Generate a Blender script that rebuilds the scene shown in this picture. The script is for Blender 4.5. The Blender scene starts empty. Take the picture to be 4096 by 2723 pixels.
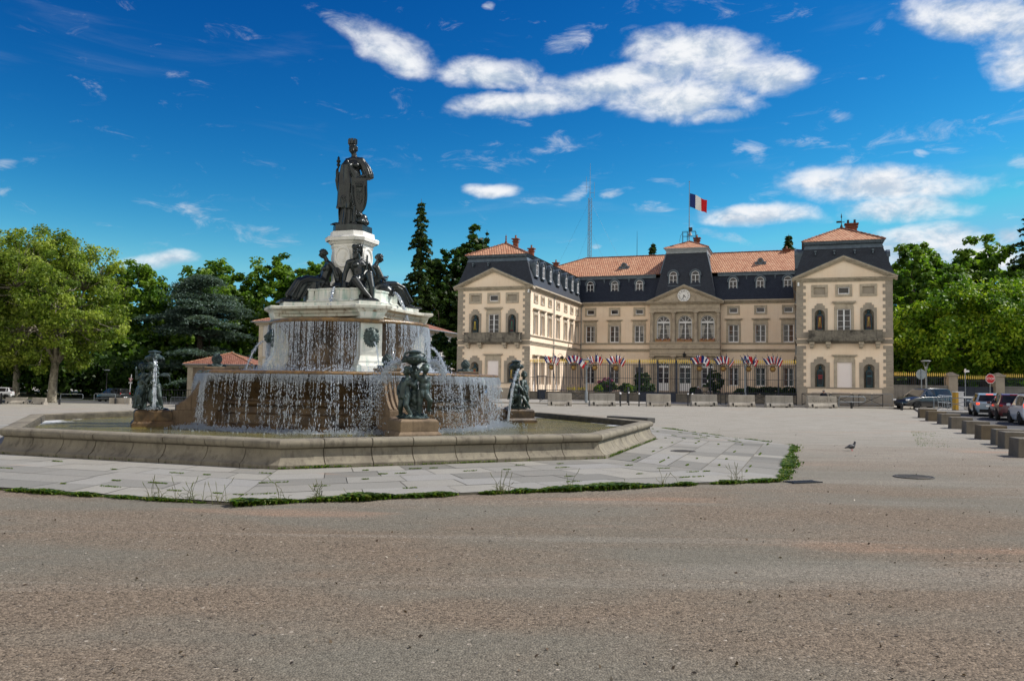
import bpy, bmesh, math, random
import numpy as np
from mathutils import Vector, Matrix, noise
R = math.radians
S = bpy.context.scene
COL = S.collection

# ------------------------------------------------------------------ camera
FPX, PITCH, ROLL = 3277.1, .0497, .0142
cam = bpy.data.cameras.new('camera'); cam.sensor_width = 36; cam.lens = 36*FPX/4096
cam.clip_end = 6000; cam.clip_start = .1
camo = bpy.data.objects.new('camera', cam); COL.objects.link(camo)
_r = Vector((1, 0, 0)); _u = Vector((0, -math.sin(PITCH), math.cos(PITCH))); _f = Vector((0, math.cos(PITCH), math.sin(PITCH)))
_c, _s = math.cos(ROLL), math.sin(ROLL)
_r2 = _r*_c+_u*_s; _u2 = _u*_c-_r*_s
m = Matrix.Identity(4)
for i in range(3):
    m[i][0] = _r2[i]; m[i][1] = _u2[i]; m[i][2] = -_f[i]; m[i][3] = (0, 0, 2)[i]
camo.matrix_world = m
S.camera = camo

# ------------------------------------------------------------------ sun, exposure
SUN_AZ, SUN_EL = R(13), R(46)          # azimuth from +X towards +Y
sd = Vector((math.cos(SUN_EL)*math.cos(SUN_AZ), math.cos(SUN_EL)*math.sin(SUN_AZ), math.sin(SUN_EL)))
sl = bpy.data.lights.new('sun', 'SUN'); sl.energy = 3.3; sl.angle = R(.5); sl.color = (1, .95, .87)
so = bpy.data.objects.new('sun', sl); COL.objects.link(so)
so.rotation_euler = sd.to_track_quat('Z', 'Y').to_euler(); so.location = (60, 20, 80)
vs = S.view_settings; vs.view_transform = 'Standard'; vs.look = 'None'; vs.gamma = 1; vs.use_curve_mapping = False
vs.exposure = .75
S.cycles.max_bounces = 6; S.cycles.transparent_max_bounces = 16; S.cycles.use_denoising = True
S.cycles.caustics_reflective = False; S.cycles.caustics_refractive = False
S.cycles.sample_clamp_indirect = 6

# ------------------------------------------------------------------ node helpers
class NT:
    def __init__(s, tree): s.t = tree; s.n = tree.nodes; s.l = tree.links
    def new(s, kind, **kw):
        n = s.n.new(kind)
        for k, v in kw.items(): setattr(n, k, v)
        return n
    def put(s, sock, v):
        if isinstance(v, bpy.types.NodeSocket): s.l.new(v, sock)
        elif v is not None:
            try: sock.default_value = v
            except Exception: sock.default_value = (*v, 1) if len(v) == 3 else v
    def math(s, op, a, b=None, c=None, clamp=False):
        n = s.new('ShaderNodeMath', operation=op, use_clamp=clamp)
        s.put(n.inputs[0], a); s.put(n.inputs[1], b); s.put(n.inputs[2], c)
        return n.outputs[0]
    def mix(s, f, a, b, blend='MIX'):
        n = s.new('ShaderNodeMix', data_type='RGBA', blend_type=blend)
        s.put(n.inputs[0], f); s.put(n.inputs[6], a); s.put(n.inputs[7], b)
        return n.outputs[2]
    def noise(s, co, scale, detail=4, rough=.55, dist=0, col=False):
        n = s.new('ShaderNodeTexNoise'); s.put(n.inputs['Vector'], co)
        n.inputs['Scale'].default_value = scale; n.inputs['Detail'].default_value = detail
        n.inputs['Roughness'].default_value = rough; n.inputs['Distortion'].default_value = dist
        return n.outputs['Color' if col else 'Fac']
    def ramp(s, f, pts):
        n = s.new('ShaderNodeValToRGB'); e = n.color_ramp.elements
        while len(e) < len(pts): e.new(.5)
        for k, (p, c) in enumerate(pts):
            e[k].position = p; e[k].color = (*c, 1) if hasattr(c, '__len__') else (c, c, c, 1)
        s.put(n.inputs[0], f); return n.outputs[0]
    def smooth(s, v, a, b, lo=0., hi=1.):
        n = s.new('ShaderNodeMapRange', interpolation_type='SMOOTHSTEP')
        s.put(n.inputs[0], v); n.inputs[1].default_value = a; n.inputs[2].default_value = b
        n.inputs[3].default_value = lo; n.inputs[4].default_value = hi
        return n.outputs[0]
    def sep(s, v):
        n = s.new('ShaderNodeSeparateXYZ'); s.put(n.inputs[0], v); return n.outputs
    def comb(s, x, y, z):
        n = s.new('ShaderNodeCombineXYZ'); s.put(n.inputs[0], x); s.put(n.inputs[1], y); s.put(n.inputs[2], z); return n.outputs[0]
    def scale(s, v, sx, sy, sz):
        n = s.new('ShaderNodeMapping'); s.put(n.inputs[0], v); n.inputs['Scale'].default_value = (sx, sy, sz); return n.outputs[0]
    def bump(s, h, strength, dist=.02, normal=None):
        n = s.new('ShaderNodeBump'); s.put(n.inputs['Height'], h); n.inputs['Strength'].default_value = strength
        n.inputs['Distance'].default_value = dist; s.put(n.inputs['Normal'], normal); return n.outputs[0]

# ------------------------------------------------------------------ world: sky and clouds
W = bpy.data.worlds.new('World'); S.world = W; W.use_nodes = True
nt = NT(W.node_tree); W.node_tree.nodes.clear()
sky = nt.new('ShaderNodeTexSky', sky_type='NISHITA'); sky.sun_disc = False
sky.sun_elevation = SUN_EL; sky.sun_rotation = math.pi/2-SUN_AZ
sky.altitude = 700; sky.air_density = 1.0; sky.dust_density = .25; sky.ozone_density = 2.2
hs = nt.new('ShaderNodeHueSaturation'); hs.inputs['Saturation'].default_value = 1.3; hs.inputs['Hue'].default_value = .49
hs.inputs['Value'].default_value = 1
W.node_tree.links.new(sky.outputs[0], hs.inputs['Color'])
tc = nt.new('ShaderNodeTexCoord'); g = tc.outputs['Generated']
gx, gy, gz_ = nt.sep(g)
az = nt.math('ARCTAN2', gx, gy)
el = nt.math('ARCSINE', gz_)
# deep polarised blue: contrast of the physical sky raised, then balanced
sc_ = nt.new('ShaderNodeSeparateColor'); W.node_tree.links.new(nt.mix(1, hs.outputs[0], (.2, .2, .2, 1), 'MULTIPLY'), sc_.inputs[0])
cc_ = nt.new('ShaderNodeCombineColor')
for k_, (p_, m_, c_) in enumerate(((2.8, 10.5, .42), (2.0, 3.8, .85), (1.4, 2.75, 1.3))): nt.put(cc_.inputs[k_], nt.math('MULTIPLY', nt.math('POWER', nt.math('MINIMUM', sc_.outputs[k_], c_), p_), m_))
deep = cc_.outputs[0]
# (azimuth, elevation, half width, half height, weight, tilt)
CLOUDS = [(-0.2077, 0.4047, 0.0571, 0.0113, 0.8, -0.3704), (-0.1522, 0.3859, 0.0642, 0.022, 1.0, -0.2938), (-0.0368, 0.366, 0.0651, 0.0178, 0.95, 0.0154), (0.2184, 0.3755, 0.0984, 0.03, 1.0, -0.0776), (0.2818, 0.3547, 0.0647, 0.0242, 1.0, -0.0903), (0.1244, 0.3562, 0.1142, 0.0202, 1.0, 0.0557), (0.0337, 0.3317, 0.1045, 0.0158, 1.0, 0.0885), (0.198, 0.3342, 0.0878, 0.0268, 1.0, -0.0609), (0.2391, 0.3142, 0.0348, 0.012, 0.9, -0.0627), (0.0704, 0.4058, 0.0382, 0.0139, 0.8, 0.2806), (0.5209, 0.3826, 0.0765, 0.0255, 1.0, -0.1967), (0.5523, 0.3396, 0.0332, 0.0309, 1.0, -0.1833), (0.5576, 0.3051, 0.0177, 0.0053, 0.7, -0.1655), (0.4296, 0.2202, 0.1093, 0.0233, 1.0, -0.0928), (0.4492, 0.1952, 0.0725, 0.0175, 1.0, -0.0824), (0.3683, 0.2297, 0.0449, 0.0155, 0.9, -0.0753), (0.2989, 0.1971, 0.0661, 0.0136, 0.9, -0.0503), (-0.0281, 0.2306, 0.0283, 0.0096, 0.85, 0.0171), (0.1675, 0.214, 0.0286, 0.007, 0.8, -0.0238), (0.0751, 0.2305, 0.0214, 0.0115, 0.6, 0.5948), (0.1803, 0.2405, 0.0297, 0.0063, 0.65, -0.0314), (0.3425, 0.2745, 0.0325, 0.0065, 0.75, -0.0826), (0.2793, 0.2693, 0.0227, 0.0109, 0.7, -0.0622), (0.4766, 0.1559, 0.0589, 0.0198, 1.0, -0.0674), (0.5176, 0.1349, 0.0628, 0.016, 1.0, -0.0634), (0.4466, 0.1459, 0.0393, 0.0177, 0.9, -0.0558), (0.5565, 0.2343, 0.0133, 0.0087, 0.8, -0.1258), (0.5535, 0.155, 0.0176, 0.0111, 0.9, -0.079), (-0.3899, 0.1889, 0.0454, 0.0096, 0.6, -0.113), (-0.296, 0.1737, 0.0254, 0.0075, 0.5, -0.0355), (-0.4084, 0.1295, 0.0526, 0.0096, 0.9, 0.0677), (-0.5641, 0.2166, 0.0133, 0.0076, 0.7, 0.1477), (-0.5579, 0.1884, 0.0125, 0.005, 0.6, 0.1301), (0.2444, 0.179, 0.0401, 0.0088, 0.6, -0.3325), (0.105, 0.1596, 0.0073, 0.0039, 0.8, -0.003), (-0.0316, 0.4339, 0.0087, 0.0051, 0.8, 0.0226), (0.3872, 0.2963, 0.0158, 0.0081, 0.6, -0.1016), (0.4584, 0.2545, 0.0099, 0.0068, 0.7, -0.1063), (0.2965, 0.2243, 0.0335, 0.0135, 0.45, -0.0552), (0.1149, 0.2291, 0.0133, 0.0064, 0.5, -0.0131), (0.0246, 0.217, 0.0246, 0.0039, 0.4, 0.0063), (-0.0459, 0.2699, 0.1355, 0.0138, 0.28, 0.11), (0.4563, 0.2639, 0.1222, 0.017, 0.22, 0.0778), (0.2692, 0.4238, 0.1445, 0.011, 0.22, -0.2149), (-0.3264, 0.1844, 0.0674, 0.0184, 0.2, -0.2297), (1.4, 0.5, 0.3, 0.09, 1, 0), (2.2, 0.35, 0.35, 0.08, 1, 0), (3.0, 0.6, 0.3, 0.1, 1, 0), (-2.2, 0.4, 0.35, 0.08, 1, 0), (-1.3, 0.55, 0.25, 0.06, 1, 0), (-2.9, 0.25, 0.3, 0.06, 1, 0)]
pl = nt.comb(nt.math('MULTIPLY', az, 1.0), nt.math('MULTIPLY', el, 1.7), .37)
warp = nt.noise(pl, 9, 3, .5, 0, True)
wx, wy, wz = nt.sep(warp)
azw = nt.math('ADD', az, nt.math('MULTIPLY', nt.math('SUBTRACT', wx, .5), .05))
elw = nt.math('ADD', el, nt.math('MULTIPLY', nt.math('SUBTRACT', wy, .5), .03))
mask = None; shade = None; thin = None
for (a, e, hw, hh, wt, tilt) in CLOUDS:
    dx = nt.math('SUBTRACT', azw, a); dy = nt.math('SUBTRACT', elw, e)
    if tilt: dy = nt.math('SUBTRACT', dy, nt.math('MULTIPLY', dx, tilt))
    qx = nt.math('DIVIDE', dx, hw); qy = nt.math('DIVIDE', dy, hh)
    d = nt.math('SUBTRACT', 1, nt.math('ADD', nt.math('MULTIPLY', qx, qx), nt.math('MULTIPLY', qy, qy)))
    v = nt.math('MULTIPLY', nt.math('MAXIMUM', d, -1.5), wt) if wt != 1 else nt.math('MAXIMUM', d, -1.5)
    if wt < .82:
        thin = v if thin is None else nt.math('MAXIMUM', thin, v)
        continue
    s_ = nt.math('MULTIPLY', qy, nt.math('MAXIMUM', d, 0))
    mask = v if mask is None else nt.math('MAXIMUM', mask, v)
    shade = s_ if shade is None else nt.math('ADD', shade, s_)
fb = nt.noise(pl, 21, 10, .6, .25)
fbs = nt.noise(nt.comb(nt.math('ADD', az, .010), nt.math('ADD', nt.math('MULTIPLY', el, 1.7), .022), .37), 21, 5, .6, .25)
fb2 = nt.noise(pl, 11, 5, .6)
dens = nt.math('ADD', nt.math('MULTIPLY', mask, 1.15), nt.math('MULTIPLY', nt.math('SUBTRACT', fb, .5), 2.5))
dens = nt.math('ADD', dens, nt.math('MULTIPLY', nt.math('SUBTRACT', fb2, .5), 2.2))
alpha = nt.smooth(dens, -.45, 1.45)
tn = nt.noise(nt.scale(pl, 1, 1.6, 1), 17, 8, .68, .6)
alpha = nt.math('MAXIMUM', alpha, nt.smooth(nt.math('ADD', thin, nt.math('MULTIPLY', nt.math('SUBTRACT', tn, .52), 4.5)), .0, 1.5, 0, .6))
# faint high cirrus streaks
ci = nt.noise(nt.scale(pl, 1, 3.2, 1), 3.2, 7, .62, .8)
cir = nt.smooth(ci, .55, .95, 0, .18)
lit = nt.math('ADD', nt.math('MULTIPLY', shade, .5), nt.math('MULTIPLY', nt.math('SUBTRACT', fb, fbs), 2.2))
lit = nt.math('ADD', lit, .08)
ccol = nt.mix(nt.smooth(lit, -.35, .4), (2.6, 3.05, 3.6, 1), (4.5, 4.6, 4.75, 1))
skyc = nt.mix(cir, deep, (3.5, 4.0, 4.5, 1))
fin = nt.mix(alpha, skyc, ccol)
# unseen bright cloud added behind the camera as fill for the shaded facades
fill_cloud = nt.smooth(nt.math('ADD', nt.math('SUBTRACT', nt.math('MULTIPLY', gy, -1.0), nt.math('MULTIPLY', gx, .1)), nt.math('MULTIPLY', nt.math('SUBTRACT', fb2, .5), .9)), .12, .55)
fill_cloud = nt.math('MULTIPLY', fill_cloud, nt.math('MULTIPLY', nt.smooth(gz_, -.02, .04), nt.smooth(gz_, .85, .5)))
fin = nt.mix(fill_cloud, fin, (6.3, 6.0, 5.4, 1))
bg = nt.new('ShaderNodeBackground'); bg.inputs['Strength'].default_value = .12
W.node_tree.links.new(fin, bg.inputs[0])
wo = nt.new('ShaderNodeOutputWorld'); W.node_tree.links.new(bg.outputs[0], wo.inputs[0])

# ------------------------------------------------------------------ mesh builder
class MB:
    def __init__(s): s.v = []; s.f = []; s.mi = []; s.m = 0
    def add(s, vs, fs):
        o = len(s.v); s.v += [tuple(p) for p in vs]
        for f in fs: s.f.append(tuple(o+i for i in f)); s.mi.append(s.m)
    def quad(s, a, b, c, d): s.add([a, b, c, d], [(0, 1, 2, 3)])
    def hexa(s, p):     # 8 points: bottom ring 0-3, top ring 4-7
        s.add(p, [(3, 2, 1, 0), (4, 5, 6, 7), (0, 1, 5, 4), (1, 2, 6, 5), (2, 3, 7, 6), (3, 0, 4, 7)])
    def box(s, x0, x1, y0, y1, z0, z1, F=None):
        F = F or (lambda x, y, z: (x, y, z))
        s.hexa([F(x0, y0, z0), F(x1, y0, z0), F(x1, y1, z0), F(x0, y1, z0), F(x0, y0, z1), F(x1, y0, z1), F(x1, y1, z1), F(x0, y1, z1)])
    def fbox(s, F, a0, a1, z0, z1, d0, d1):   # facade frame: along, up, outward
        s.hexa([F(a0, z0, d1), F(a1, z0, d1), F(a1, z0, d0), F(a0, z0, d0), F(a0, z1, d1), F(a1, z1, d1), F(a1, z1, d0), F(a0, z1, d0)])
    def fpoly(s, F, pts, d0, d1):             # extruded facade polygon (convex or mild)
        n = len(pts)
        s.add([F(a, z, d1) for a, z in pts]+[F(a, z, d0) for a, z in pts],
              [tuple(range(n)), tuple(range(2*n-1, n-1, -1))]+[(i, n+i, n+(i+1) % n, (i+1) % n) for i in range(n)])
    def farch(s, F, ca, cz, r0, r1, t0, t1, d0, d1, n=12):   # arch ring between two radii
        P = [(math.cos(t0+(t1-t0)*i/n), math.sin(t0+(t1-t0)*i/n)) for i in range(n+1)]
        for (c0, s0), (c1, s1) in zip(P, P[1:]):
            s.hexa([F(ca+r0*c0, cz+r0*s0, d1), F(ca+r1*c0, cz+r1*s0, d1), F(ca+r1*c0, cz+r1*s0, d0), F(ca+r0*c0, cz+r0*s0, d0),
                    F(ca+r0*c1, cz+r0*s1, d1), F(ca+r1*c1, cz+r1*s1, d1), F(ca+r1*c1, cz+r1*s1, d0), F(ca+r0*c1, cz+r0*s1, d0)])
    def fan(s, F, ca, cz, r, t0, t1, d, n=14):
        s.add([F(ca, cz, d)]+[F(ca+r*math.cos(t0+(t1-t0)*i/n), cz+r*math.sin(t0+(t1-t0)*i/n), d) for i in range(n+1)],
              [(0, i+1, i+2) for i in range(n)])
    def tube(s, pts, rad, n=6, cap=True):
        pts = [Vector(p) for p in pts]
        if not hasattr(rad, '__len__'): rad = [rad]*len(pts)
        o = len(s.v); up = None
        for i, p in enumerate(pts):
            t = (pts[min(i+1, len(pts)-1)]-pts[max(i-1, 0)]).normalized()
            if up is None: up = Vector((0, 0, 1)) if abs(t.z) < .95 else Vector((1, 0, 0))
            x = t.cross(up)
            if x.length < 1e-4: x = t.cross(Vector((.3, 1, .2)))
            x.normalize(); y = x.cross(t); up = y
            for k in range(n):
                a = 2*math.pi*k/n; q = p+(x*math.cos(a)+y*math.sin(a))*rad[i]; s.v.append(tuple(q))
        for i in range(len(pts)-1):
            for k in range(n):
                s.f.append((o+i*n+k, o+i*n+(k+1) % n, o+(i+1)*n+(k+1) % n, o+(i+1)*n+k)); s.mi.append(s.m)
        if cap:
            s.f.append(tuple(o+k for k in range(n))[::-1]); s.mi.append(s.m)
            s.f.append(tuple(o+(len(pts)-1)*n+k for k in range(n))); s.mi.append(s.m)
    def lathe(s, prof, c=(0, 0, 0), n=24, M=None, cap=True, sx=1, sy=1):
        o = len(s.v); L = len(prof)
        for r, z in prof:
            for k in range(n):
                a = 2*math.pi*k/n; p = Vector((r*math.cos(a)*sx, r*math.sin(a)*sy, z))
                if M is not None: p = M @ p
                s.v.append((p.x+c[0], p.y+c[1], p.z+c[2]))
        for i in range(L-1):
            for k in range(n):
                s.f.append((o+i*n+k, o+i*n+(k+1) % n, o+(i+1)*n+(k+1) % n, o+(i+1)*n+k)); s.mi.append(s.m)
        if cap:
            s.f.append(tuple(o+k for k in range(n))[::-1]); s.mi.append(s.m)
            s.f.append(tuple(o+(L-1)*n+k for k in range(n))); s.mi.append(s.m)
    def sphere(s, c, r, n=10, sq=(1, 1, 1)):
        prof = [(max(1e-4, math.sin(math.pi*i/n)), -math.cos(math.pi*i/n)) for i in range(n+1)]
        M = Matrix.Diagonal((r*sq[0], r*sq[1], r*sq[2], 1))
        s.lathe(prof, c, max(8, n), M)
    def sweep(s, path, prof, closed=True, gap=0, F=None):
        """profile (out, z) swept round a plan polygon; mitred corners"""
        n = len(path); P = [Vector((p[0], p[1])) for p in path]; off = []
        for i in range(n):
            a, b, c = P[(i-1) % n], P[i], P[(i+1) % n]
            if not closed and i == 0: a = b-(c-b)
            if not closed and i == n-1: c = b+(b-a)
            e1 = (b-a).normalized(); e2 = (c-b).normalized()
            n1 = Vector((e1.y, -e1.x)); n2 = Vector((e2.y, -e2.x)); m_ = (n1+n2)
            m_ = m_/max(.2, m_.length_squared)*2 if m_.length > 1e-6 else n1
            off.append(m_)
        o = len(s.v); L = len(prof)
        for i in range(n):
            for d, z in prof:
                q = P[i]+off[i]*d; s.v.append((q.x, q.y, z) if F is None else F(q.x, q.y, z))
        for i in range(n if closed else n-1):
            j = (i+1) % n
            for k in range(L-1):
                s.f.append((o+i*L+k, o+j*L+k, o+j*L+k+1, o+i*L+k+1)); s.mi.append(s.m)
    def build(s, name, mats, parent=None, smooth=False, loc=None, bevel=0, props=None, fixn=True, angle=None):
        me = bpy.data.meshes.new(name); me.from_pydata(s.v, [], s.f)
        mats = mats if isinstance(mats, (list, tuple)) else [mats]
        for m_ in mats: me.materials.append(m_)
        if len(mats) > 1: me.polygons.foreach_set('material_index', s.mi)
        if fixn:
            bm = bmesh.new(); bm.from_mesh(me); bmesh.ops.recalc_face_normals(bm, faces=bm.faces); bm.to_mesh(me); bm.free()
        o = bpy.data.objects.new(name, me); COL.objects.link(o)
        if parent is not None: o.parent = parent
        if loc is not None: o.location = loc
        if smooth:
            me.polygons.foreach_set('use_smooth', [True]*len(me.polygons))
            if angle: me.set_sharp_from_angle(angle=R(angle))
        if bevel:
            b = o.modifiers.new('bevel', 'BEVEL'); b.width = bevel; b.segments = 2; b.limit_method = 'ANGLE'; b.angle_limit = R(40)
        me.update()
        return o

def tag(o, label=None, cat=None, group=None, kind=None):
    if label: o['label'] = label
    if cat: o['category'] = cat
    if group: o['group'] = group
    if kind: o['kind'] = kind
    return o
def thing(name, label, cat, loc=(0, 0, 0), rz=0, group=None):
    o = bpy.data.objects.new(name, None); COL.objects.link(o); o.location = loc; o.rotation_euler = (0, 0, rz); o.empty_display_size = .2
    return tag(o, label, cat, group)
def copy_tree(o, loc=None, rz=None, label=None, sc=None):
    def rec(a, p):
        c = a.copy(); COL.objects.link(c)
        if p is not None: c.parent = p
        for ch in a.children: rec(ch, c)
        return c
    c = rec(o, None)
    if loc is not None: c.location = loc
    if rz is not None: c.rotation_euler = (0, 0, rz)
    if sc is not None: c.scale = (sc, sc, sc) if not hasattr(sc, '__len__') else sc
    if label: c['label'] = label
    return c
def raw_mesh(name, verts, faces, mat, parent=None, attr=None, smooth=False, nper=4):
    """fast mesh from numpy arrays; every face has nper corners"""
    me = bpy.data.meshes.new(name); nv = len(verts); nf = len(faces)
    me.vertices.add(nv); me.vertices.foreach_set('co', np.asarray(verts, np.float32).ravel())
    me.loops.add(nf*nper); me.loops.foreach_set('vertex_index', np.asarray(faces, np.int32).ravel())
    me.polygons.add(nf); me.polygons.foreach_set('loop_start', np.arange(0, nf*nper, nper, dtype=np.int32))
    me.update(calc_edges=True); me.validate()
    if attr is not None:
        a = me.attributes.new('tint', 'FLOAT', 'FACE'); a.data.foreach_set('value', np.asarray(attr, np.float32))
    if smooth: me.polygons.foreach_set('use_smooth', np.ones(len(me.polygons), dtype=bool))
    for m_ in (mat if isinstance(mat, (list, tuple)) else [mat]): me.materials.append(m_)
    o = bpy.data.objects.new(name, me); COL.objects.link(o)
    if parent is not None: o.parent = parent
    return o
_font = {}
def text_mesh(name, txt, size, mat, parent, M, depth=.004):
    cu = bpy.data.curves.new(name, 'FONT'); cu.body = txt; cu.size = size; cu.align_x = 'CENTER'; cu.align_y = 'CENTER'; cu.extrude = depth
    t = bpy.data.objects.new(name, cu); COL.objects.link(t)
    dg = bpy.context.evaluated_depsgraph_get(); me = bpy.data.meshes.new_from_object(t.evaluated_get(dg))
    bpy.data.objects.remove(t); bpy.data.curves.remove(cu)
    me.transform(M); me.materials.clear(); me.materials.append(mat)
    o = bpy.data.objects.new(name, me); COL.objects.link(o)
    if parent is not None: o.parent = parent
    return o

# ------------------------------------------------------------------ materials
def pmat(name, c1, c2=None, scale=3, rough=.8, bump=0, bscale=40, metal=0, dirt=None, dscale=1.2, damt=.5, streak=None, samt=.5, spec=.35, fine=0, fscale=60, coat=0, stretch=(1, 1, 1)):
    M = bpy.data.materials.new(name); M.use_nodes = True; n = NT(M.node_tree); b = M.node_tree.nodes['Principled BSDF']
    co = n.new('ShaderNodeTexCoord').outputs['Object']
    col = (*c1, 1)
    if c2 is not None:
        col = n.mix(n.smooth(n.noise(n.scale(co, *stretch), scale, 5, .6), .33, .67), (*c1, 1), (*c2, 1))
    if fine:
        f = n.noise(co, fscale, 2, .7)
        col = n.mix(fine, col, n.ramp(f, [(.3, .25), (.5, .5), (.7, .9)]), 'OVERLAY')
    if dirt is not None:
        f = n.smooth(n.noise(co, dscale, 6, .65), .48, .68, 0, damt); col = n.mix(f, col, (*dirt, 1))
    if streak is not None:
        f = n.smooth(n.noise(n.scale(co, 7, 7, .7), 1, 5, .6), .5, .72, 0, samt); col = n.mix(f, col, (*streak, 1))
    n.put(b.inputs['Base Color'], col); b.inputs['Roughness'].default_value = rough; b.inputs['Metallic'].default_value = metal
    b.inputs['Specular IOR Level'].default_value = spec
    if coat: b.inputs['Coat Weight'].default_value = coat; b.inputs['Coat Roughness'].default_value = .05
    if bump: n.put(b.inputs['Normal'], n.bump(n.noise(co, bscale, 5, .65), bump, .03))
    return M
MT = {}
MT['stucco'] = pmat('stucco', (.88, .70, .53), (.90, .75, .60), .5, .9, .1, 60, dirt=(.70, .56, .43), dscale=.35, damt=.4, streak=(.60, .47, .36), samt=.22)
MT['stucco_pale'] = pmat('stucco_pale', (.84, .76, .74), (.86, .79, .77), 1.5, .9)
MT['trim'] = pmat('trim_stone', (.50, .43, .335), (.42, .36, .285), 2.2, .9, .25, 30, dirt=(.25, .2, .15), dscale=1.6, damt=.5, streak=(.22, .18, .14), samt=.35, fine=.3)
MT['quoin'] = pmat('quoin_stone', (.36, .31, .25), (.28, .245, .205), 1.1, .9, .25, 30, dirt=(.42, .37, .3), dscale=2.3, damt=.4, fine=.3)
MT['balcony'] = pmat('balcony_stone', (.24, .215, .175), (.16, .145, .12), 2.5, .9, .3, 25, dirt=(.035, .032, .03), dscale=1.5, damt=.85, streak=(.05, .045, .04), samt=.8)
MT['slate'] = None
MT['zinc'] = pmat('zinc', (.115, .15, .185), (.08, .105, .135), 3, .5, .05, 20, metal=.2, dirt=(.08, .1, .13), damt=.5)
MT['white'] = pmat('white_paint', (.80, .81, .84), (.74, .75, .78), 4, .5)
MT['glass'] = None
MT['bronze'] = pmat('bronze', (.022, .026, .026), (.013, .016, .017), 5, .30, .10, 60, metal=.25, dirt=(.045, .062, .06), dscale=3.0, damt=.45, streak=(.06, .085, .08), samt=.3, spec=.5)
MT['patina'] = pmat('green_bronze', (.050, .075, .072), (.022, .032, .032), 6, .42, .15, 60, metal=.15, dirt=(.12, .18, .17), dscale=5, damt=.5, streak=(.02, .03, .03), samt=.6)
MT['marble'] = pmat('fountain_marble', (.74, .73, .67), (.62, .62, .56), 2, .6, .12, 40, dirt=(.25, .42, .38), dscale=1.1, damt=.6, streak=(.16, .34, .30), samt=.6)
MT['stained'] = pmat('stained_marble', (.64, .62, .54), (.52, .52, .45), 2, .6, .12, 40, dirt=(.20, .34, .30), dscale=1.3, damt=.6, streak=(.15, .065, .02), samt=.8)
MT['marble_white'] = pmat('shaft_marble', (.80, .78, .74), (.74, .72, .68), 2, .6, .1, 40, dirt=(.55, .58, .53), dscale=1.5, damt=.3, streak=(.42, .45, .4), samt=.3)
MT['rust'] = pmat('rusty_wet_lip', (.24, .135, .04), (.12, .07, .025), 5, .2, .4, 40, dirt=(.06, .04, .02), dscale=4, damt=.7, spec=.6)
MT['wetstone'] = pmat('wet_granite', (.125, .080, .038), (.050, .033, .02), 3, .45, .4, 35, dirt=(.018, .014, .011), dscale=1.2, damt=.8, streak=(.15, .08, .03), samt=.4, spec=.3, fine=.25)
MT['granite'] = pmat('basin_granite', (.235, .208, .155), (.18, .158, .12), 1.6, .85, .45, 70, dirt=(.09, .075, .06), dscale=1.1, damt=.6, streak=(.06, .05, .04), samt=.6, fine=.45, fscale=130)
MT['gold'] = pmat('gold_paint', (.78, .56, .13), (.68, .47, .10), 8, .4, 0, metal=.15)
MT['iron'] = pmat('dark_blue_iron', (.012, .018, .035), (.02, .028, .05), 6, .45)
MT['black'] = pmat('black_iron', (.015, .016, .018), (.025, .026, .028), 6, .5)
MT['steel'] = pmat('galvanised_steel', (.30, .33, .36), (.22, .25, .28), 9, .4, metal=.6)
MT['lampgrey'] = pmat('grey_pole_paint', (.22, .25, .27), (.18, .2, .22), 5, .45)
MT['concrete'] = pmat('barrier_concrete', (.40, .365, .31), (.33, .30, .26), 1.8, .9, .35, 60, dirt=(.2, .18, .15), dscale=1.4, damt=.5, streak=(.2, .18, .15), samt=.35, fine=.3)
MT['brick'] = pmat('chimney_brick', (.19, .065, .04), (.14, .05, .033), 8, .85, .3, 30)
MT['fence_stone'] = pmat('fence_base_stone', (.16, .14, .115), (.11, .1, .085), 2, .9, .3, 25, dirt=(.05, .045, .04), damt=.7)
MT['blue'] = pmat('flag_blue', (.012, .03, .16)); MT['fwhite'] = pmat('flag_white', (.8, .8, .8)); MT['red'] = pmat('flag_red', (.55, .012, .02))
MT['dark'] = pmat('dark_recess', (.012, .012, .013))
MT['rubber'] = pmat('rubber', (.012, .012, .013), rough=.8)
MT['signwhite'] = pmat('sign_white', (.8, .8, .8), rough=.4); MT['signred'] = pmat('sign_red', (.5, .015, .02), rough=.4)

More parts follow.
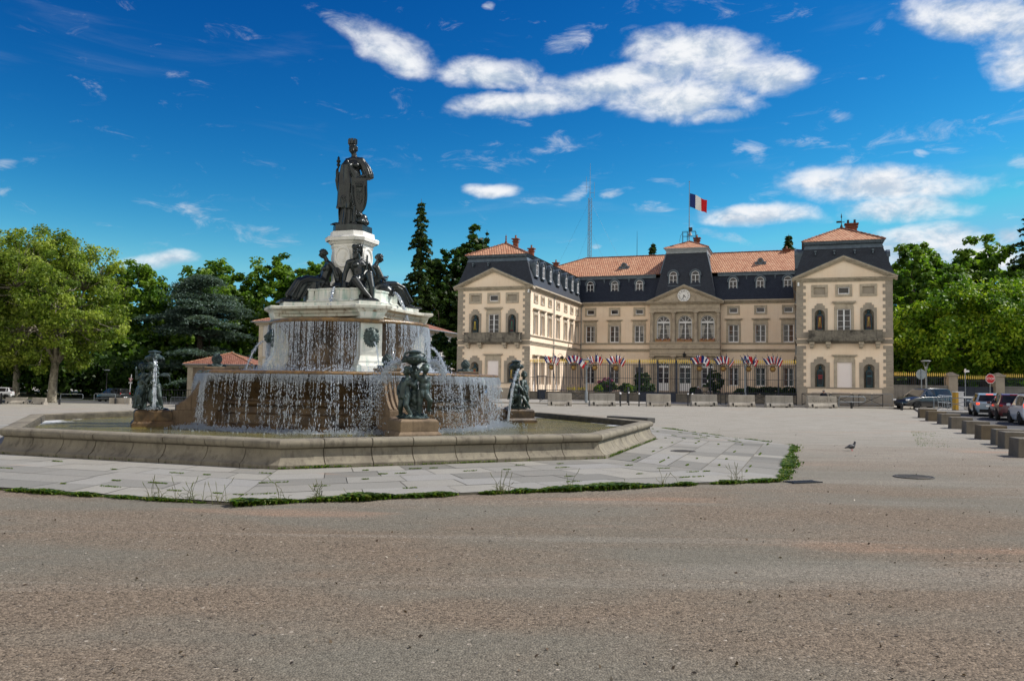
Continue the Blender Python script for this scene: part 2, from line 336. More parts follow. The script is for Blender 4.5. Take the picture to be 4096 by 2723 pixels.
def glass_mat(name, base, rough=.06):
    M = bpy.data.materials.new(name); M.use_nodes = True; n = NT(M.node_tree); b = M.node_tree.nodes['Principled BSDF']
    co = n.new('ShaderNodeTexCoord').outputs['Object']
    col = n.mix(n.smooth(n.noise(co, 1.1, 2, .5), .4, .6), (*base, 1), (base[0]*2.2+.004, base[1]*1.6+.002, base[2]*1.5+.002, 1))
    n.put(b.inputs['Base Color'], col); b.inputs['Roughness'].default_value = rough; b.inputs['Specular IOR Level'].default_value = .5
    n.put(b.inputs['Normal'], n.bump(n.noise(co, 1.3, 2, .5), .12, .05))
    return M
MT['glass'] = glass_mat('window_glass', (.014, .014, .016))
MT['carglass'] = glass_mat('car_glass', (.01, .013, .014), .03)
def tile_mat(name, c1, c2, c3, rowh, colw, hilo, bstr, rough=.75):
    """roof covering in rows: rows follow height, columns follow the eave line"""
    M = bpy.data.materials.new(name); M.use_nodes = True; n = NT(M.node_tree); b = M.node_tree.nodes['Principled BSDF']
    co = n.new('ShaderNodeTexCoord').outputs['Object']; x, y, z = n.sep(co)
    nx, ny, nz = n.sep(n.new('ShaderNodeNewGeometry').outputs['Normal'])
    rz = n.math('DIVIDE', z, rowh); row = n.math('FLOOR', rz); fr = n.math('FRACT', rz)
    al = n.math('ADD', n.math('MULTIPLY', x, 1.0), n.math('MULTIPLY', y, 1.0))
    cx = n.math('ADD', n.math('DIVIDE', al, colw), n.math('MULTIPLY', row, .5)); ci = n.math('FLOOR', cx); cf = n.math('FRACT', cx)
    wn = n.new('ShaderNodeTexWhiteNoise', noise_dimensions='2D'); n.put(wn.inputs['Vector'], n.comb(ci, row, 0))
    f = n.math('ADD', n.math('MULTIPLY', wn.outputs['Value'], .6), n.math('MULTIPLY', n.noise(co, .8, 4), .5))
    col = n.ramp(f, [(.15, c2), (.5, c1), (.9, c3)])
    edge = n.math('MULTIPLY', n.smooth(fr, 0, hilo), n.smooth(n.math('ABSOLUTE', n.math('SUBTRACT', cf, .5)), .5, .38))
    col = n.mix(n.math('SUBTRACT', 1, edge), col, tuple(c*.35 for c in c2)+(1,))
    n.put(b.inputs['Base Color'], col); b.inputs['Roughness'].default_value = rough
    h = n.math('ADD', n.math('MULTIPLY', n.math('SUBTRACT', 1, fr), 1.0), n.math('MULTIPLY', n.math('SINE', n.math('MULTIPLY', cf, math.pi)), .8))
    n.put(b.inputs['Normal'], n.bump(h, bstr, .05))
    return M
MT['tile'] = tile_mat('clay_tile', (.56, .27, .15), (.40, .165, .085), (.66, .38, .23), .125, .25, .42, .9)
MT['tile_old'] = tile_mat('old_clay_tile', (.29, .115, .07), (.18, .07, .045), (.36, .17, .115), .16, .3, .3, .8)
MT['slate'] = tile_mat('roof_slate', (.011, .018, .032), (.008, .0125, .023), (.018, .027, .043), .11, .22, .12, .25, .55)
def carpaint(name, c):
    M = pmat(name, c, None, rough=.3, spec=.5, coat=.8); return M
def emit(name, c, s):
    M = bpy.data.materials.new(name); M.use_nodes = True; b = M.node_tree.nodes['Principled BSDF']
    b.inputs['Base Color'].default_value = (*c, 1); b.inputs['Emission Color'].default_value = (*c, 1); b.inputs['Emission Strength'].default_value = s
    return M
def leaf_mat(name, lo, mid, hi, trans=.35, rough=.5):
    M = bpy.data.materials.new(name); M.use_nodes = True; t = M.node_tree; t.nodes.clear(); n = NT(t)
    a = n.new('ShaderNodeAttribute', attribute_name='tint').outputs['Fac']
    col = n.ramp(a, [(0, lo), (.5, mid), (1, hi)])
    p = n.new('ShaderNodeBsdfPrincipled'); n.put(p.inputs['Base Color'], col); p.inputs['Roughness'].default_value = rough; p.inputs['Specular IOR Level'].default_value = .25
    tr = n.new('ShaderNodeBsdfTranslucent'); n.put(tr.inputs['Color'], n.mix(.5, col, n.mix(1, col, (1.3, 1.5, .4, 1), 'MULTIPLY')))
    ms = n.new('ShaderNodeMixShader'); ms.inputs[0].default_value = trans
    t.links.new(p.outputs[0], ms.inputs[1]); t.links.new(tr.outputs[0], ms.inputs[2])
    o = n.new('ShaderNodeOutputMaterial'); t.links.new(ms.outputs[0], o.inputs[0])
    return M

# ------------------------------------------------------------------ ground
def sst(t): t = min(1, max(0, t)); return t*t*(3-2*t)
def gz(x, y):
    wl = sst((-x-4)/11)
    right = .25*sst((y-34)/26); left = -1.55*sst((y-36)/52)
    return right*(1-wl)+left*wl
def grid_axis(segs):
    out = []
    for a, b, n in segs: out += [a+(b-a)*i/n for i in range(n)]
    out.append(segs[-1][1]); return out
def gravel_mat():
    M = bpy.data.materials.new('gravel'); M.use_nodes = True; n = NT(M.node_tree); b = M.node_tree.nodes['Principled BSDF']
    co = n.new('ShaderNodeTexCoord').outputs['Object']; x, y, z = n.sep(co)
    big = n.noise(n.scale(co, .22, .5, 1), 1, 6, .6); mid = n.noise(n.scale(co, .8, 1.6, 1), 1, 5, .6)
    # compacted pale sand far off, coarse pink gravel near the front
    zone = n.smooth(n.math('ADD', y, n.math('MULTIPLY', n.math('SUBTRACT', big, .5), 16)), 8, 40)
    patch = n.smooth(n.noise(n.scale(co, .13, .3, 1), 1, 5, .55), .40, .60)
    pink = n.mix(patch, (.160, .124, .090, 1), (.150, .136, .108, 1))
    sand = n.mix(n.smooth(mid, .35, .7), (.305, .286, .25, 1), (.262, .243, .208, 1))
    col = n.mix(zone, pink, sand)
    red = n.math('MULTIPLY', n.smooth(n.noise(n.scale(co, .16, .55, 1), 1, 4, .5), .58, .74), .42)
    col = n.mix(red, col, (.36, .205, .13, 1))
    trk = n.smooth(n.noise(n.scale(co, .05, .9, 1), 1, 3, .5, .6), .56, .66, 0, .30)
    col = n.mix(trk, col, (.255, .232, .195, 1))
    dirt = n.math('MULTIPLY', n.smooth(n.noise(n.scale(co, .5, 2.2, 1), 1, 7, .7), .56, .74), .45)
    col = n.mix(dirt, col, (.155, .125, .098, 1))
    # stones: coloured grains of two sizes
    v = n.new('ShaderNodeTexVoronoi'); n.put(v.inputs['Vector'], co); v.inputs['Scale'].default_value = 58
    v2 = n.new('ShaderNodeTexVoronoi'); n.put(v2.inputs['Vector'], co); v2.inputs['Scale'].default_value = 17
    hs_ = n.new('ShaderNodeSeparateColor'); n.put(hs_.inputs[0], v.outputs['Color'])
    grain = n.ramp(hs_.outputs[0], [(0, .08), (.22, .38), (.62, .56), (1, .95)])
    gfade = n.smooth(y, 34, 7, .35, .85)
    gf2 = n.math('MULTIPLY', gfade, n.mix(patch, (1, 1, 1, 1), (.55, .55, .55, 1)))
    col = n.mix(gf2, col, grain, 'OVERLAY')
    hs2 = n.new('ShaderNodeSeparateColor'); n.put(hs2.inputs[0], v2.outputs['Color'])
    peb = n.math('MULTIPLY', n.math('MULTIPLY', n.smooth(hs2.outputs[0], .9, .93), n.smooth(v2.outputs['Distance'], .30, .22)), .9)
    col = n.mix(peb, col, n.mix(hs2.outputs[1], (.07, .06, .05, 1), (.46, .40, .33, 1)))
    n.put(b.inputs['Base Color'], col); b.inputs['Roughness'].default_value = .95; b.inputs['Specular IOR Level'].default_value = .15
    h = n.math('ADD', n.math('MULTIPLY', v.outputs['Distance'], -1.0), n.math('MULTIPLY', n.noise(co, 14, 4, .6), .8))
    h = n.math('ADD', h, n.math('MULTIPLY', n.noise(co, 2.0, 4, .6), 2.0))
    n.put(b.inputs['Normal'], n.bump(h, .6, .016))
    return M
MT['gravel'] = gravel_mat()
def asphalt_mat():
    M = pmat('asphalt', (.060, .060, .062), (.082, .08, .08), .7, .85, .3, 120, dirt=(.12, .11, .1), dscale=.5, damt=.3, fine=.5, fscale=150); return M
MT['asphalt'] = asphalt_mat()
MT['pavement'] = pmat('pavement_concrete', (.33, .31, .28), (.27, .255, .23), .8, .9, .2, 60, dirt=(.16, .15, .13), dscale=.9, damt=.4, fine=.3)
xs = grid_axis([(-1500, -90, 12), (-90, -46, 14), (-46, 46, 92), (46, 100, 14), (100, 1500, 12)])
ys = grid_axis([(-60, 0, 12), (0, 34, 20), (34, 100, 66), (100, 220, 14), (220, 3000, 14)])
g_ = MB()
for y in ys:
    for x in xs: g_.v.append((x, y, gz(x, y)))
nx_ = len(xs)
for j in range(len(ys)-1):
    for i in range(nx_-1):
        g_.f.append((j*nx_+i, j*nx_+i+1, (j+1)*nx_+i+1, (j+1)*nx_+i)); g_.mi.append(0)
tag(g_.build('ground', MT['gravel'], smooth=True, fixn=False), kind='structure')
def strip(name, rows, mat, dz=.005, nx=14, label=None, kind='structure'):
    """sheet laid on the ground between (xl, xr) at each y"""
    b = MB(); R_ = []
    for (y0, l0, r0), (y1, l1, r1) in zip(rows, rows[1:]):
        k = max(1, int(abs(y1-y0)/1.2))
        for i in range(k): t = i/k; R_.append((y0+(y1-y0)*t, l0+(l1-l0)*t, r0+(r1-r0)*t))
    R_.append(rows[-1])
    for y, l, r in R_:
        for i in range(nx+1):
            x = l+(r-l)*(i/nx)**1.5; b.v.append((x, y, gz(x, y)+dz))
    for j in range(len(R_)-1):
        for i in range(nx):
            a = j*(nx+1)+i; b.f.append((a, a+1, a+nx+2, a+nx+1)); b.mi.append(0)
    return tag(b.build(name, mat, fixn=False, smooth=True), kind=kind)
strip('road', [(-12, 5.4, 120), (24, 15.7, 120), (53, 27.3, 120), (57.5, 29.2, 120), (64.6, 33, 120), (71, 33.5, 120)], MT['asphalt'], nx=30)
strip('shaded_lawn', [(116.2, -150, -17), (175, -150, -6)], pmat('shaded_park_floor', (.035, .045, .018), (.06, .055, .03), .6, .95, .3, 20), nx=30)  # park ground, coloured dark to stand for the deep shade under the trees
strip('road', [(104, -150, -19), (116, -150, -17)], MT['asphalt'], nx=60)
# painted lines on the road at the right
mk = MB()
for k in range(9):
    y = 31+k*4.0; x = 21.2+(y-31)*.42+3.2
    p = [(x, y), (x+5.2, y+.25), (x+5.2, y+.40), (x, y+.15)]
    mk.quad(*[(a, b, gz(a, b)+.011) for a, b in p])
tag(mk.build('road_marking', MT['signwhite'], fixn=False), kind='structure')
# raised pavement in front of the railings, with its kerb
front = [(-12, 66.5), (-4, 65.2), (5, 65.0), (14, 66.0), (23, 66.6), (30.2, 65.0), (33.2, 67.2), (60, 71)]
pv = MB()
for (xa, ya), (xb, yb) in zip(front, front[1:]):
    k = max(1, int((xb-xa)/2))
    for i in range(k):
        x0, x1 = xa+(xb-xa)*i/k, xa+(xb-xa)*(i+1)/k; y0_, y1_ = ya+(yb-ya)*i/k, ya+(yb-ya)*(i+1)/k
        z0, z1 = gz(x0, y0_)+.11, gz(x1, y1_)+.11
        pv.quad((x0, y0_, z0), (x1, y1_, z1), (x1, 84, gz(x1, 84)+.11), (x0, 84, gz(x0, 84)+.11))
        pv.quad((x0, y0_, z0-.3), (x1, y1_, z1-.3), (x1, y1_, z1), (x0, y0_, z0))
tag(pv.build('pavement', MT['pavement'], fixn=False), kind='structure')
kb = MB()
for (xa, ya), (xb, yb) in zip(front, front[1:]):
    k = max(1, int((xb-xa)/1))
    for i in range(k):
        x0, x1 = xa+(xb-xa)*i/k+.005, xa+(xb-xa)*(i+1)/k-.005; y0_, y1_ = ya+(yb-ya)*i/k-.02, ya+(yb-ya)*(i+1)/k-.02
        z0, z1 = gz(x0, y0_), gz(x1, y1_)
        kb.hexa([(x0, y0_-.13, z0-.1), (x1, y1_-.13, z1-.1), (x1, y1_, z1-.1), (x0, y0_, z0-.1), (x0, y0_-.13, z0+.125), (x1, y1_-.13, z1+.125), (x1, y1_, z1+.125), (x0, y0_, z0+.125)])
tag(kb.build('kerb', pmat('kerb_stone', (.45, .42, .37), (.36, .33, .29), 2, .9, .2, 50)), kind='structure')

# ------------------------------------------------------------------ stone slab apron round the fountain
CX, CY = -5.62, 28.4
FA = R(-64)                               # axis of the front pier
PH = R(-86.5)                             # first corner of the octagons
def octo(rad, k=None, ph=PH):
    P = [(CX+rad*math.cos(ph+i*math.pi/4), CY+rad*math.sin(ph+i*math.pi/4)) for i in range(8)]
    return P
APR = [(-4.34, 12.95), (5.56, 17.15), (9.19, 26.9), (6.6, 36.2), (-6.5, 44.1), (-17.4, 39.2), (-21.2, 27.4), (-15.9, 16.35)]
def slab_mat():
    M = bpy.data.materials.new('granite_slabs'); M.use_nodes = True; n = NT(M.node_tree); b = M.node_tree.nodes['Principled BSDF']
    co = n.new('ShaderNodeTexCoord').outputs['Object']
    t = n.new('ShaderNodeAttribute', attribute_name='tint').outputs['Fac']
    col = n.ramp(t, [(0, (.16, .155, .138)), (.35, (.24, .23, .205)), (.7, (.285, .27, .235)), (1, (.26, .252, .235))])
    col = n.mix(n.smooth(n.noise(co, .9, 6, .65), .42, .75, 0, .5), col, (.23, .21, .18, 1))
    col = n.mix(.45, col, n.ramp(n.noise(co, 90, 2, .7), [(.3, .25), (.5, .5), (.7, .85)]), 'OVERLAY')
    rust = n.smooth(n.noise(n.scale(co, .35, 1.1, 1), 1, 4, .5), .66, .78, 0, .6)
    col = n.mix(rust, col, (.36, .20, .11, 1))
    n.put(b.inputs['Base Color'], col); b.inputs['Roughness'].default_value = .85; b.inputs['Specular IOR Level'].default_value = .25
    n.put(b.inputs['Normal'], n.bump(n.math('ADD', n.noise(co, 60, 3, .6), n.noise(co, 6, 3, .6)), .3, .012))
    return M
rng = random.Random(5)
inn = octo(10.85); V = []; Fc = []; T = []
for i in range(8):
    a, b = Vector(inn[i]), Vector(inn[(i+1) % 8]); c, d = Vector(APR[(i+1) % 8]), Vector(APR[i])
    rows = 5
    for r in range(rows):
        t0, t1 = r/rows+.0022, (r+1)/rows-.0022
        e0a, e0b = a.lerp(d, t0), b.lerp(c, t0); e1a, e1b = a.lerp(d, t1), b.lerp(c, t1)
        ln = (e0b-e0a).length; pos = 0; cuts = [0.]
        while pos < ln-.6:
            pos += rng.choice([.7, .9, 1.1, 1.3, 1.6])
            if pos < ln-.4: cuts.append(pos/ln)
        cuts.append(1.)
        for s0, s1 in zip(cuts, cuts[1:]):
            if (s1-s0)*ln < .04: continue
            g0, g1 = s0+.008/ln, s1-.008/ln; z = .046+rng.uniform(0, .004)
            o = len(V)
            for e_a, e_b, s in ((e0a, e0b, g0), (e0a, e0b, g1), (e1a, e1b, g1), (e1a, e1b, g0)):
                q = e_a.lerp(e_b, s); V.append((q.x, q.y, z+rng.uniform(0, .003)))
            Fc.append((o+3, o+2, o+1, o)); T.append(rng.random())
ap = raw_mesh('stone_paving', V, Fc, slab_mat(), attr=T); tag(ap, kind='structure')
jb = MB(); n8 = 8
jb.v = [(*p, .034) for p in APR]+[(*p, .034) for p in octo(9.8)]+[(*p, -.05) for p in APR]
for i in range(8):
    j = (i+1) % 8; jb.f.append((i, j, 8+j, 8+i)); jb.mi.append(0); jb.f.append((16+i, 16+j, j, i)); jb.mi.append(0)
tag(jb.build('paving_bed', pmat('joint_soil', (.10, .092, .072), (.15, .135, .105), 3, .95, .3, 40), fixn=False), kind='structure')

# ------------------------------------------------------------------ the prefecture building
BX, BY, TH = -5.2973, 80.0, -.3394
BW, BL, BD = 7.398, 38.7254, 19.0582
bc, bs = math.cos(TH), math.sin(TH)
def wuv(u, v, z=0): return (BX+u*bc-v*bs, BY+u*bs+v*bc, z)
bld = thing('town_palace', 'long pink three winged palace with slate mansards, tiled roofs and a clock', 'building', (BX, BY, 0), TH)
F0 = lambda a, z, d: (a, -d, z)                       # left wing front
FR = lambda a, z, d: (BL-BW+a, -d, z)                 # right wing front
FS = lambda a, z, d: (BW+d, a, z)                     # left wing, courtyard side
FT = lambda a, z, d: (BL-BW-d, a, z)                  # right wing, courtyard side
FM = lambda a, z, d: (a, BD-d, z)                     # main front
FC_ = lambda a, z, d: (a, BD-.7-d, z)                 # centre bay
WR = random.Random(77)
CURT = [pmat('net_curtain', (.34, .33, .31), (.22, .215, .205), 5, .9, stretch=(6, 6, .5)), pmat('dark_curtain', (.16, .10, .07), (.10, .07, .055), 5, .9, stretch=(6, 6, .5))]
def wall_holes(b, F, a0, a1, z0, z1, holes):
    A = sorted({a0, a1, *[h[0] for h in holes], *[h[1] for h in holes]}); Z = sorted({z0, z1, *[h[2] for h in holes], *[h[3] for h in holes]})
    for i in range(len(A)-1):
        for j in range(len(Z)-1):
            ca, cz = (A[i]+A[i+1])/2, (Z[j]+Z[j+1])/2
            if any(h[0] < ca < h[1] and h[2] < cz < h[3] for h in holes): continue
            b.quad(F(A[i], Z[j], 0), F(A[i+1], Z[j], 0), F(A[i+1], Z[j+1], 0), F(A[i], Z[j+1], 0))
    for h in holes:
        x0, x1, y0, y1, dp = h[:5]
        b.quad(F(x0, y0, 0), F(x0, y1, 0), F(x0, y1, -dp), F(x0, y0, -dp)); b.quad(F(x1, y0, 0), F(x1, y1, 0), F(x1, y1, -dp), F(x1, y0, -dp))
        b.quad(F(x0, y1, 0), F(x1, y1, 0), F(x1, y1, -dp), F(x0, y1, -dp)); b.quad(F(x0, y0, 0), F(x1, y0, 0), F(x1, y0, -dp), F(x0, y0, -dp))
        if len(h) > 5: b.quad(F(x0, y0, -dp), F(x1, y0, -dp), F(x1, y1, -dp), F(x0, y1, -dp))
def window(F, a0, a1, z0, z1, dep, cols, rows, name='window', parent=None, fw=.075, mid=True, solid=0, mt='white'):
    b = MB(); d0, d1 = -dep-.02, -dep+.05
    b.fbox(F, a0, a0+fw, z0, z1, d0, d1); b.fbox(F, a1-fw, a1, z0, z1, d0, d1)
    b.fbox(F, a0+fw, a1-fw, z1-fw, z1, d0, d1); b.fbox(F, a0+fw, a1-fw, z0, z0+fw*1.3, d0, d1)
    zi0, zi1 = z0+fw*1.3, z1-fw
    if solid: b.fbox(F, a0+fw, a1-fw, zi0, zi0+solid, d0, d1-.012); zi0 += solid
    for c in range(1, cols):
        x = a0+(a1-a0)*c/cols; hw = .055 if (mid and c*2 == cols) else .016
        b.fbox(F, x-hw, x+hw, zi0, zi1, d0, d1-(.002 if hw > .03 else .02))
    for r in range(1, rows):
        zz = zi0+(zi1-zi0)*r/rows; b.fbox(F, a0+fw, a1-fw, zz-.014, zz+.014, d0, d1-.026)
    o = b.build(name, MT[mt], parent or bld)
    p = MB(); p.fbox(F, a0+fw, a1-fw, zi0, zi1, -dep-.03, -dep-.005); p.build('pane', MT['glass'], o)
    if name == 'window' and rows == 3 and (parent or bld) is bld:
        for s in (0, 1):
            r_ = WR.random()
            if r_ < .45: continue
            w = (a1-a0)*WR.uniform(.12, .42); x0 = a0+fw if s == 0 else a1-fw-w; k = MB(); zl = zi0 if r_ < .85 else zi0+(zi1-zi0)*.5; k.fbox(F, x0, x0+w, zl, zi1, -dep-.004, -dep+.002); k.build('curtain', CURT[WR.randint(0, 1)], o)
    return o
def surround(F, o, a0, a1, z0, z1, wa=.23, top=.23, bot=0, d=.06, lint=None):
    b = MB(); e = .0
    b.fbox(F, a0-wa, a0-.001, z0-bot, z1+top, -.02, d); b.fbox(F, a1+.001, a1+wa, z0-bot, z1+top, -.02, d)
    b.fbox(F, a0-.001, a1+.001, z1, z1+top, -.02, d)
    if bot: b.fbox(F, a0-.001, a1+.001, z0-bot, z0, -.02, d)
    b.fbox(F, a0-wa+.04, a0-.06, z0-bot+.04, z1+top-.05, d, d+.018); b.fbox(F, a1+.06, a1+wa-.04, z0-bot+.04, z1+top-.05, d, d+.018)
    b.build('surround', MT['trim'], o)
    if lint:
        za, zb, ex = lint; c = MB()
        c.fbox(F, a0-wa+.04, a1+wa-.04, z1+top, za-.001, -.02, d-.02)
        c.fbox(F, a0-wa-.06, a1+wa+.06, za, za+(zb-za)*.45, -.02, .14); c.fbox(F, a0-wa-ex, a1+wa+ex, za+(zb-za)*.45, zb, -.02, .24)
        c.build('lintel', MT['trim'], o)
def band(F, a0, a1, spec, name, mt='trim', parent=None):
    b = MB()
    for z0, z1, d in spec: b.fbox(F, a0, a1, z0, z1, -.05, d)
    return b.build(name, MT[mt], parent or bld)
def pediment(F, ac, half, zb, zt, zi, dp, name, dwall):
    """raking cornice: tip height zb, apex zt, inner field from zi"""
    b = MB(); th = .34
    for s in (-1, 1):
        tip = (ac+s*half, zb); ap = (ac, zt); 
        for d1, t0, t1 in ((dp, 0, .13), (dp-.12, .13, .24), (dp-.26, .24, th)):
            p = [(tip[0], tip[1]-t0*.9), (ap[0], ap[1]-t0*1.12), (ap[0], ap[1]-t1*1.12), (tip[0], tip[1]-t1*.9)]
            b.fpoly(F, p if s < 0 else p[::-1], dwall-.3, d1)
    return b.build(name, MT['trim'], bld)
def flash(F, ac, half, zb, zt, dp):
    b = MB()
    for s in (-1, 1):
        p = [(ac+s*(half+.04), zb+.005), (ac, zt+.012), (ac, zt+.05), (ac+s*(half+.04), zb+.04)]
        b.fpoly(F, p if s > 0 else p[::-1], -.3, dp+.04)
    b.build('pediment_flashing', MT['zinc'], bld)
NS = MT['balcony']
def niche(F, ac, zb, zs, ow, steps, label=None):
    """arched niche with stepped stone surround; zs springing of the arch"""
    r = ow/2; o = MB(); d = .07
    (w1, z1), (w2, z2), (w3, z3) = steps     # half widths and top heights of the steps
    o.fbox(F, ac-w1, ac-r, zb, zs, -.02, d); o.fbox(F, ac+r, ac+w1, zb, zs, -.02, d)
    N = 64
    def outer(t):
        c, s = math.cos(t), math.sin(t)
        for k in range(900):
            q = r+k*.002; x, z = abs(q*c), zs+q*s
            inside = (x <= w1 and z <= z1) or (x <= w2 and z <= z2) or (x <= w3 and z <= z3)
            if not inside: return q
        return q
    for i in range(N):
        t0, t1 = math.pi*i/N, math.pi*(i+1)/N; P = []
        for dd in (d, -.02):
            for t, q in ((t0, r), (t0, outer(t0+1e-3)), (t1, outer(t1-1e-3)), (t1, r)): P.append(F(ac+q*math.cos(t), zs+q*math.sin(t), dd))
        o.hexa([P[0], P[1], P[5], P[4], P[3], P[2], P[6], P[7]])
    o.m = 1
    M_ = 10; Z = [zb, zs]
    for i in range(M_):
        t0, t1 = math.pi*i/M_, math.pi*(i+1)/M_; dpt = .42
        for a, b_ in ((zb, zs),):
            o.quad(F(ac+r*math.cos(t0), a, -dpt*math.sin(t0)), F(ac+r*math.cos(t1), a, -dpt*math.sin(t1)), F(ac+r*math.cos(t1), b_, -dpt*math.sin(t1)), F(ac+r*math.cos(t0), b_, -dpt*math.sin(t0)))
        for j in range(6):
            e0, e1 = math.pi/2*j/6, math.pi/2*(j+1)/6
            q = lambda t, e: F(ac+r*math.cos(e)*math.cos(t), zs+r*math.sin(e), -dpt*math.cos(e)*math.sin(t))
            o.quad(q(t0, e0), q(t1, e0), q(t1, e1), q(t0, e1))
    o.quad(F(ac-r, zb, 0), F(ac+r, zb, 0), F(ac+r, zb, -.43), F(ac-r, zb, -.43))
    return o.build('niche', [MT['quoin'], MT['quoin']], bld, fixn=False)

# ---- the two wing fronts
ATT = [(1.35, 2.25, 9.67, 10.28), (3.25, 4.15, 9.67, 10.28), (5.14, 6.06, 9.67, 10.28)]
def wing_front(F):
    b = MB(); holes = []
    holes += [(*ATT[0], .12, 1), (*ATT[1], .2), (*ATT[2], .12, 1)]
    holes += [(3.17, 4.25, 6.4, 8.44, .22), (3.15, 4.3, 1.87, 3.97, .1)]
    for ac in (1.81, 5.60): holes += [(ac-.41, ac+.41, 6.45, 8.49, 0.0), (ac-.43, ac+.43, 1.87, 3.90, 0.0)]
    wall_holes(b, F, 0, BW, .1, 11.05, [h for h in holes if h[4] > 0]+[(h[0], h[1], h[2], h[3], .005) for h in holes if h[4] == 0])
    b.build('front_wall', MT['stucco'], bld, fixn=False)
    # spandrels that close the square holes over the niche arches are covered by the stone surround
    for k, (a0, a1, z0, z1) in enumerate(ATT):
        if k == 1:
            o = window(F, a0, a1, z0, z1, .14, 1, 1)
        else:
            q = MB(); q.fbox(F, a0, a1, z0, z1, -.11, -.07); o = q.build('blind_panel', MT['quoin'], bld)
        surround(F, o, a0, a1, z0, z1, .2, .21, .2, .07)
    o = window(F, 3.17, 4.25, 6.4, 8.44, .16, 2, 4); surround(F, o, 3.17, 4.25, 6.4, 8.44, .22, .22, 0, .06, (8.86, 9.08, .17))
    q = MB(); q.fbox(F, 3.15, 4.3, 1.87, 3.97, -.09, -.03); o = q.build('blind_door', MT['stucco_pale'], bld)
    surround(F, o, 3.15, 4.3, 1.87, 3.97, .25, .25, 0, .08, (4.44, 4.61, .17))
    for ac in (1.81, 5.60):
        niche(F, ac, 6.55, 7.98, .82, ((.62, 8.50), (.40, 8.74), (.245, 8.91)))
        niche(F, ac+.02, 1.89, 3.40, .86, ((.75, 3.96), (.48, 4.23), (.255, 4.41)))
    # quoins
    q = MB(); q2 = MB(); h = .283; z = 1.40; k = 0
    while z < 10.78:
        if 5.5 < z+h/2 < 6.5: z += h; k += 1; continue
        wq = .71 if k % 2 else .50; zt = min(z+h-.012, 10.8)
        q.fbox(F, -.045, wq, z, zt, -.2, .045); q2.fbox(F, BW-wq, BW+.045, z, zt, -.2, .045); z += h; k += 1
    q.build('quoin_stones', MT['quoin'], bld); q2.build('quoin_stones', MT['quoin'], bld)
    band(F, -.06, BW+.06, [(5.52, 5.62, .07), (5.62, 5.78, .10), (5.78, 5.88, .17), (6.0, 6.5, .055)], 'string_course', 'quoin')
    band(F, -.07, BW+.07, [(.1, 1.36, .07), (1.78, 1.88, .09)], 'plinth', 'quoin')
    for a0, a1 in ((0, .81), (BW-.81, BW)): q = MB(); q.fbox(F, a0, a1, 1.36, 1.78, -.02, .062); q.build('plinth_block', MT['quoin'], bld)
    # balcony
    q = MB(); q.fbox(F, .92, 6.60, 5.90, 6.56, .56, .70); q.fbox(F, .92, 1.06, 5.90, 6.56, 0, .56); q.fbox(F, 6.46, 6.60, 5.90, 6.56, 0, .56)
    q.fbox(F, .88, 6.64, 6.56, 6.63, -.0, .74); 
    q.fbox(F, .86, 6.66, 5.66, 5.76, .17, .74); q.fbox(F, .78, 6.74, 5.76, 5.90, .17, .82)
    q.fbox(F, 1.12, 6.40, 6.02, 6.12, .70, .715)
    bal = q.build('balcony', MT['balcony'], bld)
    for c in (1.17, 2.46, 5.0, 6.27):
        q = MB(); q.fbox(F, c-.2, c+.2, 5.46, 5.655, 0, .64); q.fbox(F, c-.16, c+.16, 5.24, 5.455, 0, .42); q.fbox(F, c-.12, c+.12, 5.12, 5.235, 0, .2)
        q.build('corbel', MT['trim'], bal)
    # entablature and pediment
    band(F, -.05, BW+.05, [(10.72, 10.82, .08), (10.82, 10.93, .2)], 'architrave')
    band(F, -.36, BW+.36, [(10.931, 11.02, .34), (11.021, 11.055, .40)], 'cornice')
    q = MB(); q.fpoly(F, [(.1, 11.05), (BW-.1, 11.05), (BW/2, 12.75)], -.25, .02); q.build('pediment_field', MT['stucco'], bld)
    pediment(F, BW/2, BW/2+.40, 11.09, 12.88, 11.0, .44, 'pediment', 0); flash(F, BW/2, BW/2+.4, 11.09, 12.88, .44)
    # little security camera under the cornice
    cmx = BW-.12 if F is F0 else .12
    q = MB(); q.fbox(F, cmx-.07, cmx+.07, 10.50, 10.74, .06, .22); q.fbox(F, cmx-.09, cmx+.09, 10.42, 10.50, .10, .30); q.build('security_camera', MT['signwhite'], bld, bevel=.02)
wing_front(F0); wing_front(FR)
# outer sides and backs of the wings
VB = BD+10
q = MB()
for u in (0, BL): q.quad((u, 0, .1), (u, VB, .1), (u, VB, 11.2), (u, 0, 11.2))
q.quad((0, VB, .1), (BL, VB, .1), (BL, VB, 11.2), (0, VB, 11.2)); q.build('rear_wall', MT['stucco'], bld, fixn=False)

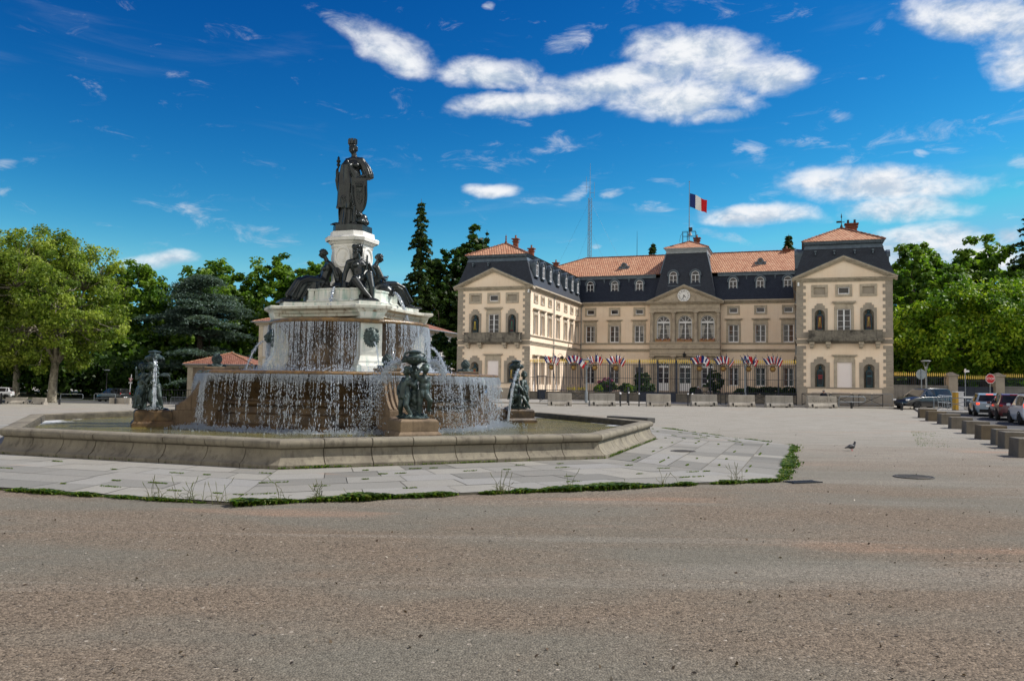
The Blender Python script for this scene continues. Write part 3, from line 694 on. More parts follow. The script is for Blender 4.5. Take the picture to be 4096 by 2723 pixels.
# ---- courtyard sides of the wings
BAYS = [1.73, 3.95, 6.43, 9.45, 12.36, 14.88, 17.2]
def wing_side(F):
    b = MB(); holes = []
    for c in BAYS: holes += [(c-.52, c+.52, 6.56, 8.44, .30), (c-.43, c+.43, 9.78, 10.28, .25), (c-.5, c+.5, 1.75 if c not in (1.73, 9.45) else 1.05, 3.9, .3)]
    wall_holes(b, F, 0, BD, .1, 11.2, holes); b.build('side_wall', MT['stucco'], bld, fixn=False)
    for c in BAYS:
        o = window(F, c-.52, c+.52, 6.56, 8.44, .24, 2, 3); surround(F, o, c-.52, c+.52, 6.56, 8.44, .22, .24, 0, .05, (8.88, 9.05, .12))
        o = window(F, c-.43, c+.43, 9.78, 10.28, .18, 1, 1); surround(F, o, c-.43, c+.43, 9.78, 10.28, .22, .22, .22, .05)
        if c in (1.73, 9.45): o = window(F, c-.5, c+.5, 1.05, 3.9, .2, 2, 3, 'door', solid=.9)
        else: o = window(F, c-.5, c+.5, 1.75, 3.9, .24, 2, 3)
        surround(F, o, c-.5, c+.5, 1.75, 3.9, .22, .24, 0, .05, (4.42, 4.6, .1))
    band(F, .05, BD, [(6.30, 6.36, .05), (6.36, 6.46, .11)], 'sill_band'); band(F, .05, BD, [(5.52, 5.62, .06), (5.62, 5.76, .10), (5.76, 5.86, .17)], 'string_course')
    band(F, .05, BD, [(10.72, 10.86, .08), (10.86, 11.0, .22), (11.0, 11.14, .36)], 'cornice')
    q = MB(); z = 1.4; k = 0
    while z < 10.5:
        if 5.5 < z+.14 < 6.5: z += .283; k += 1; continue
        q.fbox(F, -.02, .42 if k % 2 else .3, z, z+.271, -.1, .047); z += .283; k += 1
    q.build('quoin_stones', MT['stucco'], bld)
    for a in (7.7, BD-.25): q = MB(); q.tube([F(a, 10.9, .3), F(a+.01, 10.6, .1), F(a+.01, .3, .1)], .05, 6); q.build('downpipe', MT['lampgrey'], bld)
wing_side(FS); wing_side(FT)

# ---- main front
MBAYS = [8.56, 11.39, 14.26, 24.66, 27.5, 30.38]
b = MB(); holes = []
for c in MBAYS: holes += [(c-.55, c+.55, 6.6, 8.54, .25), (c-.45, c+.45, 9.82, 10.4, .22), (c-.51, c+.51, 1.85, 3.85, .25)]
wall_holes(b, FM, BW, BL-BW, .1, 11.3, holes); b.build('main_wall', MT['stucco'], bld, fixn=False)
for c in MBAYS:
    o = window(FM, c-.55, c+.55, 6.6, 8.54, .17, 2, 3, fw=.09); surround(FM, o, c-.55, c+.55, 6.6, 8.54, .22, .26, 0, .07, (9.05, 9.22, .17))
    o = window(FM, c-.45, c+.45, 9.82, 10.4, .14, 1, 1); surround(FM, o, c-.45, c+.45, 9.82, 10.4, .22, .24, .2, .06)
    o = window(FM, c-.51, c+.51, 1.85, 3.85, .2, 2, 3); surround(FM, o, c-.51, c+.51, 1.85, 3.85, .22, .24, 0, .06)
for a0, a1 in ((BW, 15.6), (23.4, BL-BW)):
    band(FM, a0, a1, [(6.36, 6.44, .05), (6.44, 6.58, .12)], 'sill_band'); band(FM, a0, a1, [(5.56, 5.66, .07), (5.66, 5.78, .12), (5.78, 5.88, .2)], 'string_course')
    band(FM, a0, a1, [(10.84, 10.96, .1), (10.96, 11.12, .26), (11.12, 11.26, .46)], 'cornice')
q = MB(); q.tube([FM(BL-BW-.22, 11, .3), FM(BL-BW-.22, 10.7, .1), FM(BL-BW-.22, .3, .1)], .05, 6); q.build('downpipe', MT['lampgrey'], bld)
# centre bay
UA, UB = 15.67, 23.30; CW = [17.10, 19.515, 21.935]
b = MB(); holes = []
for c in CW: holes += [(c-.75, c+.75, 6.87, 9.56, .3), (c-.66, c+.66, 1.19, 4.72, .35)]
wall_holes(b, FC_, UA, UB, .1, 11.1, holes)
b.quad(FC_(UA, .1, 0), FC_(UA, 11.1, 0), FC_(UA, 11.1, -.8), FC_(UA, .1, -.8)); b.quad(FC_(UB, .1, 0), FC_(UB, 11.1, 0), FC_(UB, 11.1, -.8), FC_(UB, .1, -.8))
b.build('centre_bay', MT['trim'], bld, fixn=False)
def arch_unit(F, c, hw, z0, zs, dep, fr, name, solid=0, cols=2, rows=3):
    """arched opening: spandrel, archivolt, window or door with fanlight"""
    rr = hw
    sp = MB(); N = 12
    for s in (-1, 1):
        for i in range(N):
            t0, t1 = math.pi/2*i/N, math.pi/2*(i+1)/N
            P = [F(c+s*rr*math.cos(t0), zs+rr*math.sin(t0), .001), F(c+s*rr*math.cos(t1), zs+rr*math.sin(t1), .001), F(c+s*rr*math.cos(t1), zs+rr+.02, .001), F(c+s*rr*math.cos(t0), zs+rr+.02, .001)]
            sp.quad(*P); sp.quad(P[0], P[1], F(c+s*rr*math.cos(t1), zs+rr*math.sin(t1), -dep-.05), F(c+s*rr*math.cos(t0), zs+rr*math.sin(t0), -dep-.05))
    sp.farch(F, c, zs, rr+.01, rr+.22, 0, math.pi, -.01, .06, 16); sp.farch(F, c, zs, rr+.22, rr+.27, 0, math.pi, -.01, .1, 16)
    sp.fbox(F, c-rr-.27, c-rr-.01, zs-.16, zs-.005, -.01, .08); sp.fbox(F, c+rr+.01, c+rr+.27, zs-.16, zs-.005, -.01, .08)
    sp.build('archivolt', MT['trim'], bld, fixn=False)
    o = window(F, c-hw, c+hw, z0, zs, dep, cols, rows, name, solid=solid, fw=.09)
    w = MB(); w.farch(F, c, zs, rr-.085, rr+.005, 0, math.pi, -dep-.02, -dep+.05, 16)
    for t in (math.pi/4, math.pi/2, 3*math.pi/4):
        dx, dz = math.cos(t), math.sin(t); px_, pz_ = -dz*.022, dx*.022
        w.fpoly(F, [(c+px_, zs+pz_), (c-px_, zs-pz_), (c+dx*(rr-.05)-px_, zs+dz*(rr-.05)-pz_), (c+dx*(rr-.05)+px_, zs+dz*(rr-.05)+pz_)], -dep-.02, -dep+.035)
    w.fbox(F, c-hw, c+hw, zs-.001, zs+.11, -dep-.02, -dep+.07)
    w.build('fanlight', MT['white'], o)
    p = MB(); p.fan(F, c, zs, rr, 0, math.pi, -dep-.01); p.build('pane', MT['glass'], o, fixn=False)
    return o
curt = pmat('curtain_cloth', (.42, .40, .37), (.33, .32, .3), 6, .9)
for c in CW:
    o = arch_unit(FC_, c, .75, 6.87, 8.81, .22, .09, 'arched_window')
    for s in (-1, 1):
        k = MB(); P = [(c+s*.62, 8.5), (c+s*.22, 8.5), (c+s*.36, 7.9), (c+s*.46, 7.2), (c+s*.62, 7.2)]
        k.fpoly(FC_, P if s < 0 else P[::-1], -.222, -.212); k.build('curtain', curt, o, fixn=False)
    arch_unit(FC_, c, .66, 1.19, 3.86, .28, .09, 'door', solid=.75)
b = MB()
for u in (15.86, 18.27, 20.70, 23.12):
    for zb, zt, r0 in ((6.62, 9.95, .22), (1.1, 5.05, .24)):
        M_ = Matrix.Translation(FC_(u, 0, .2))
        c = MB(); c.lathe([(r0*1.25, zb), (r0*1.25, zb+.1), (r0*1.1, zb+.16), (r0, zb+.22), (r0*1.0, zb+1.2), (r0*.88, zt-.32), (r0*.98, zt-.28), (r0*.88, zt-.25), (r0*.9, zt-.2), (r0*1.22, zt-.1)], FC_(u, 0, .2), 16)
        c.fbox(FC_, u-r0*1.3, u+r0*1.3, zt-.1, zt, -.02, .2+r0*1.3)
        c.build('column', MT['trim'], bld, smooth=True, angle=40)
band(FC_, UA, UB, [(9.951, 10.3, .42), (10.3, 10.36, .48), (10.36, 10.80, .42)], 'entablature')
band(FC_, UA-.35, UB+.35, [(10.801, 10.9, .56), (10.901, 11.02, .72), (11.021, 11.08, .86)], 'cornice')
band(FC_, UA-.02, UB+.02, [(5.051, 5.3, .42), (5.301, 5.42, .5), (5.421, 5.85, .42), (5.851, 5.98, .58), (5.981, 6.46, .5), (6.461, 6.615, .6)], 'balcony')
q = MB(); q.fpoly(FC_, [(UA, 11.08), (UB, 11.08), ((UA+UB)/2, 12.75)], -.2, .45); q.build('pediment_field', MT['trim'], bld)
pediment(FC_, (UA+UB)/2, (UB-UA)/2+.38, 11.12, 12.93, 11, .9, 'pediment', .5); flash(FC_, (UA+UB)/2, (UB-UA)/2+.38, 11.12, 12.93, .9)
# clock
cc, cz, cr = 19.43, 11.74, .64
ck = MB(); ck.farch(FC_, cc, cz, cr-.03, cr+.05, 0, 2*math.pi, .44, .60, 40); ck.fan(FC_, cc, cz, cr, 0, 2*math.pi, .545, 40)
clock = ck.build('clock', MT['signwhite'], bld, fixn=False)
blk = MT['black']
RB = Matrix(((1, 0, 0, 0), (0, 0, -1, 0), (0, 1, 0, 0), (0, 0, 0, 1)))
for i, t in enumerate(['XII', 'I', 'II', 'III', 'IV', 'V', 'VI', 'VII', 'VIII', 'IX', 'X', 'XI']):
    a = math.pi/2-i*math.pi/6; p = FC_(cc+.49*math.cos(a), cz+.49*math.sin(a), .552)
    Mx = Matrix.Translation(p) @ RB @ Matrix.Rotation(a-math.pi/2, 4, 'Z') @ Matrix.Diagonal((1.0, 1.25, 1, 1))
    text_mesh('numeral', t, .19, blk, clock, Mx)
for nm, a, ln, w_ in (('hour_hand', R(-46), .34, .035), ('minute_hand', R(-108), .50, .026)):
    h = MB(); dx, dz = math.cos(a), math.sin(a); px_, pz_ = -dz*w_, dx*w_
    h.fpoly(FC_, [(cc-dx*.1+px_*.6, cz-dz*.1+pz_*.6), (cc-dx*.1-px_*.6, cz-dz*.1-pz_*.6), (cc+dx*ln*.6-px_*1.3, cz+dz*ln*.6-pz_*1.3), (cc+dx*ln, cz+dz*ln), (cc+dx*ln*.6+px_*1.3, cz+dz*ln*.6+pz_*1.3)], .56, .57 if nm == 'hour_hand' else .575)
    h.build(nm, blk, clock)
h = MB(); h.fan(FC_, cc, cz, .06, 0, 2*math.pi, .578, 16); h.build('hub', blk, clock, fixn=False)

# ---- roofs
def frustum(b, r0, z0, r1, z1):
    (a0, a1, c0, c1), (e0, e1, g0, g1) = r0, r1
    p = [(a0, c0, z0), (a1, c0, z0), (a1, c1, z0), (a0, c1, z0), (e0, g0, z1), (e1, g0, z1), (e1, g1, z1), (e0, g1, z1)]
    b.add(p, [(0, 1, 5, 4), (1, 2, 6, 5), (2, 3, 7, 6), (3, 0, 4, 7), (4, 5, 6, 7)])
def hip(b, r, z0, ra, rb, z1, dmin=.0):     # hip roof: ridge from ra to rb
    a0, a1, c0, c1 = r
    p = [(a0, c0, z0), (a1, c0, z0), (a1, c1, z0), (a0, c1, z0), (*ra, z1), (*rb, z1)]
    return p
def hip_caps(pairs, rad=.085):
    b = MB()
    for p, q_ in pairs:
        p, q_ = Vector(p), Vector(q_); n_ = max(2, int((q_-p).length/.38))
        for i in range(n_):
            s, e = p.lerp(q_, i/n_), p.lerp(q_, (i+1)/n_+.01); b.tube([s+Vector((0, 0, .0)), e+Vector((0, 0, .03))], [rad*.85, rad*1.12], 7)
    return b
for (u0, tag_) in ((0, 'l'), (BL-BW, 'r')):
    u1 = u0+BW; uc = (u0+u1)/2
    b = MB(); frustum(b, (u0-.28, u1+.28, .12, VB), 11.1, (u0+.62, u1-.62, .72, VB-.7), 13.72); b.build('mansard', MT['slate'], bld, fixn=False)
    b = MB(); frustum(b, (u0+.55, u1-.55, .65, VB-.6), 13.62, (u0+.70, u1-.70, .82, VB-.6), 14.05); frustum(b, (u0+.62, u1-.62, .72, VB-.6), 14.05, (u0+.55, u1-.55, .66, VB-.5), 14.2)
    b.box(u0+.50, u1-.50, .60, VB-.4, 14.2, 14.29)
    n_ = 46
    for i in range(n_):
        a = u0+.72+(BW-1.44)*i/(n_-1); b.box(a-.03, a+.03, .60, .72, 14.03, 14.19)
    b.build('roof_gutter', MT['zinc'], bld)
    e = (u0+.40, u1-.40, .50, VB-.3); ra = (uc, 3.2); rb = (uc, VB-3.4); zt = 15.82
    b = MB(); p = hip(b, e, 14.30, ra, rb, zt); b.add(p, [(0, 1, 4), (1, 2, 5, 4), (2, 3, 5), (3, 0, 4, 5), (3, 2, 1, 0)]); rf = b.build('tiled_roof', MT['tile'], bld, fixn=False)
    hip_caps([(p[0], p[4]), (p[1], p[4]), (p[4], p[5])]).build('ridge_tiles', MT['tile_old'], rf)
# main roof
MR = [(-.7, 16.9), (22.1, BL+.6)]
b = MB(); frustum(b, (BW-.2, BL-BW+.2, BD-.46, VB+.2), 11.26, (BW-1.0, BL-BW+1.0, BD+.80, VB-.8), 14.06); b.build('mansard', MT['slate'], bld, fixn=False)
for a0, a1 in ((BW-1, 16.0), (22.9, BL-BW+1)):
    b = MB(); b.box(a0, a1, BD+.66, BD+1.2, 14.02, 14.30); b.box(a0, a1, BD+.56, BD+1.2, 14.301, 14.42)
    b.build('roof_gutter', MT['zinc'], bld)
b = MB(); e = (-1.0, BL+1.0, BD+.52, VB+.3); p = hip(b, e, 14.43, (6.7, BD+5), (BL-6.7, BD+5), 17.28); b.add(p, [(0, 1, 5, 4), (1, 2, 5), (2, 3, 4, 5), (3, 0, 4), (3, 2, 1, 0)])
rf = b.build('tiled_roof', MT['tile'], bld, fixn=False); hip_caps([(p[0], p[4]), (p[1], p[5]), (p[4], p[5])], .08).build('ridge_tiles', MT['tile_old'], rf)
for u in (12.0, 27.4):   # round roof lights
    o = MB(); v0 = BD+2.1; zc = 15.8
    Fo = lambda a, z, d, v0=v0: (a, v0-d, z)
    o.farch(Fo, u, zc, .20, .34, 0, 2*math.pi, -.6, .06, 20); o.fbox(Fo, u-.6, u+.6, zc-.46, zc-.33, -.5, .12); o.fbox(Fo, u-.62, u-.33, zc-.33, zc-.05, -.7, -.16); o.fbox(Fo, u+.33, u+.62, zc-.33, zc-.05, -.7, -.16)
    oo = o.build('roof_light', MT['zinc'], bld); o = MB(); o.fan(Fo, u, zc, .21, 0, 2*math.pi, -.05, 20); o.build('pane', MT['glass'], oo, fixn=False)
# centre pavilion
uc = (UA+UB)/2
b = MB(); frustum(b, (UA+.38, UB-.38, BD-1.0, BD+8), 11.2, (16.72, 22.25, BD-.25, BD+6.6), 14.4); frustum(b, (16.72, 22.25, BD-.25, BD+6.6), 14.4, (17.28, 21.69, BD+.35, BD+6.0), 16.72); b.build('mansard', MT['slate'], bld, fixn=False)
b = MB(); b.box(17.2, 21.77, BD+.27, BD+6.1, 16.70, 16.78); frustum(b, (17.24, 21.73, BD+.31, BD+6.05), 16.78, (17.16, 21.81, BD+.2, BD+6.15), 17.14); b.box(17.06, 21.91, BD+.1, BD+6.3, 17.14, 17.26)
for s in (17.28, 21.69): pass
b.build('roof_gutter', pmat('pale_zinc', (.34, .37, .4), (.26, .29, .32), 3, .5, metal=.2), bld)
for s, us in ((1, (21.73, 22.29)), (-1, (17.24, 16.68))):   # zinc hips of the centre pavilion
    for va, vb in ((-.29, .32), (6.6, 6.0)): t = MB(); t.tube([(us[1], BD+va, 14.4), (us[0], BD+vb, 16.75)], .07, 6); t.build('hip_flashing', MT['zinc'], bld)
b = MB(); e = (16.98, 21.99, BD+.02, BD+6.4); ap = (uc, BD+3.2, 18.5); b.add([(e[0], e[2], 17.27), (e[1], e[2], 17.27), (e[1], e[3], 17.27), (e[0], e[3], 17.27), ap], [(0, 1, 4), (1, 2, 4), (2, 3, 4), (3, 0, 4), (3, 2, 1, 0)])
rf = b.build('tiled_roof', MT['tile'], bld, fixn=False); hip_caps([((e[0], e[2], 17.27), ap), ((e[1], e[2], 17.27), ap)], .08).build('ridge_tiles', MT['tile_old'], rf)
# dormers
def dormer(F, c, zb, zs, hw, d0, depth):
    b = MB(); t = hw+.13; hb = t+.02
    b.fbox(F, c-t, c-hw, zb-.12, zs, -depth, d0); b.fbox(F, c+hw, c+t, zb-.12, zs, -depth, d0); b.fbox(F, c-t-.06, c+t+.06, zb-.22, zb-.121, -depth*.4, d0+.06)
    b.farch(F, c, zs, hw, t, 0, math.pi, -depth, d0, 12); b.farch(F, c, zs, t, t+.09, -.12, math.pi+.12, d0-.2, d0+.09, 14); b.farch(F, c, zs, t, t+.03, 0, math.pi, -depth, d0-.2, 12)
    o = b.build('dormer', MT['zinc'], bld)
    w = MB(); f = .05
    w.fbox(F, c-hw, c-hw+f, zb-.12, zs, d0-.1, d0-.03); w.fbox(F, c+hw-f, c+hw, zb-.12, zs, d0-.1, d0-.03); w.fbox(F, c-hw+f, c+hw-f, zb-.12, zb-.02, d0-.1, d0-.03)
    w.fbox(F, c-.03, c+.03, zb-.02, zs, d0-.1, d0-.04); w.fbox(F, c-hw+f, c+hw-f, zs-.03, zs+.03, d0-.1, d0-.032); w.farch(F, c, zs, hw-f, hw, 0, math.pi, d0-.1, d0-.03, 12)
    w.fbox(F, c-hw+f, c-.03, (zb+zs)/2-.012, (zb+zs)/2+.012, d0-.1, d0-.05); w.fbox(F, c+.03, c+hw-f, (zb+zs)/2-.012, (zb+zs)/2+.012, d0-.1, d0-.05)
    w.build('window_frame', MT['white'], o)
    g = MB(); g.fbox(F, c-hw+.01, c+hw-.01, zb-.12, zs, d0-.12, d0-.075); g.fan(F, c, zs, hw-.01, 0, math.pi, d0-.075); g.build('pane', MT['glass'], o, fixn=False)
for c in (8.45, 11.35, 14.22, 24.6, 27.48, 30.32): dormer(FM, c, 12.30, 13.34, .40, -.1, 1.2)
for c in (18.15, 20.59): dormer(lambda a, z, d: (a, BD-.1-d, z), c, 13.05, 14.10, .43, .45, 1.3)
for c in (1.75, 3.85, 6.33, 9.22, 12.2, 14.77, 17.15): dormer(FS, c, 12.30, 13.28, .40, .12, 1.2); dormer(FT, c, 12.30, 13.28, .40, .12, 1.2)
for v in (4.0, 8, 12):
    dormer(lambda a, z, d: (-d, a, z), v, 12.3, 13.28, .40, .12, 1.2); dormer(lambda a, z, d: (BL+d, a, z), v, 12.3, 13.28, .40, .12, 1.2)
for u, v0, z0 in ((10, BD, 13.9), (12.9, BD, 13.9), (26, BD, 13.9), (29, BD, 13.9), (18, BD-.35, 16.1), (19.5, BD-.35, 16.2), (20.9, BD-.35, 16.1), (1.3, -.25, 13.45), (2.9, -.25, 13.45), (BL-BW+1.5, -.25, 13.4), (BL-BW+3.0, -.25, 13.4), (BL-BW+4.6, -.25, 13.4), (BL-BW+6, -.25, 13.4)):
    q = MB(); q.box(u-.09, u+.09, v0+.6, v0+1.0, z0-.06, z0+.06); q.box(u-.05, u+.05, v0+.58, v0+.8, z0-.28, z0-.12); q.build('roof_hook', MT['zinc'], bld)
# chimneys
def chimney(u, v, zb, zt, wx, wy, pots=1, cap=True):
    b = MB(); b.box(u-wx, u+wx, v-wy, v+wy, zb, zt); b.box(u-wx-.09, u+wx+.09, v-wy-.09, v+wy+.09, zt-.26, zt-.17); b.box(u-wx-.14, u+wx+.14, v-wy-.14, v+wy+.14, zt, zt+.1)
    o = b.build('chimney', MT['brick'], bld); p = MB()
    for i in range(pots): p.lathe([(.11, zt+.1), (.09, zt+.42), (.11, zt+.45)], (u+(i-(pots-1)/2)*.55, v, 0), 10)
    p.build('chimney_pot', MT['tile_old'] if pots == 1 else MT['black'], o)
    return o
chimney(4.25, 4.6, 14.6, 16.4, .22, .22); chimney(4.5, 9.0, 15, 16.1, .24, .24); chimney(3.1, BD+4, 15.5, 16.6, .28, .26)
chimney(BL-BW+4.6, 5.0, 15, 16.4, .45, .3, 2); chimney(20.2, BD+4.2, 17.4, 18.95, .3, .26); chimney(BL-BW-1.2, BD+5, 16.4, 17.35, .3, .26)
for u, z in ((BW/2, 15.8), ):
    b = MB(); b.lathe([(.16, z-.1), (.12, z+.15), (.05, z+.35), (.1, z+.45), (.04, z+.55), (.09, z+.66), (.02, z+.85), (.01, z+.95)], (u, 3.2, 0), 12); b.build('finial', MT['brick'], bld, smooth=True)
u = BL-BW/2; z = 15.8
b = MB(); b.lathe([(.17, z-.1), (.1, z+.2), (.03, z+.4), (.02, z+.9), (.06, z+1.0), (.005, z+1.35)], (u, 3.2, 0), 10); b.box(u-.42, u-.02, 3.17, 3.23, z+.50, z+.66); b.box(u, u+.25, 3.18, 3.22, z+.53, z+.58); b.build('weather_vane', MT['black'], bld)
# wall lanterns
def lantern(F, a, z):
    b = MB(); b.tube([F(a, z+.5, .02), F(a, z+.75, .25), F(a, z+.62, .5), F(a, z+.45, .5)], .025, 6)
    b.hexa([F(a-.1, z, .4), F(a+.1, z, .4), F(a+.1, z, .6), F(a-.1, z, .6), F(a-.16, z+.35, .34), F(a+.16, z+.35, .34), F(a+.16, z+.35, .66), F(a-.16, z+.35, .66)])
    b.hexa([F(a-.19, z+.35, .31), F(a+.19, z+.35, .31), F(a+.19, z+.35, .69), F(a-.19, z+.35, .69), F(a-.04, z+.5, .46), F(a+.04, z+.5, .46), F(a+.04, z+.5, .54), F(a-.04, z+.5, .54)])
    b.build('wall_lantern', MT['black'], bld)
lantern(FS, 9.45, 4.25); lantern(FC_, 19.5, 4.9); lantern(FM, 31.0, 4.3)
# raised forecourt behind the railings
b = MB(); b.quad((BW, .35, 1.0), (BL-BW, .35, 1.0), (BL-BW, BD, 1.0), (BW, BD, 1.0)); b.build('forecourt', MT['gravel'], None, fixn=False)
fo = bpy.data.objects['forecourt']; fo.location = (BX, BY, 0); fo.rotation_euler = (0, 0, TH); tag(fo, kind='structure')

# ------------------------------------------------------------------ fountain
ft = thing('monumental_fountain', 'tall stone fountain with two overflowing basins inside a low octagonal pool', 'fountain', (CX, CY, 0))
def oc(rad): return [(rad*math.cos(PH+i*math.pi/4), rad*math.sin(PH+i*math.pi/4)) for i in range(8)]
# pool rim: one swept ring of separate stones
PROF = [(.13, -.04), (.13, .125), (.115, .14), (.095, .15), (.045, .185), (-.005, .24), (-.045, .31), (-.07, .38), (-.08, .445), (-.07, .46), (-.02, .475), (.015, .50), (.03, .535), (.04, .575), (.03, .615), (0, .645), (-.06, .665), (-.30, .672), (-.40, .655), (-.44, .60), (-.45, .1)]
def ring_stones(rad, prof, k, gap, rng, jit=.006):
    b = MB(); P = [Vector((*p, 0)) for p in oc(rad)]; L = len(prof)
    for i in range(8):
        a, c = P[i], P[(i+1) % 8]; e = (c-a).normalized(); nrm = Vector((e.y, -e.x, 0)); tanh = math.tan(math.pi/8)
        ln = (c-a).length; cuts = [0]+[ (j+rng.uniform(-.12, .12))/k for j in range(1, k)]+[1]
        for j in range(k):
            s0, s1 = cuts[j], cuts[j+1]; o = len(b.v); dj = rng.uniform(-jit, jit); zj = rng.uniform(-jit*.6, jit*.6)
            sub = 3
            for q in range(sub+1):
                s = s0+(s1-s0)*q/sub
                for d, z in prof:
                    d2 = d+dj; ext = d2*tanh
                    t0 = -ext/ln if j == 0 else s0+gap/ln; t1 = 1+ext/ln if j == k-1 else s1-gap/ln
                    t = t0+(t1-t0)*q/sub
                    sh = 1 if z > 0 else 0
                    p = a+(c-a)*t+nrm*d2; b.v.append((p.x, p.y, z+zj*sh))
            for q in range(sub):
                for l in range(L-1): b.f.append((o+q*L+l, o+(q+1)*L+l, o+(q+1)*L+l+1, o+q*L+l+1)); b.mi.append(0)
            b.f.append(tuple(o+l for l in range(L))[::-1]); b.mi.append(0); b.f.append(tuple(o+sub*L+l for l in range(L))); b.mi.append(0)
    return b
rs = ring_stones(10.63, PROF, 8, .011, random.Random(3))
pool = rs.build('pool_rim', MT['granite'], ft, smooth=True, angle=35)
b = MB(); b.sweep(oc(10.63), [(d-.022, z-.012) for d, z in PROF]); b.build('rim_joint', pmat('dark_joint', (.05, .045, .035), (.09, .08, .06), 4, .95), ft, fixn=False)
b = MB(); b.add([(*p, .02) for p in oc(10.3)], [tuple(range(8))]); b.build('pool_floor', MT['wetstone'], ft, fixn=False)
# big lower basin
def octa_pts(nper):
    P = []
    for i in range(8):
        a, c = Vector(oc(1)[i]), Vector(oc(1)[(i+1) % 8]); e = (c-a).normalized(); nrm = Vector((e.y, -e.x))
        for j in range(nper): P.append((a.lerp(c, j/nper), nrm, j/nper))
    return P
OP = octa_pts(64)
def ring_profile(prof, flute=True):
    """prof: (radius, z, flute depth)"""
    b = MB(); L = len(prof); n_ = len(OP)
    for p, nr, s in OP:
        w = s*17; fr = abs((w % 1)-.5)*2                       # 17 flutes a side
        fl = math.sqrt(max(0, 1-fr*fr))*1.0
        for r, z, fd in prof:
            q = p*r-nr*(fd*fl); b.v.append((q.x, q.y, z))
    for i in range(n_):
        j = (i+1) % n_
        for l in range(L-1): b.f.append((i*L+l, j*L+l, j*L+l+1, i*L+l+1)); b.mi.append(0)
    return b
ring_profile([(4.9, .02, 0), (4.9, .58, 0), (4.84, .62, 0), (4.72, .64, 0), (4.70, .90, 0), (4.62, .94, 0), (4.42, .95, 0), (4.40, 1.13, 0), (4.5, 1.16, 0), (4.55, 1.22, 0), (4.5, 1.29, 0), (4.34, 1.32, 0), (4.33, 1.36, 0)]).build('basin_steps', MT['wetstone'], ft, fixn=False, smooth=True, angle=35)
ring_profile([(4.33, 1.36, .0), (4.38, 1.40, .02), (4.50, 1.47, .075), (4.66, 1.60, .085), (4.80, 1.76, .085), (4.86, 1.88, .06), (4.88, 1.92, 0), (4.95, 1.95, 0), (4.95, 2.06, 0), (5.0, 2.08, 0)]).build('fluted_bowl', MT['wetstone'], ft, fixn=False, smooth=True, angle=40)
ring_profile([(5.0, 2.08, 0), (5.1, 2.085, 0), (5.16, 2.11, 0), (5.18, 2.15, 0), (5.16, 2.19, 0), (5.10, 2.215, 0), (4.9, 2.22, 0), (4.8, 2.16, 0), (4.75, 1.9, 0)]).build('basin_lip', MT['rust'], ft, fixn=False, smooth=True)
AX = [FA+i*math.pi/2 for i in range(4)]
def FR_(ang):     # radial frame: r outward, t sideways
    c, s = math.cos(ang), math.sin(ang)
    return lambda r, t, z: (r*c-t*s, r*s+t*c, z)
tan_stone = pmat('console_stone', (.235, .17, .11), (.18, .13, .085), 2, .8, .3, 60, dirt=(.09, .065, .045), dscale=1.4, damt=.7, streak=(.07, .05, .035), samt=.6, fine=.35)
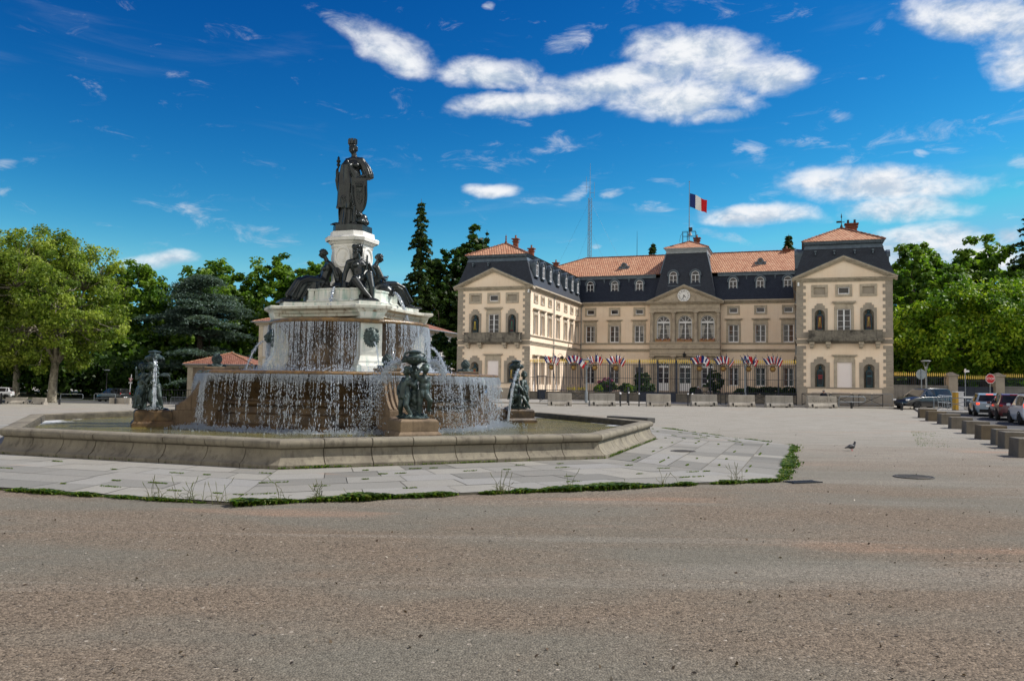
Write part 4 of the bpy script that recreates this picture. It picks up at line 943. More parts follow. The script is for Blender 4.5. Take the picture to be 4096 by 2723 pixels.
# consoles (scrolled buttresses) and pedestals
CPROF = [(r-.66, z) for r, z in ((5.38, 2.28), (5.44, 2.2), (5.42, 2.02), (5.50, 1.8), (5.60, 1.58), (5.74, 1.38), (5.92, 1.22), (6.08, 1.13), (6.2, 1.12))]
PR = [6.78, 6.45, 6.5, 6.2]
pinem = MT['patina']
for k, a in enumerate(AX):
    G = FR_(a); b = MB(); w = .275
    low = [(r, .95) for r, z in CPROF]
    for (r0, z0), (r1, z1) in zip(CPROF, CPROF[1:]):
        b.hexa([G(r0, -w, .95), G(r1, -w, .95), G(r1, w, .95), G(r0, w, .95), G(r0, -w, z0), G(r1, -w, z1), G(r1, w, z1), G(r0, w, z0)])
    b.hexa([G(3.9, -w, .95), G(4.72, -w, .95), G(4.72, w, .95), G(3.9, w, .95), G(3.9, -w, 2.28), G(4.72, -w, 2.28), G(4.72, w, 2.28), G(3.9, w, 2.28)])
    b.box(4.3, PR[k]-.55, -.30, .30, .02, .949, F=lambda x, y, z: G(x, y, z)); b.box(3.95, 4.76, -.32, .32, 2.281, 2.33, F=lambda x, y, z: G(x, y, z))
    for t in (-.215, -.075, .065, .205):     # ribs down the front
        for (r0, z0), (r1, z1) in zip(CPROF[2:], CPROF[3:-1]):
            e = .045; n0 = (e*.8, e*.6)
            b.hexa([G(r0, t-.035, z0-.05), G(r1, t-.035, z1-.05), G(r1, t+.045, z1-.05), G(r0, t+.045, z0-.05), G(r0+n0[0], t-.03, z0+n0[1]), G(r1+n0[0], t-.03, z1+n0[1]), G(r1+n0[0], t+.04, z1+n0[1]), G(r0+n0[0], t+.04, z0+n0[1])])
    b.build('console', tan_stone, ft, bevel=.008)
    b = MB(); bx = lambda r0, r1, t, z0, z1: b.box(r0, r1, -t, t, z0, z1, F=lambda x, y, z: G(x, y, z))
    def step(e0, z0, e1, z1): r_ = PR[k]; b.hexa([G(r_-e0, -e0, z0), G(r_+e0, -e0, z0), G(r_+e0, e0, z0), G(r_-e0, e0, z0), G(r_-e1, -e1, z1), G(r_+e1, -e1, z1), G(r_+e1, e1, z1), G(r_-e1, e1, z1)])
    for st_ in ((.61, .02, .61, .55), (.61, .55, .54, .63), (.535, .631, .535, .90), (.535, .90, .48, .955)): step(*st_)
    b.build('pedestal', [tan_stone, MT['wetstone'], MT['granite'], MT['wetstone']][k], ft, bevel=.012)
    # pine cone finial on each console
    b = MB(); c0 = G(4.35, 0, 0)
    b.lathe([(.30, 2.33), (.30, 2.36), (.22, 2.40), (.10, 2.45), (.07, 2.48)], (c0[0], c0[1], 0), 14)
    for i in range(10):
        an = i*math.pi/5; b.sphere((c0[0]+.24*math.cos(an), c0[1]+.24*math.sin(an), 2.385), .06, 5, (1, 1, .6))
    for zi in range(8):
        t = zi/7; rr = .135*math.sin(math.pi*(.22+.72*t)); zz = 2.47+t*.27
        for i in range(9):
            an = (i+.5*(zi % 2))*2*math.pi/9; b.sphere((c0[0]+rr*math.cos(an), c0[1]+rr*math.sin(an), zz), .042, 5, (1, 1, .9))
    b.lathe([(.09, 2.46), (.13, 2.55), (.12, 2.65), (.05, 2.75)], (c0[0], c0[1], 0), 12)
    b.build('pine_cone', pinem, ft, smooth=True)
# upper pier: core, bowls, pillars
b = MB()
N = 96
def core(prof, nm, mt, n=N):
    b = MB(); b.lathe(prof, (0, 0, 0), n, cap=False); return b.build(nm, mt, ft, smooth=True, fixn=False, angle=35)
core([(2.35, 2.05), (2.35, 2.45), (2.27, 2.5), (2.2, 2.62), (2.18, 3.0), (2.2, 3.2), (2.27, 3.42), (2.4, 3.58), (2.5, 3.68), (2.52, 3.78)], 'upper_bowl', MT['wetstone'])
core([(2.52, 3.775), (2.62, 3.78), (2.70, 3.81), (2.72, 3.86), (2.70, 3.91), (2.62, 3.935), (2.4, 3.93), (2.3, 3.86), (1.2, 3.86)], 'bowl_lip', MT['rust'])
def rect(b, G, r0, r1, t, z0, z1): b.box(r0, r1, -t, t, z0, z1, F=lambda x, y, z: G(x, y, z))
def taper(b, G, ra, ta, z0, rb, tb, z1, ri=1.0):
    b.hexa([G(ri, -ta, z0), G(ra, -ta, z0), G(ra, ta, z0), G(ri, ta, z0), G(ri, -tb, z1), G(rb, -tb, z1), G(rb, tb, z1), G(ri, tb, z1)])
for a in AX:
    G = FR_(a); b = MB()
    rect(b, G, 1.6, 2.86, .52, 2.02, 2.42); taper(b, G, 2.84, .50, 2.42, 2.78, .45, 2.52); rect(b, G, 1.0, 2.78, .45, 2.52, 2.58); taper(b, G, 2.74, .42, 2.58, 2.64, .37, 2.74)
    rect(b, G, 1.0, 2.60, .355, 2.74, 3.90)
    for t0, t1, z0, z1 in ((-.27, -.24, 2.86, 3.74), (.24, .27, 2.86, 3.74), (-.24, .24, 3.71, 3.74), (-.24, .24, 2.86, 2.89)): b.box(2.60, 2.616, t0, t1, z0, z1, F=lambda x, y, z: G(x, y, z))
    taper(b, G, 2.62, .375, 3.90, 2.66, .40, 3.96); taper(b, G, 2.64, .375, 3.96, 2.70, .42, 4.14)
    b.build('pillar', MT['marble'], ft, bevel=.006)
def plan(r, w, q):
    P = []
    for a in AX:
        G = FR_(a)
        for rr, tt in ((q, -w-.30), (r-.22, -w), (r, -w), (r, w), (r-.22, w), (q, w+.30)): P.append(G(rr, tt, 0)[:2])
    return P
pp = plan(2.62, .40, 1.95)
b = MB(); b.sweep(pp, [(-.6, 4.02), (.0, 4.02), (.02, 4.10), (.06, 4.14), (.08, 4.20), (.16, 4.25), (.20, 4.27), (.205, 4.345), (.18, 4.365), (-.6, 4.37)])
b.add([(*p, 4.366) for p in pp], [tuple(range(len(pp)))]); b.build('cornice', MT['stained'], ft, fixn=False)
p2 = plan(2.36, .36, 1.72)
b = MB(); b.sweep(p2, [(0, 4.36), (0, 4.50), (-.03, 4.53), (-.5, 4.53)]); b.add([(*p, 4.529) for p in p2], [tuple(range(len(p2)))]); b.build('upper_step', MT['marble'], ft, fixn=False)
p3 = plan(1.55, .40, 1.25)
b = MB(); b.sweep(p3, [(0.06, 4.52), (0.06, 4.60), (0, 4.64), (0, 4.93), (.03, 4.95), (.03, 5.0), (-.4, 5.0)]); b.add([(*p, 4.999) for p in p3], [tuple(range(len(p3)))]); b.build('seat_block', MT['marble'], ft, fixn=False)
def chsq(h, c):
    P = []
    for a in AX:
        d = a; co_, si = math.cos(d), math.sin(d); r = math.sqrt(2)*h-c
        for t in (-c, c): P.append((r*co_-t*si, r*si+t*co_))
    return P
def prism(b, P0, z0, P1, z1):
    n_ = len(P0); b.add([(*p, z0) for p in P0]+[(*p, z1) for p in P1], [(i, (i+1) % n_, n_+(i+1) % n_, n_+i) for i in range(n_)]+[tuple(range(2*n_-1, n_-1, -1))[::-1]])
b = MB(); c_ = .18
for h0, z0, h1, z1 in ((.70, 4.95, .70, 5.22), (.70, 5.22, .62, 5.34), (.60, 5.34, .60, 6.48), (.60, 6.48, .64, 6.54), (.62, 6.54, .62, 6.62), (.64, 6.62, .72, 6.72), (.76, 6.72, .78, 6.83), (.78, 6.83, .74, 6.88), (.66, 6.88, .64, 7.06)):
    prism(b, chsq(h0, c_), z0, chsq(h1, c_*h1/h0), z1)
b.build('shaft', MT['marble_white'], ft, fixn=False, bevel=.006)
b = MB(); prism(b, chsq(.585, .17), 7.055, chsq(.575, .17), 7.30); b.build('statue_plinth', MT['bronze'], ft, fixn=False, bevel=.008)
# medallions on the shaft faces
for k in range(4):
    a = FA-math.pi/4+k*math.pi/2; c, s = math.cos(a), math.sin(a)
    FM_ = lambda t, z, d, c=c, s=s: (c*(.60+d)-s*t, s*(.60+d)+c*t, z)
    b = MB(); M1 = []
    zc = 6.17; sx = .32; sz = .375
    for i in range(40):
        t0, t1 = 2*math.pi*i/40, 2*math.pi*(i+1)/40
        for (q0, d0), (q1, d1) in zip([(1.0, -.01), (1.0, .03), (.93, .055), (.80, .05), (.74, .03), (.72, .012), (0.001, .012)], [(1.0, .03), (.93, .055), (.80, .05), (.74, .03), (.72, .012), (0.001, .012)]):
            f = lambda q, t, d: FM_(q*sx*math.cos(t), zc+q*sz*math.sin(t), d)
            b.quad(f(q0, t0, d0), f(q0, t1, d0), f(q1, t1, d1), f(q1, t0, d1))
    # low relief of a bearded head in profile
    head = [(-.10, -.17), (-.02, -.20), (.05, -.20), (.07, -.13), (.13, -.12), (.15, -.05), (.155, .02), (.19, .03), (.155, .10), (.145, .16), (.08, .21), (0, .22), (-.09, .19), (-.14, .11), (-.13, .02), (-.09, -.05)]
    b.fpoly(FM_, [(-p[0]*.92, zc+p[1]*.95) for p in head[::-1]], .011, .03); b.fpoly(FM_, [(-p[0]*.7-.005, zc+.02+p[1]*.72) for p in head[::-1]], .03, .042)
    b.build('medallion', MT['marble_white'], ft, fixn=False, bevel=0)

# ------------------------------------------------------------------ sculpted figures
class Sculpt:
    """closed primitives fused into one continuous skin by a voxel remesh"""
    def __init__(s): s.b = MB()
    def limb(s, pts, rad, n=10):
        P = [Vector(p) for p in pts]
        for i in range(len(P)-1):
            p, q = P[i], P[i+1]; r0, r1 = rad[i], rad[i+1]; ax = q-p; L = ax.length
            if L < 1e-5: continue
            M = Matrix.Translation(p) @ ax.to_track_quat('Z', 'Y').to_matrix().to_4x4(); pr = []
            for k in range(5): t = math.pi/2*k/5; pr.append((max(1e-4, r0*math.sin(t)), -r0*math.cos(t)))
            for k in range(5): pr.append((r0+(r1-r0)*k/4, L*k/4))
            for k in range(1, 6): t = math.pi/2*k/5; pr.append((max(1e-4, r1*math.cos(t)), L+r1*math.sin(t)))
            s.b.lathe(pr, (0, 0, 0), n, M)
    def ball(s, c, r, sq=(1, 1, 1), rot=None):
        M = Matrix.Translation(c) @ (rot.to_matrix().to_4x4() if rot else Matrix.Identity(4)) @ Matrix.Diagonal((r*sq[0], r*sq[1], r*sq[2], 1))
        s.b.lathe([(max(1e-4, math.sin(math.pi*i/10)), -math.cos(math.pi*i/10)) for i in range(11)], (0, 0, 0), 14, M)
    def cloth(s, secs, nf=9, seed=0, n=44):
        """lofted drapery; sections: (centre, rx, ry, fold depth, xdir); folds wander down the cloth"""
        r = random.Random(seed); ph = [r.uniform(0, 6.28) for _ in range(3)]; o = len(s.b.v); L = len(secs)
        for k, sec in enumerate(secs):
            c, rx, ry, fd = sec[:4]; ax = Vector(sec[4]).normalized() if len(sec) > 4 else Vector((1, 0, 0))
            c = Vector(c); nx = Vector(secs[min(k+1, L-1)][0])-Vector(secs[max(k-1, 0)][0]); nx.normalize()
            ay = nx.cross(ax).normalized(); ax = ay.cross(nx).normalized(); u = k/(L-1)
            for i in range(n):
                t = 2*math.pi*i/n
                f = 1+fd*(math.sin(nf*t+ph[0]+1.3*u)+.55*math.sin((nf*2-1)*t+ph[1]-2*u)+.4*math.sin((nf//2+1)*t+ph[2]))
                s.b.v.append(tuple(c+ax*(rx*f*math.cos(t))+ay*(ry*f*math.sin(t))))
        for k in range(L-1):
            for i in range(n): s.b.f.append((o+k*n+i, o+k*n+(i+1) % n, o+(k+1)*n+(i+1) % n, o+(k+1)*n+i)); s.b.mi.append(0)
        s.b.f.append(tuple(o+i for i in range(n))[::-1]); s.b.mi.append(0); s.b.f.append(tuple(o+(L-1)*n+i for i in range(n))); s.b.mi.append(0)
    def fold(s, pts, r=.03):
        s.limb(pts, [r*.6]+[r]*(len(pts)-2)+[r*.5], 8)
    def head(s, c, r, face, up=(0, 0, 1), hair=1.0, beard=False):
        """head with brow, nose, mouth, chin, eye hollows read from brow and cheeks; face = direction looked at"""
        c = Vector(c); f = Vector(face).normalized(); u = Vector(up); side = f.cross(u).normalized(); u = side.cross(f).normalized()
        P = lambda x, y, z: c+side*x*r+f*y*r+u*z*r
        q = f.to_track_quat('Y', 'Z')
        s.ball(P(0, -.08, .12), r*.95, (.84, 1.0, .98), q); s.ball(P(0, .22, -.32), r*.68, (.84, .95, 1.1), q); s.ball(P(0, .42, -.82), r*.26)
        s.limb([P(0, .86, .22), P(0, 1.12, -.16)], [r*.10, r*.15], 8); s.ball(P(-.1, 1.0, -.2), r*.1); s.ball(P(.1, 1.0, -.2), r*.1)
        s.limb([P(-.5, .70, .27), P(-.12, .88, .22)], [r*.12, r*.10], 6); s.limb([P(.5, .70, .27), P(.12, .88, .22)], [r*.12, r*.10], 6)
        s.ball(P(-.3, .74, .06), r*.13, (1.2, .8, .7), q); s.ball(P(.3, .74, .06), r*.13, (1.2, .8, .7), q)
        s.ball(P(-.42, .58, -.25), r*.24); s.ball(P(.42, .58, -.25), r*.24)
        s.limb([P(-.22, .84, -.50), P(0, .90, -.47), P(.22, .84, -.50)], [r*.06, r*.09, r*.06], 6); s.limb([P(-.17, .82, -.63), P(.17, .82, -.63)], [r*.08, r*.08], 6)
        for k in (-1, 1): s.ball(P(k*.84, .0, -.08), r*.22, (.5, .8, 1.2), q)
        if hair:
            rr = random.Random(int(abs(c.x*1000)+abs(c.z*777)))
            for i in range(26):
                a = rr.uniform(0, 6.28); e = rr.uniform(.05, 1.5); d = Vector((math.cos(a)*math.cos(e), math.sin(a)*math.cos(e), math.sin(e)))
                if d.y > .5 and d.z < .65: continue
                s.ball(P(d.x*.86, d.y*.98-.08, .14+d.z*.98), r*rr.uniform(.2, .3)*hair)
            for k in (-1, 1):
                for z in (.35, .05, -.25): s.ball(P(k*.82, -.2, z), r*.26*hair)
            s.ball(P(0, -.95, .0), r*.42*hair); s.ball(P(0, -.85, .4), r*.4*hair)
        if beard:
            for i in range(16):
                x = -.5+(i % 4)/3; z = -.75-.33*(i//4); s.ball(P(x*(1-.2*(i//4)), .58+.08*(i//4), z), r*.27)
    def hand(s, w, d, nrm, L=.17, curl=.5):
        """palm with five bent fingers; w wrist, d pointing, nrm palm normal"""
        w = Vector(w); d = Vector(d).normalized(); nrm = Vector(nrm); nrm = (nrm-d*nrm.dot(d)).normalized(); sd_ = d.cross(nrm)
        pc = w+d*L*.28; s.ball(pc, L*.27, (1, 1, 1)); 
        for k in range(4):
            off = (k-1.5)*L*.15; ln = L*(.50, .58, .54, .42)[k]; b0 = w+d*L*.42+sd_*off
            d1 = (d+nrm*curl*.6).normalized(); d2 = (d+nrm*curl*2.0).normalized(); m1 = b0+d1*ln*.5
            s.limb([w+d*L*.15+sd_*off*.7, b0, m1, m1+d2*ln*.5], [L*.085, L*.085, L*.075, L*.06], 7)
        t0 = w+d*L*.12-sd_*L*.2; t1 = t0+(d*.5-sd_*.6+nrm*.3*curl).normalized()*L*.3; s.limb([t0, t1, t1+(d+nrm*curl*.6).normalized()*L*.2], [L*.1, L*.09, L*.07], 7)
    def foot(s, a, d, L=.25):
        a = Vector(a); d = Vector((d[0], d[1], 0)).normalized(); sd_ = Vector((-d.y, d.x, 0)); h = L*.20
        s.limb([a-d*L*.18+Vector((0, 0, h*.9)), a+d*L*.3+Vector((0, 0, h*.9)), a+d*L*.62+Vector((0, 0, h*.55))], [L*.17, L*.17, L*.13])
        for k in range(5): t = a+d*L*(.62+.04*(2-abs(k-1.2)))+sd_*(k-2)*L*.085+Vector((0, 0, h*.5)); s.limb([t, t+d*L*.16-Vector((0, 0, h*.1))], [L*.07, L*.055], 6)
    def build(s, name, mat, parent, vox=.018, smooth=2, fine=.0):
        me = bpy.data.meshes.new(name); me.from_pydata(s.b.v, [], s.b.f)
        bm = bmesh.new(); bm.from_mesh(me); bmesh.ops.recalc_face_normals(bm, faces=bm.faces); bm.to_mesh(me); bm.free()
        t = bpy.data.objects.new(name, me); COL.objects.link(t)
        r = t.modifiers.new('r', 'REMESH'); r.mode = 'VOXEL'; r.voxel_size = vox; r.use_smooth_shade = True
        if smooth: q = t.modifiers.new('s', 'SMOOTH'); q.factor = .5; q.iterations = smooth
        dg = bpy.context.evaluated_depsgraph_get(); m2 = bpy.data.meshes.new_from_object(t.evaluated_get(dg))
        bpy.data.objects.remove(t); bpy.data.meshes.remove(me)
        m2.name = name; m2.materials.clear(); m2.materials.append(mat); m2.polygons.foreach_set('use_smooth', [True]*len(m2.polygons))
        o = bpy.data.objects.new(name, m2); COL.objects.link(o); o.parent = parent
        return o
BZ = MT['bronze']
V3 = lambda *a: Vector(a)
# ---- crowned standing woman on top. local: x to the viewer's right, -y to the viewer
st = thing('crowned_statue', 'dark bronze standing woman with mural crown, sceptre and shield on top of the fountain', 'statue', (CX, CY, 7.30), R(-8))
s = Sculpt()
s.head((-.05, -.03, 2.735), .162, (-.34, -1, -.12), hair=1.15)
s.limb([(-.03, 0, 2.66), (.0, .02, 2.36)], [.085, .115])
s.limb([(-.24, .02, 2.32), (0, 0, 2.38), (.24, .02, 2.32)], [.12, .12, .13])
s.ball((0, 0, 2.15), .26, (1.0, .68, 1.0)); s.ball((-.11, -.15, 2.13), .105); s.ball((.13, -.15, 2.13), .105)
s.ball((0, .02, 1.85), .24, (1.0, .75, 1.15)); s.ball((0, .03, 1.5), .32, (1, .8, 1.0))
# dress to the ground
s.cloth([((-.02, 0, 1.75), .25, .20, .02), ((-.03, 0, 1.5), .32, .25, .04), ((-.06, 0, 1.0), .34, .28, .08), ((-.05, -.02, .5), .35, .29, .11), ((-.06, -.03, .15), .38, .32, .12), ((-.06, -.03, .0), .39, .33, .12)], 13, 2, 80)
# mantle over her right shoulder, falling to the hem at a slant
s.cloth([((-.20, .03, 2.38), .10, .16, .02), ((-.24, .02, 2.15), .24, .26, .05), ((-.20, .02, 1.8), .37, .30, .06), ((-.14, .0, 1.45), .43, .34, .05), ((-.16, 0, 1.05), .42, .35, .05), ((-.15, 0, .75), .44, .36, .06), ((-.17, 0, .60), .44, .36, .07)], 7, 5, 64)
s.cloth([((-.42, .08, 1.3), .07, .18, .08), ((-.46, .08, .9), .09, .2, .12), ((-.46, .08, .5), .09, .21, .14), ((-.45, .08, .26), .07, .2, .14)], 5, 6, 40)
for k in range(7):      # diagonal folds across the chest to her left hip
    t = k*.055
    s.fold([(-.27+t*.25, -.12-.02*k*.3, 2.40-t*.55), (-.10+t*.3, -.25, 2.16-t*.9), (.10+t*.2, -.27, 1.90-t*.9), (.27, -.18, 1.80-t*.75)], .028)
for k in range(6):      # long folds of the mantle
    s.fold([(.24-.03*k, -.20-.02*k, 1.72-.03*k), (.12-.06*k, -.30, 1.35-.05*k), (.12-.09*k, -.34, .95), (.20-.10*k, -.33, .66)], .026)
for k in range(5): s.fold([(-.36+.02*k, -.10-.03*k, 2.0-.08*k), (-.44+.03*k, -.14-.03*k, 1.5), (-.46+.04*k, -.18-.03*k, .8)], .024)
# her left arm (viewer's right): wide sleeve, forearm to the shield
s.limb([(.26, .0, 2.32), (.42, .0, 2.05), (.52, -.04, 1.80)], [.135, .15, .15]); s.cloth([((.33, 0, 2.2), .13, .15, .03, (0, 1, 0)), ((.45, -.01, 1.97), .15, .17, .09, (0, 1, 0)), ((.545, -.05, 1.76), .15, .17, .14, (0, 1, 0)), ((.57, -.06, 1.66), .12, .15, .16, (0, 1, 0))], 9, 3, 48)
s.limb([(.48, -.08, 1.80), (.36, -.22, 1.72), (.27, -.27, 1.67)], [.075, .065, .05]); s.hand((.27, -.28, 1.66), (-.8, -.2, -.35), (0, .2, -1), .19, .7)
# her right arm (viewer's left) under the mantle, holding the sceptre
s.limb([(-.26, .02, 2.28), (-.42, .08, 1.92), (-.50, .02, 1.62)], [.13, .12, .10]); s.limb([(-.50, .02, 1.62), (-.56, -.10, 1.82), (-.565, -.14, 1.93)], [.09, .07, .055]); s.hand((-.565, -.14, 1.93), (.05, -.1, 1), (1, -.2, 0), .18, 1.0)
s.cloth([((-.555, -.06, 1.92), .05, .09, .05), ((-.57, -.02, 1.65), .08, .13, .12), ((-.53, .02, 1.38), .07, .14, .16), ((-.48, .05, 1.1), .05, .13, .16)], 5, 8, 40)
s.foot((.20, -.30, .0), (.25, -1, 0), .34); s.foot((-.42, -.22, .0), (-1, -.7, 0), .34); s.limb([(.2, -.26, .06), (.16, -.12, .42)], [.06, .12])
s.cloth([((.14, -.1, .62), .16, .16, .06), ((.17, -.14, .35), .17, .17, .13), ((.2, -.15, .14), .19, .18, .16)], 7, 12, 48)
s.build('figure', BZ, st, .0135, 1)
s = MB(); s.lathe([(.125, 2.885), (.135, 2.90), (.12, 2.93), (.135, 3.02)], (-.07, -.01, 0), 20)
for i in range(8):
    a = i*math.pi/4+.2; c = (-.07+.125*math.cos(a), -.01+.125*math.sin(a)); s.box(c[0]-.032, c[0]+.032, c[1]-.032, c[1]+.032, 2.92, 3.10)
s.build('mural_crown', BZ, st)
s = MB(); s.tube([(-.53, -.17, 1.55), (-.52, -.15, 2.12)], [.02, .018], 8); s.lathe([(.02, 2.08), (.05, 2.12), (.075, 2.17), (.05, 2.2), (.03, 2.22), (.07, 2.26), (.075, 2.32), (.03, 2.36), (.05, 2.40), (.01, 2.47)], (-.52, -.15, 0), 12); s.build('sceptre', BZ, st, smooth=True, angle=40)
# shield with a raised coat of arms
sh = Sculpt(); out = []
def shp(u, v, d=0):   # u across -1..1, v 0 top .. 1 tip, on a gently curved tilted shield
    hw = .275*(1-.06*v) if v < .45 else .27*math.sqrt(max(0, 1-((v-.45)/.56)**2))
    x = u*hw; q = Vector((x+.06*v, -.02-.28*x*x*2+ -d, -1.18*v)); 
    return V3(.335, -.35, 1.62)+Vector((q.x*.97, q.y+.18*x, q.z))
b = MB(); nu, nv = 22, 40
for d in (.05, 0):
    for j in range(nv+1):
        for i in range(nu+1): b.v.append(tuple(shp(-1+2*i/nu, j/nv, d*(1-.3*abs(-1+2*i/nu)**4))))
W_ = nu+1; H_ = (nu+1)*(nv+1)
for j in range(nv):
    for i in range(nu):
        b.f.append((j*W_+i, j*W_+i+1, (j+1)*W_+i+1, (j+1)*W_+i)); b.f.append((H_+j*W_+i, H_+(j+1)*W_+i, H_+(j+1)*W_+i+1, H_+j*W_+i+1)); b.mi += [0, 0]
def ridge(pts, r=.011): b.tube([shp(u, v, .055) for u, v in pts], r, 6)
ridge([(-.9, .02)]+[(-.93, .1+.08*i) for i in range(5)]+[(-.9, .55), (-.9, .75), (-.85, .9)], .014); ridge([(.9, .02)]+[(.93, .1+.08*i) for i in range(5)]+[(.9, .55), (.9, .75), (.85, .9)], .014)
ridge([(-.45, .24), (.45, .24)], .016); ridge([(-.5, .19), (.5, .19)], .012)
for u in (-.48, -.24, 0, .24, .48): ridge([(u*.9, .19), (u, .10)], .020)
ridge([(-.4, .27), (-.42, .5), (-.35, .66), (0, .8), (.35, .66), (.42, .5), (.4, .27), (-.4, .27)], .012); ridge([(-.4, .42), (.4, .42)], .01); ridge([(0, .42), (0, .78)], .01)
rr = random.Random(4)
for i in range(30):
    sgn = -1 if i % 2 else 1; v = .26+.62*(i//2)/15; u = sgn*.66; p = [(u, v), (u+sgn*.13, v-.02), (u+sgn*.2, v+.01)]; ridge(p, .016)
for i in range(22):
    u, v = rr.uniform(-.32, .32), rr.uniform(.29, .7); ridge([(u, v), (u+rr.uniform(-.12, .12), v+.025), (u+rr.uniform(-.1, .1), v+.05)], .012)
b.build('shield', BZ, st, smooth=True, angle=50, fixn=True)
s = Sculpt(); rr = random.Random(8)
for i in range(16): s.ball((rr.uniform(.30, .52), rr.uniform(-.36, .05), rr.uniform(.04, .36)), rr.uniform(.09, .14), (1, 1, .8))
s.ball((.42, -.15, .2), .17, (1, 1, 1.3))
s.build('rock', BZ, st, .02, 0)

# ---- seated river figures. local frame: +x radially outward, z up, y to the figure's left
def seat_thing(name, label, ang, r=0.0, z=4.532):
    o = thing(name, label, 'statue', (CX, CY, z), ang); o['group'] = 'seated bronze figures round the shaft'; return o
def seated_woman(root, mir=1, lookdir=(1, .3, -.35), back=False):
    Y = lambda *p: (p[0], p[1]*mir, p[2])
    s = Sculpt()
    hip = V3(*Y(.98, 0, .68)); ch = V3(*Y(.82, .02, 1.26))
    s.head(Y(1.0, .04, 1.74), .135, Y(*lookdir), hair=1.0)
    s.limb([Y(.95, .03, 1.66), Y(.84, .02, 1.45)], [.07, .085])
    s.limb([Y(.82, -.21, 1.40), Y(.82, 0, 1.44), Y(.82, .21, 1.40)], [.085, .095, .085])
    s.ball(Y(.83, 0, 1.25), .205, (.72, 1.0, 1.05)); s.ball(Y(.97, -.09, 1.22), .085); s.ball(Y(.97, .09, 1.22), .085)
    s.limb([Y(.84, 0, 1.18), Y(.92, 0, .95), hip], [.17, .155, .21]); s.ball(Y(.94, 0, .66), .24, (1, 1.08, .85))
    # legs under drapery
    s.limb([Y(1.0, .12, .68), Y(1.72, .17, .80), Y(2.06, .14, .24)], [.17, .13, .085]); s.limb([Y(1.0, -.12, .66), Y(1.60, -.17, .72), Y(1.85, -.2, .18)], [.17, .13, .085])
    s.cloth([(Y(.88, 0, .68), .2, .28, .03, (0, 0, 1)), (Y(1.2, 0, .74), .20, .33, .06, (0, 0, 1)), (Y(1.55, 0, .77), .19, .34, .07, (0, 0, 1)), (Y(1.78, 0, .66), .20, .32, .08, (.6, 0, 1)), (Y(1.92, 0, .40), .2, .30, .11, (1, 0, .4)), (Y(2.04, 0, .16), .22, .30, .13, (1, 0, .2))], 11, 4, 70)
    for k in range(9): yy = -.28+.07*k; s.fold([Y(1.05+.03*(k % 3), yy*.7, .93), Y(1.45, yy*1.05, .60+.05*(k % 2)), Y(1.62+.03*(k % 3), yy*1.1, .34), Y(1.75, yy*1.1, .12)], .035)
    for k in range(4): s.fold([Y(1.0, -.3+.03*k, .74), Y(1.25, -.33, .35+.04*k), Y(1.40+.04*k, -.30, .05)], .04)
    s.cloth([(Y(1.28, -.28, .7), .12, .08, .1), (Y(1.32, -.30, .4), .15, .09, .16), (Y(1.34, -.30, .0), .16, .09, .2), (Y(1.34, -.30, -.06), .12, .07, .2)], 5, 7, 40)
    s.foot(Y(2.10, .14, .08), Y(1, .1, 0), .32); s.foot(Y(1.95, -.2, .04), Y(1, -.25, 0), .32)
    # near arm resting on the urn, far arm across the lap
    if not back:
        s.limb([Y(.82, -.24, 1.38), Y(.62, -.36, 1.12), Y(.60, -.48, .86)], [.085, .075, .05]); s.hand(Y(.60, -.49, .85), Y(.1, -.2, -1), Y(.7, -.3, 0), .19, .5)
        s.cloth([(Y(.66, -.34, 1.22), .11, .11, .06), (Y(.58, -.40, 1.02), .14, .12, .14), (Y(.50, -.40, .78), .15, .11, .18)], 7, 9, 40)
        s.limb([Y(.84, .24, 1.36), Y(.98, .34, 1.05), Y(1.2, .22, .90)], [.08, .07, .05]); s.hand(Y(1.22, .2, .9), Y(1, -.2, -.2), Y(0, 0, -1), .18, .4)
    else:
        s.limb([Y(.84, -.24, 1.38), Y(1.0, -.33, 1.02), Y(1.18, -.14, 1.06)], [.085, .075, .05]); s.hand(Y(1.2, -.13, 1.06), Y(.7, .7, .2), Y(0, 0, 1), .18, .5)
        s.limb([Y(.84, .24, 1.36), Y(.98, .33, 1.05), Y(1.2, .2, 1.0)], [.085, .075, .05]); s.hand(Y(1.2, .18, 1.0), Y(.9, -.4, 0), Y(0, 0, 1), .18, .4)
    s.ball(Y(.82, 0, .56), .28, (1, 1.3, .35))
    return s.build('figure', BZ, root, .015, 1)
def urn_lying(root, c, d, r, L):
    b = MB(); d = Vector(d).normalized(); M = d.to_track_quat('Z', 'Y').to_matrix().to_4x4()
    b.lathe([(.02, -L*.55), (r*.5, -L*.53), (r*.85, -L*.38), (r, -L*.1), (r*.97, L*.1), (r*.8, L*.28), (r*.5, L*.38), (r*.42, L*.44), (r*.5, L*.5), (r*.53, L*.53), (r*.38, L*.53), (r*.34, L*.40)], c, 22, M, cap=False)
    for q in (-.12, .1, .2): b.lathe([(r*1.0, L*q-.015), (r*1.03, L*q), (r*1.0, L*q+.015)], c, 22, M, cap=False)
    return b.build('urn', BZ, root, smooth=True, angle=60)
w1 = seat_thing('seated_woman_statue', 'bronze woman in profile seated on the left of the fountain, legs stretched outward', AX[3]); seated_woman(w1, -1, (1, .12, -.25))
# AX order: front, right, back, left
urn_lying(w1, (.52, .52, .52), (.55, .85, -.22), .27, .62)
w2 = seat_thing('seated_woman_statue', 'bare backed bronze woman turned away on the right side of the shaft', AX[1]); seated_woman(w2, 1, (1, -.45, -.35), True)
urn_lying(w2, (1.0, -.66, .50), (.75, -.5, -.12), .27, .62)
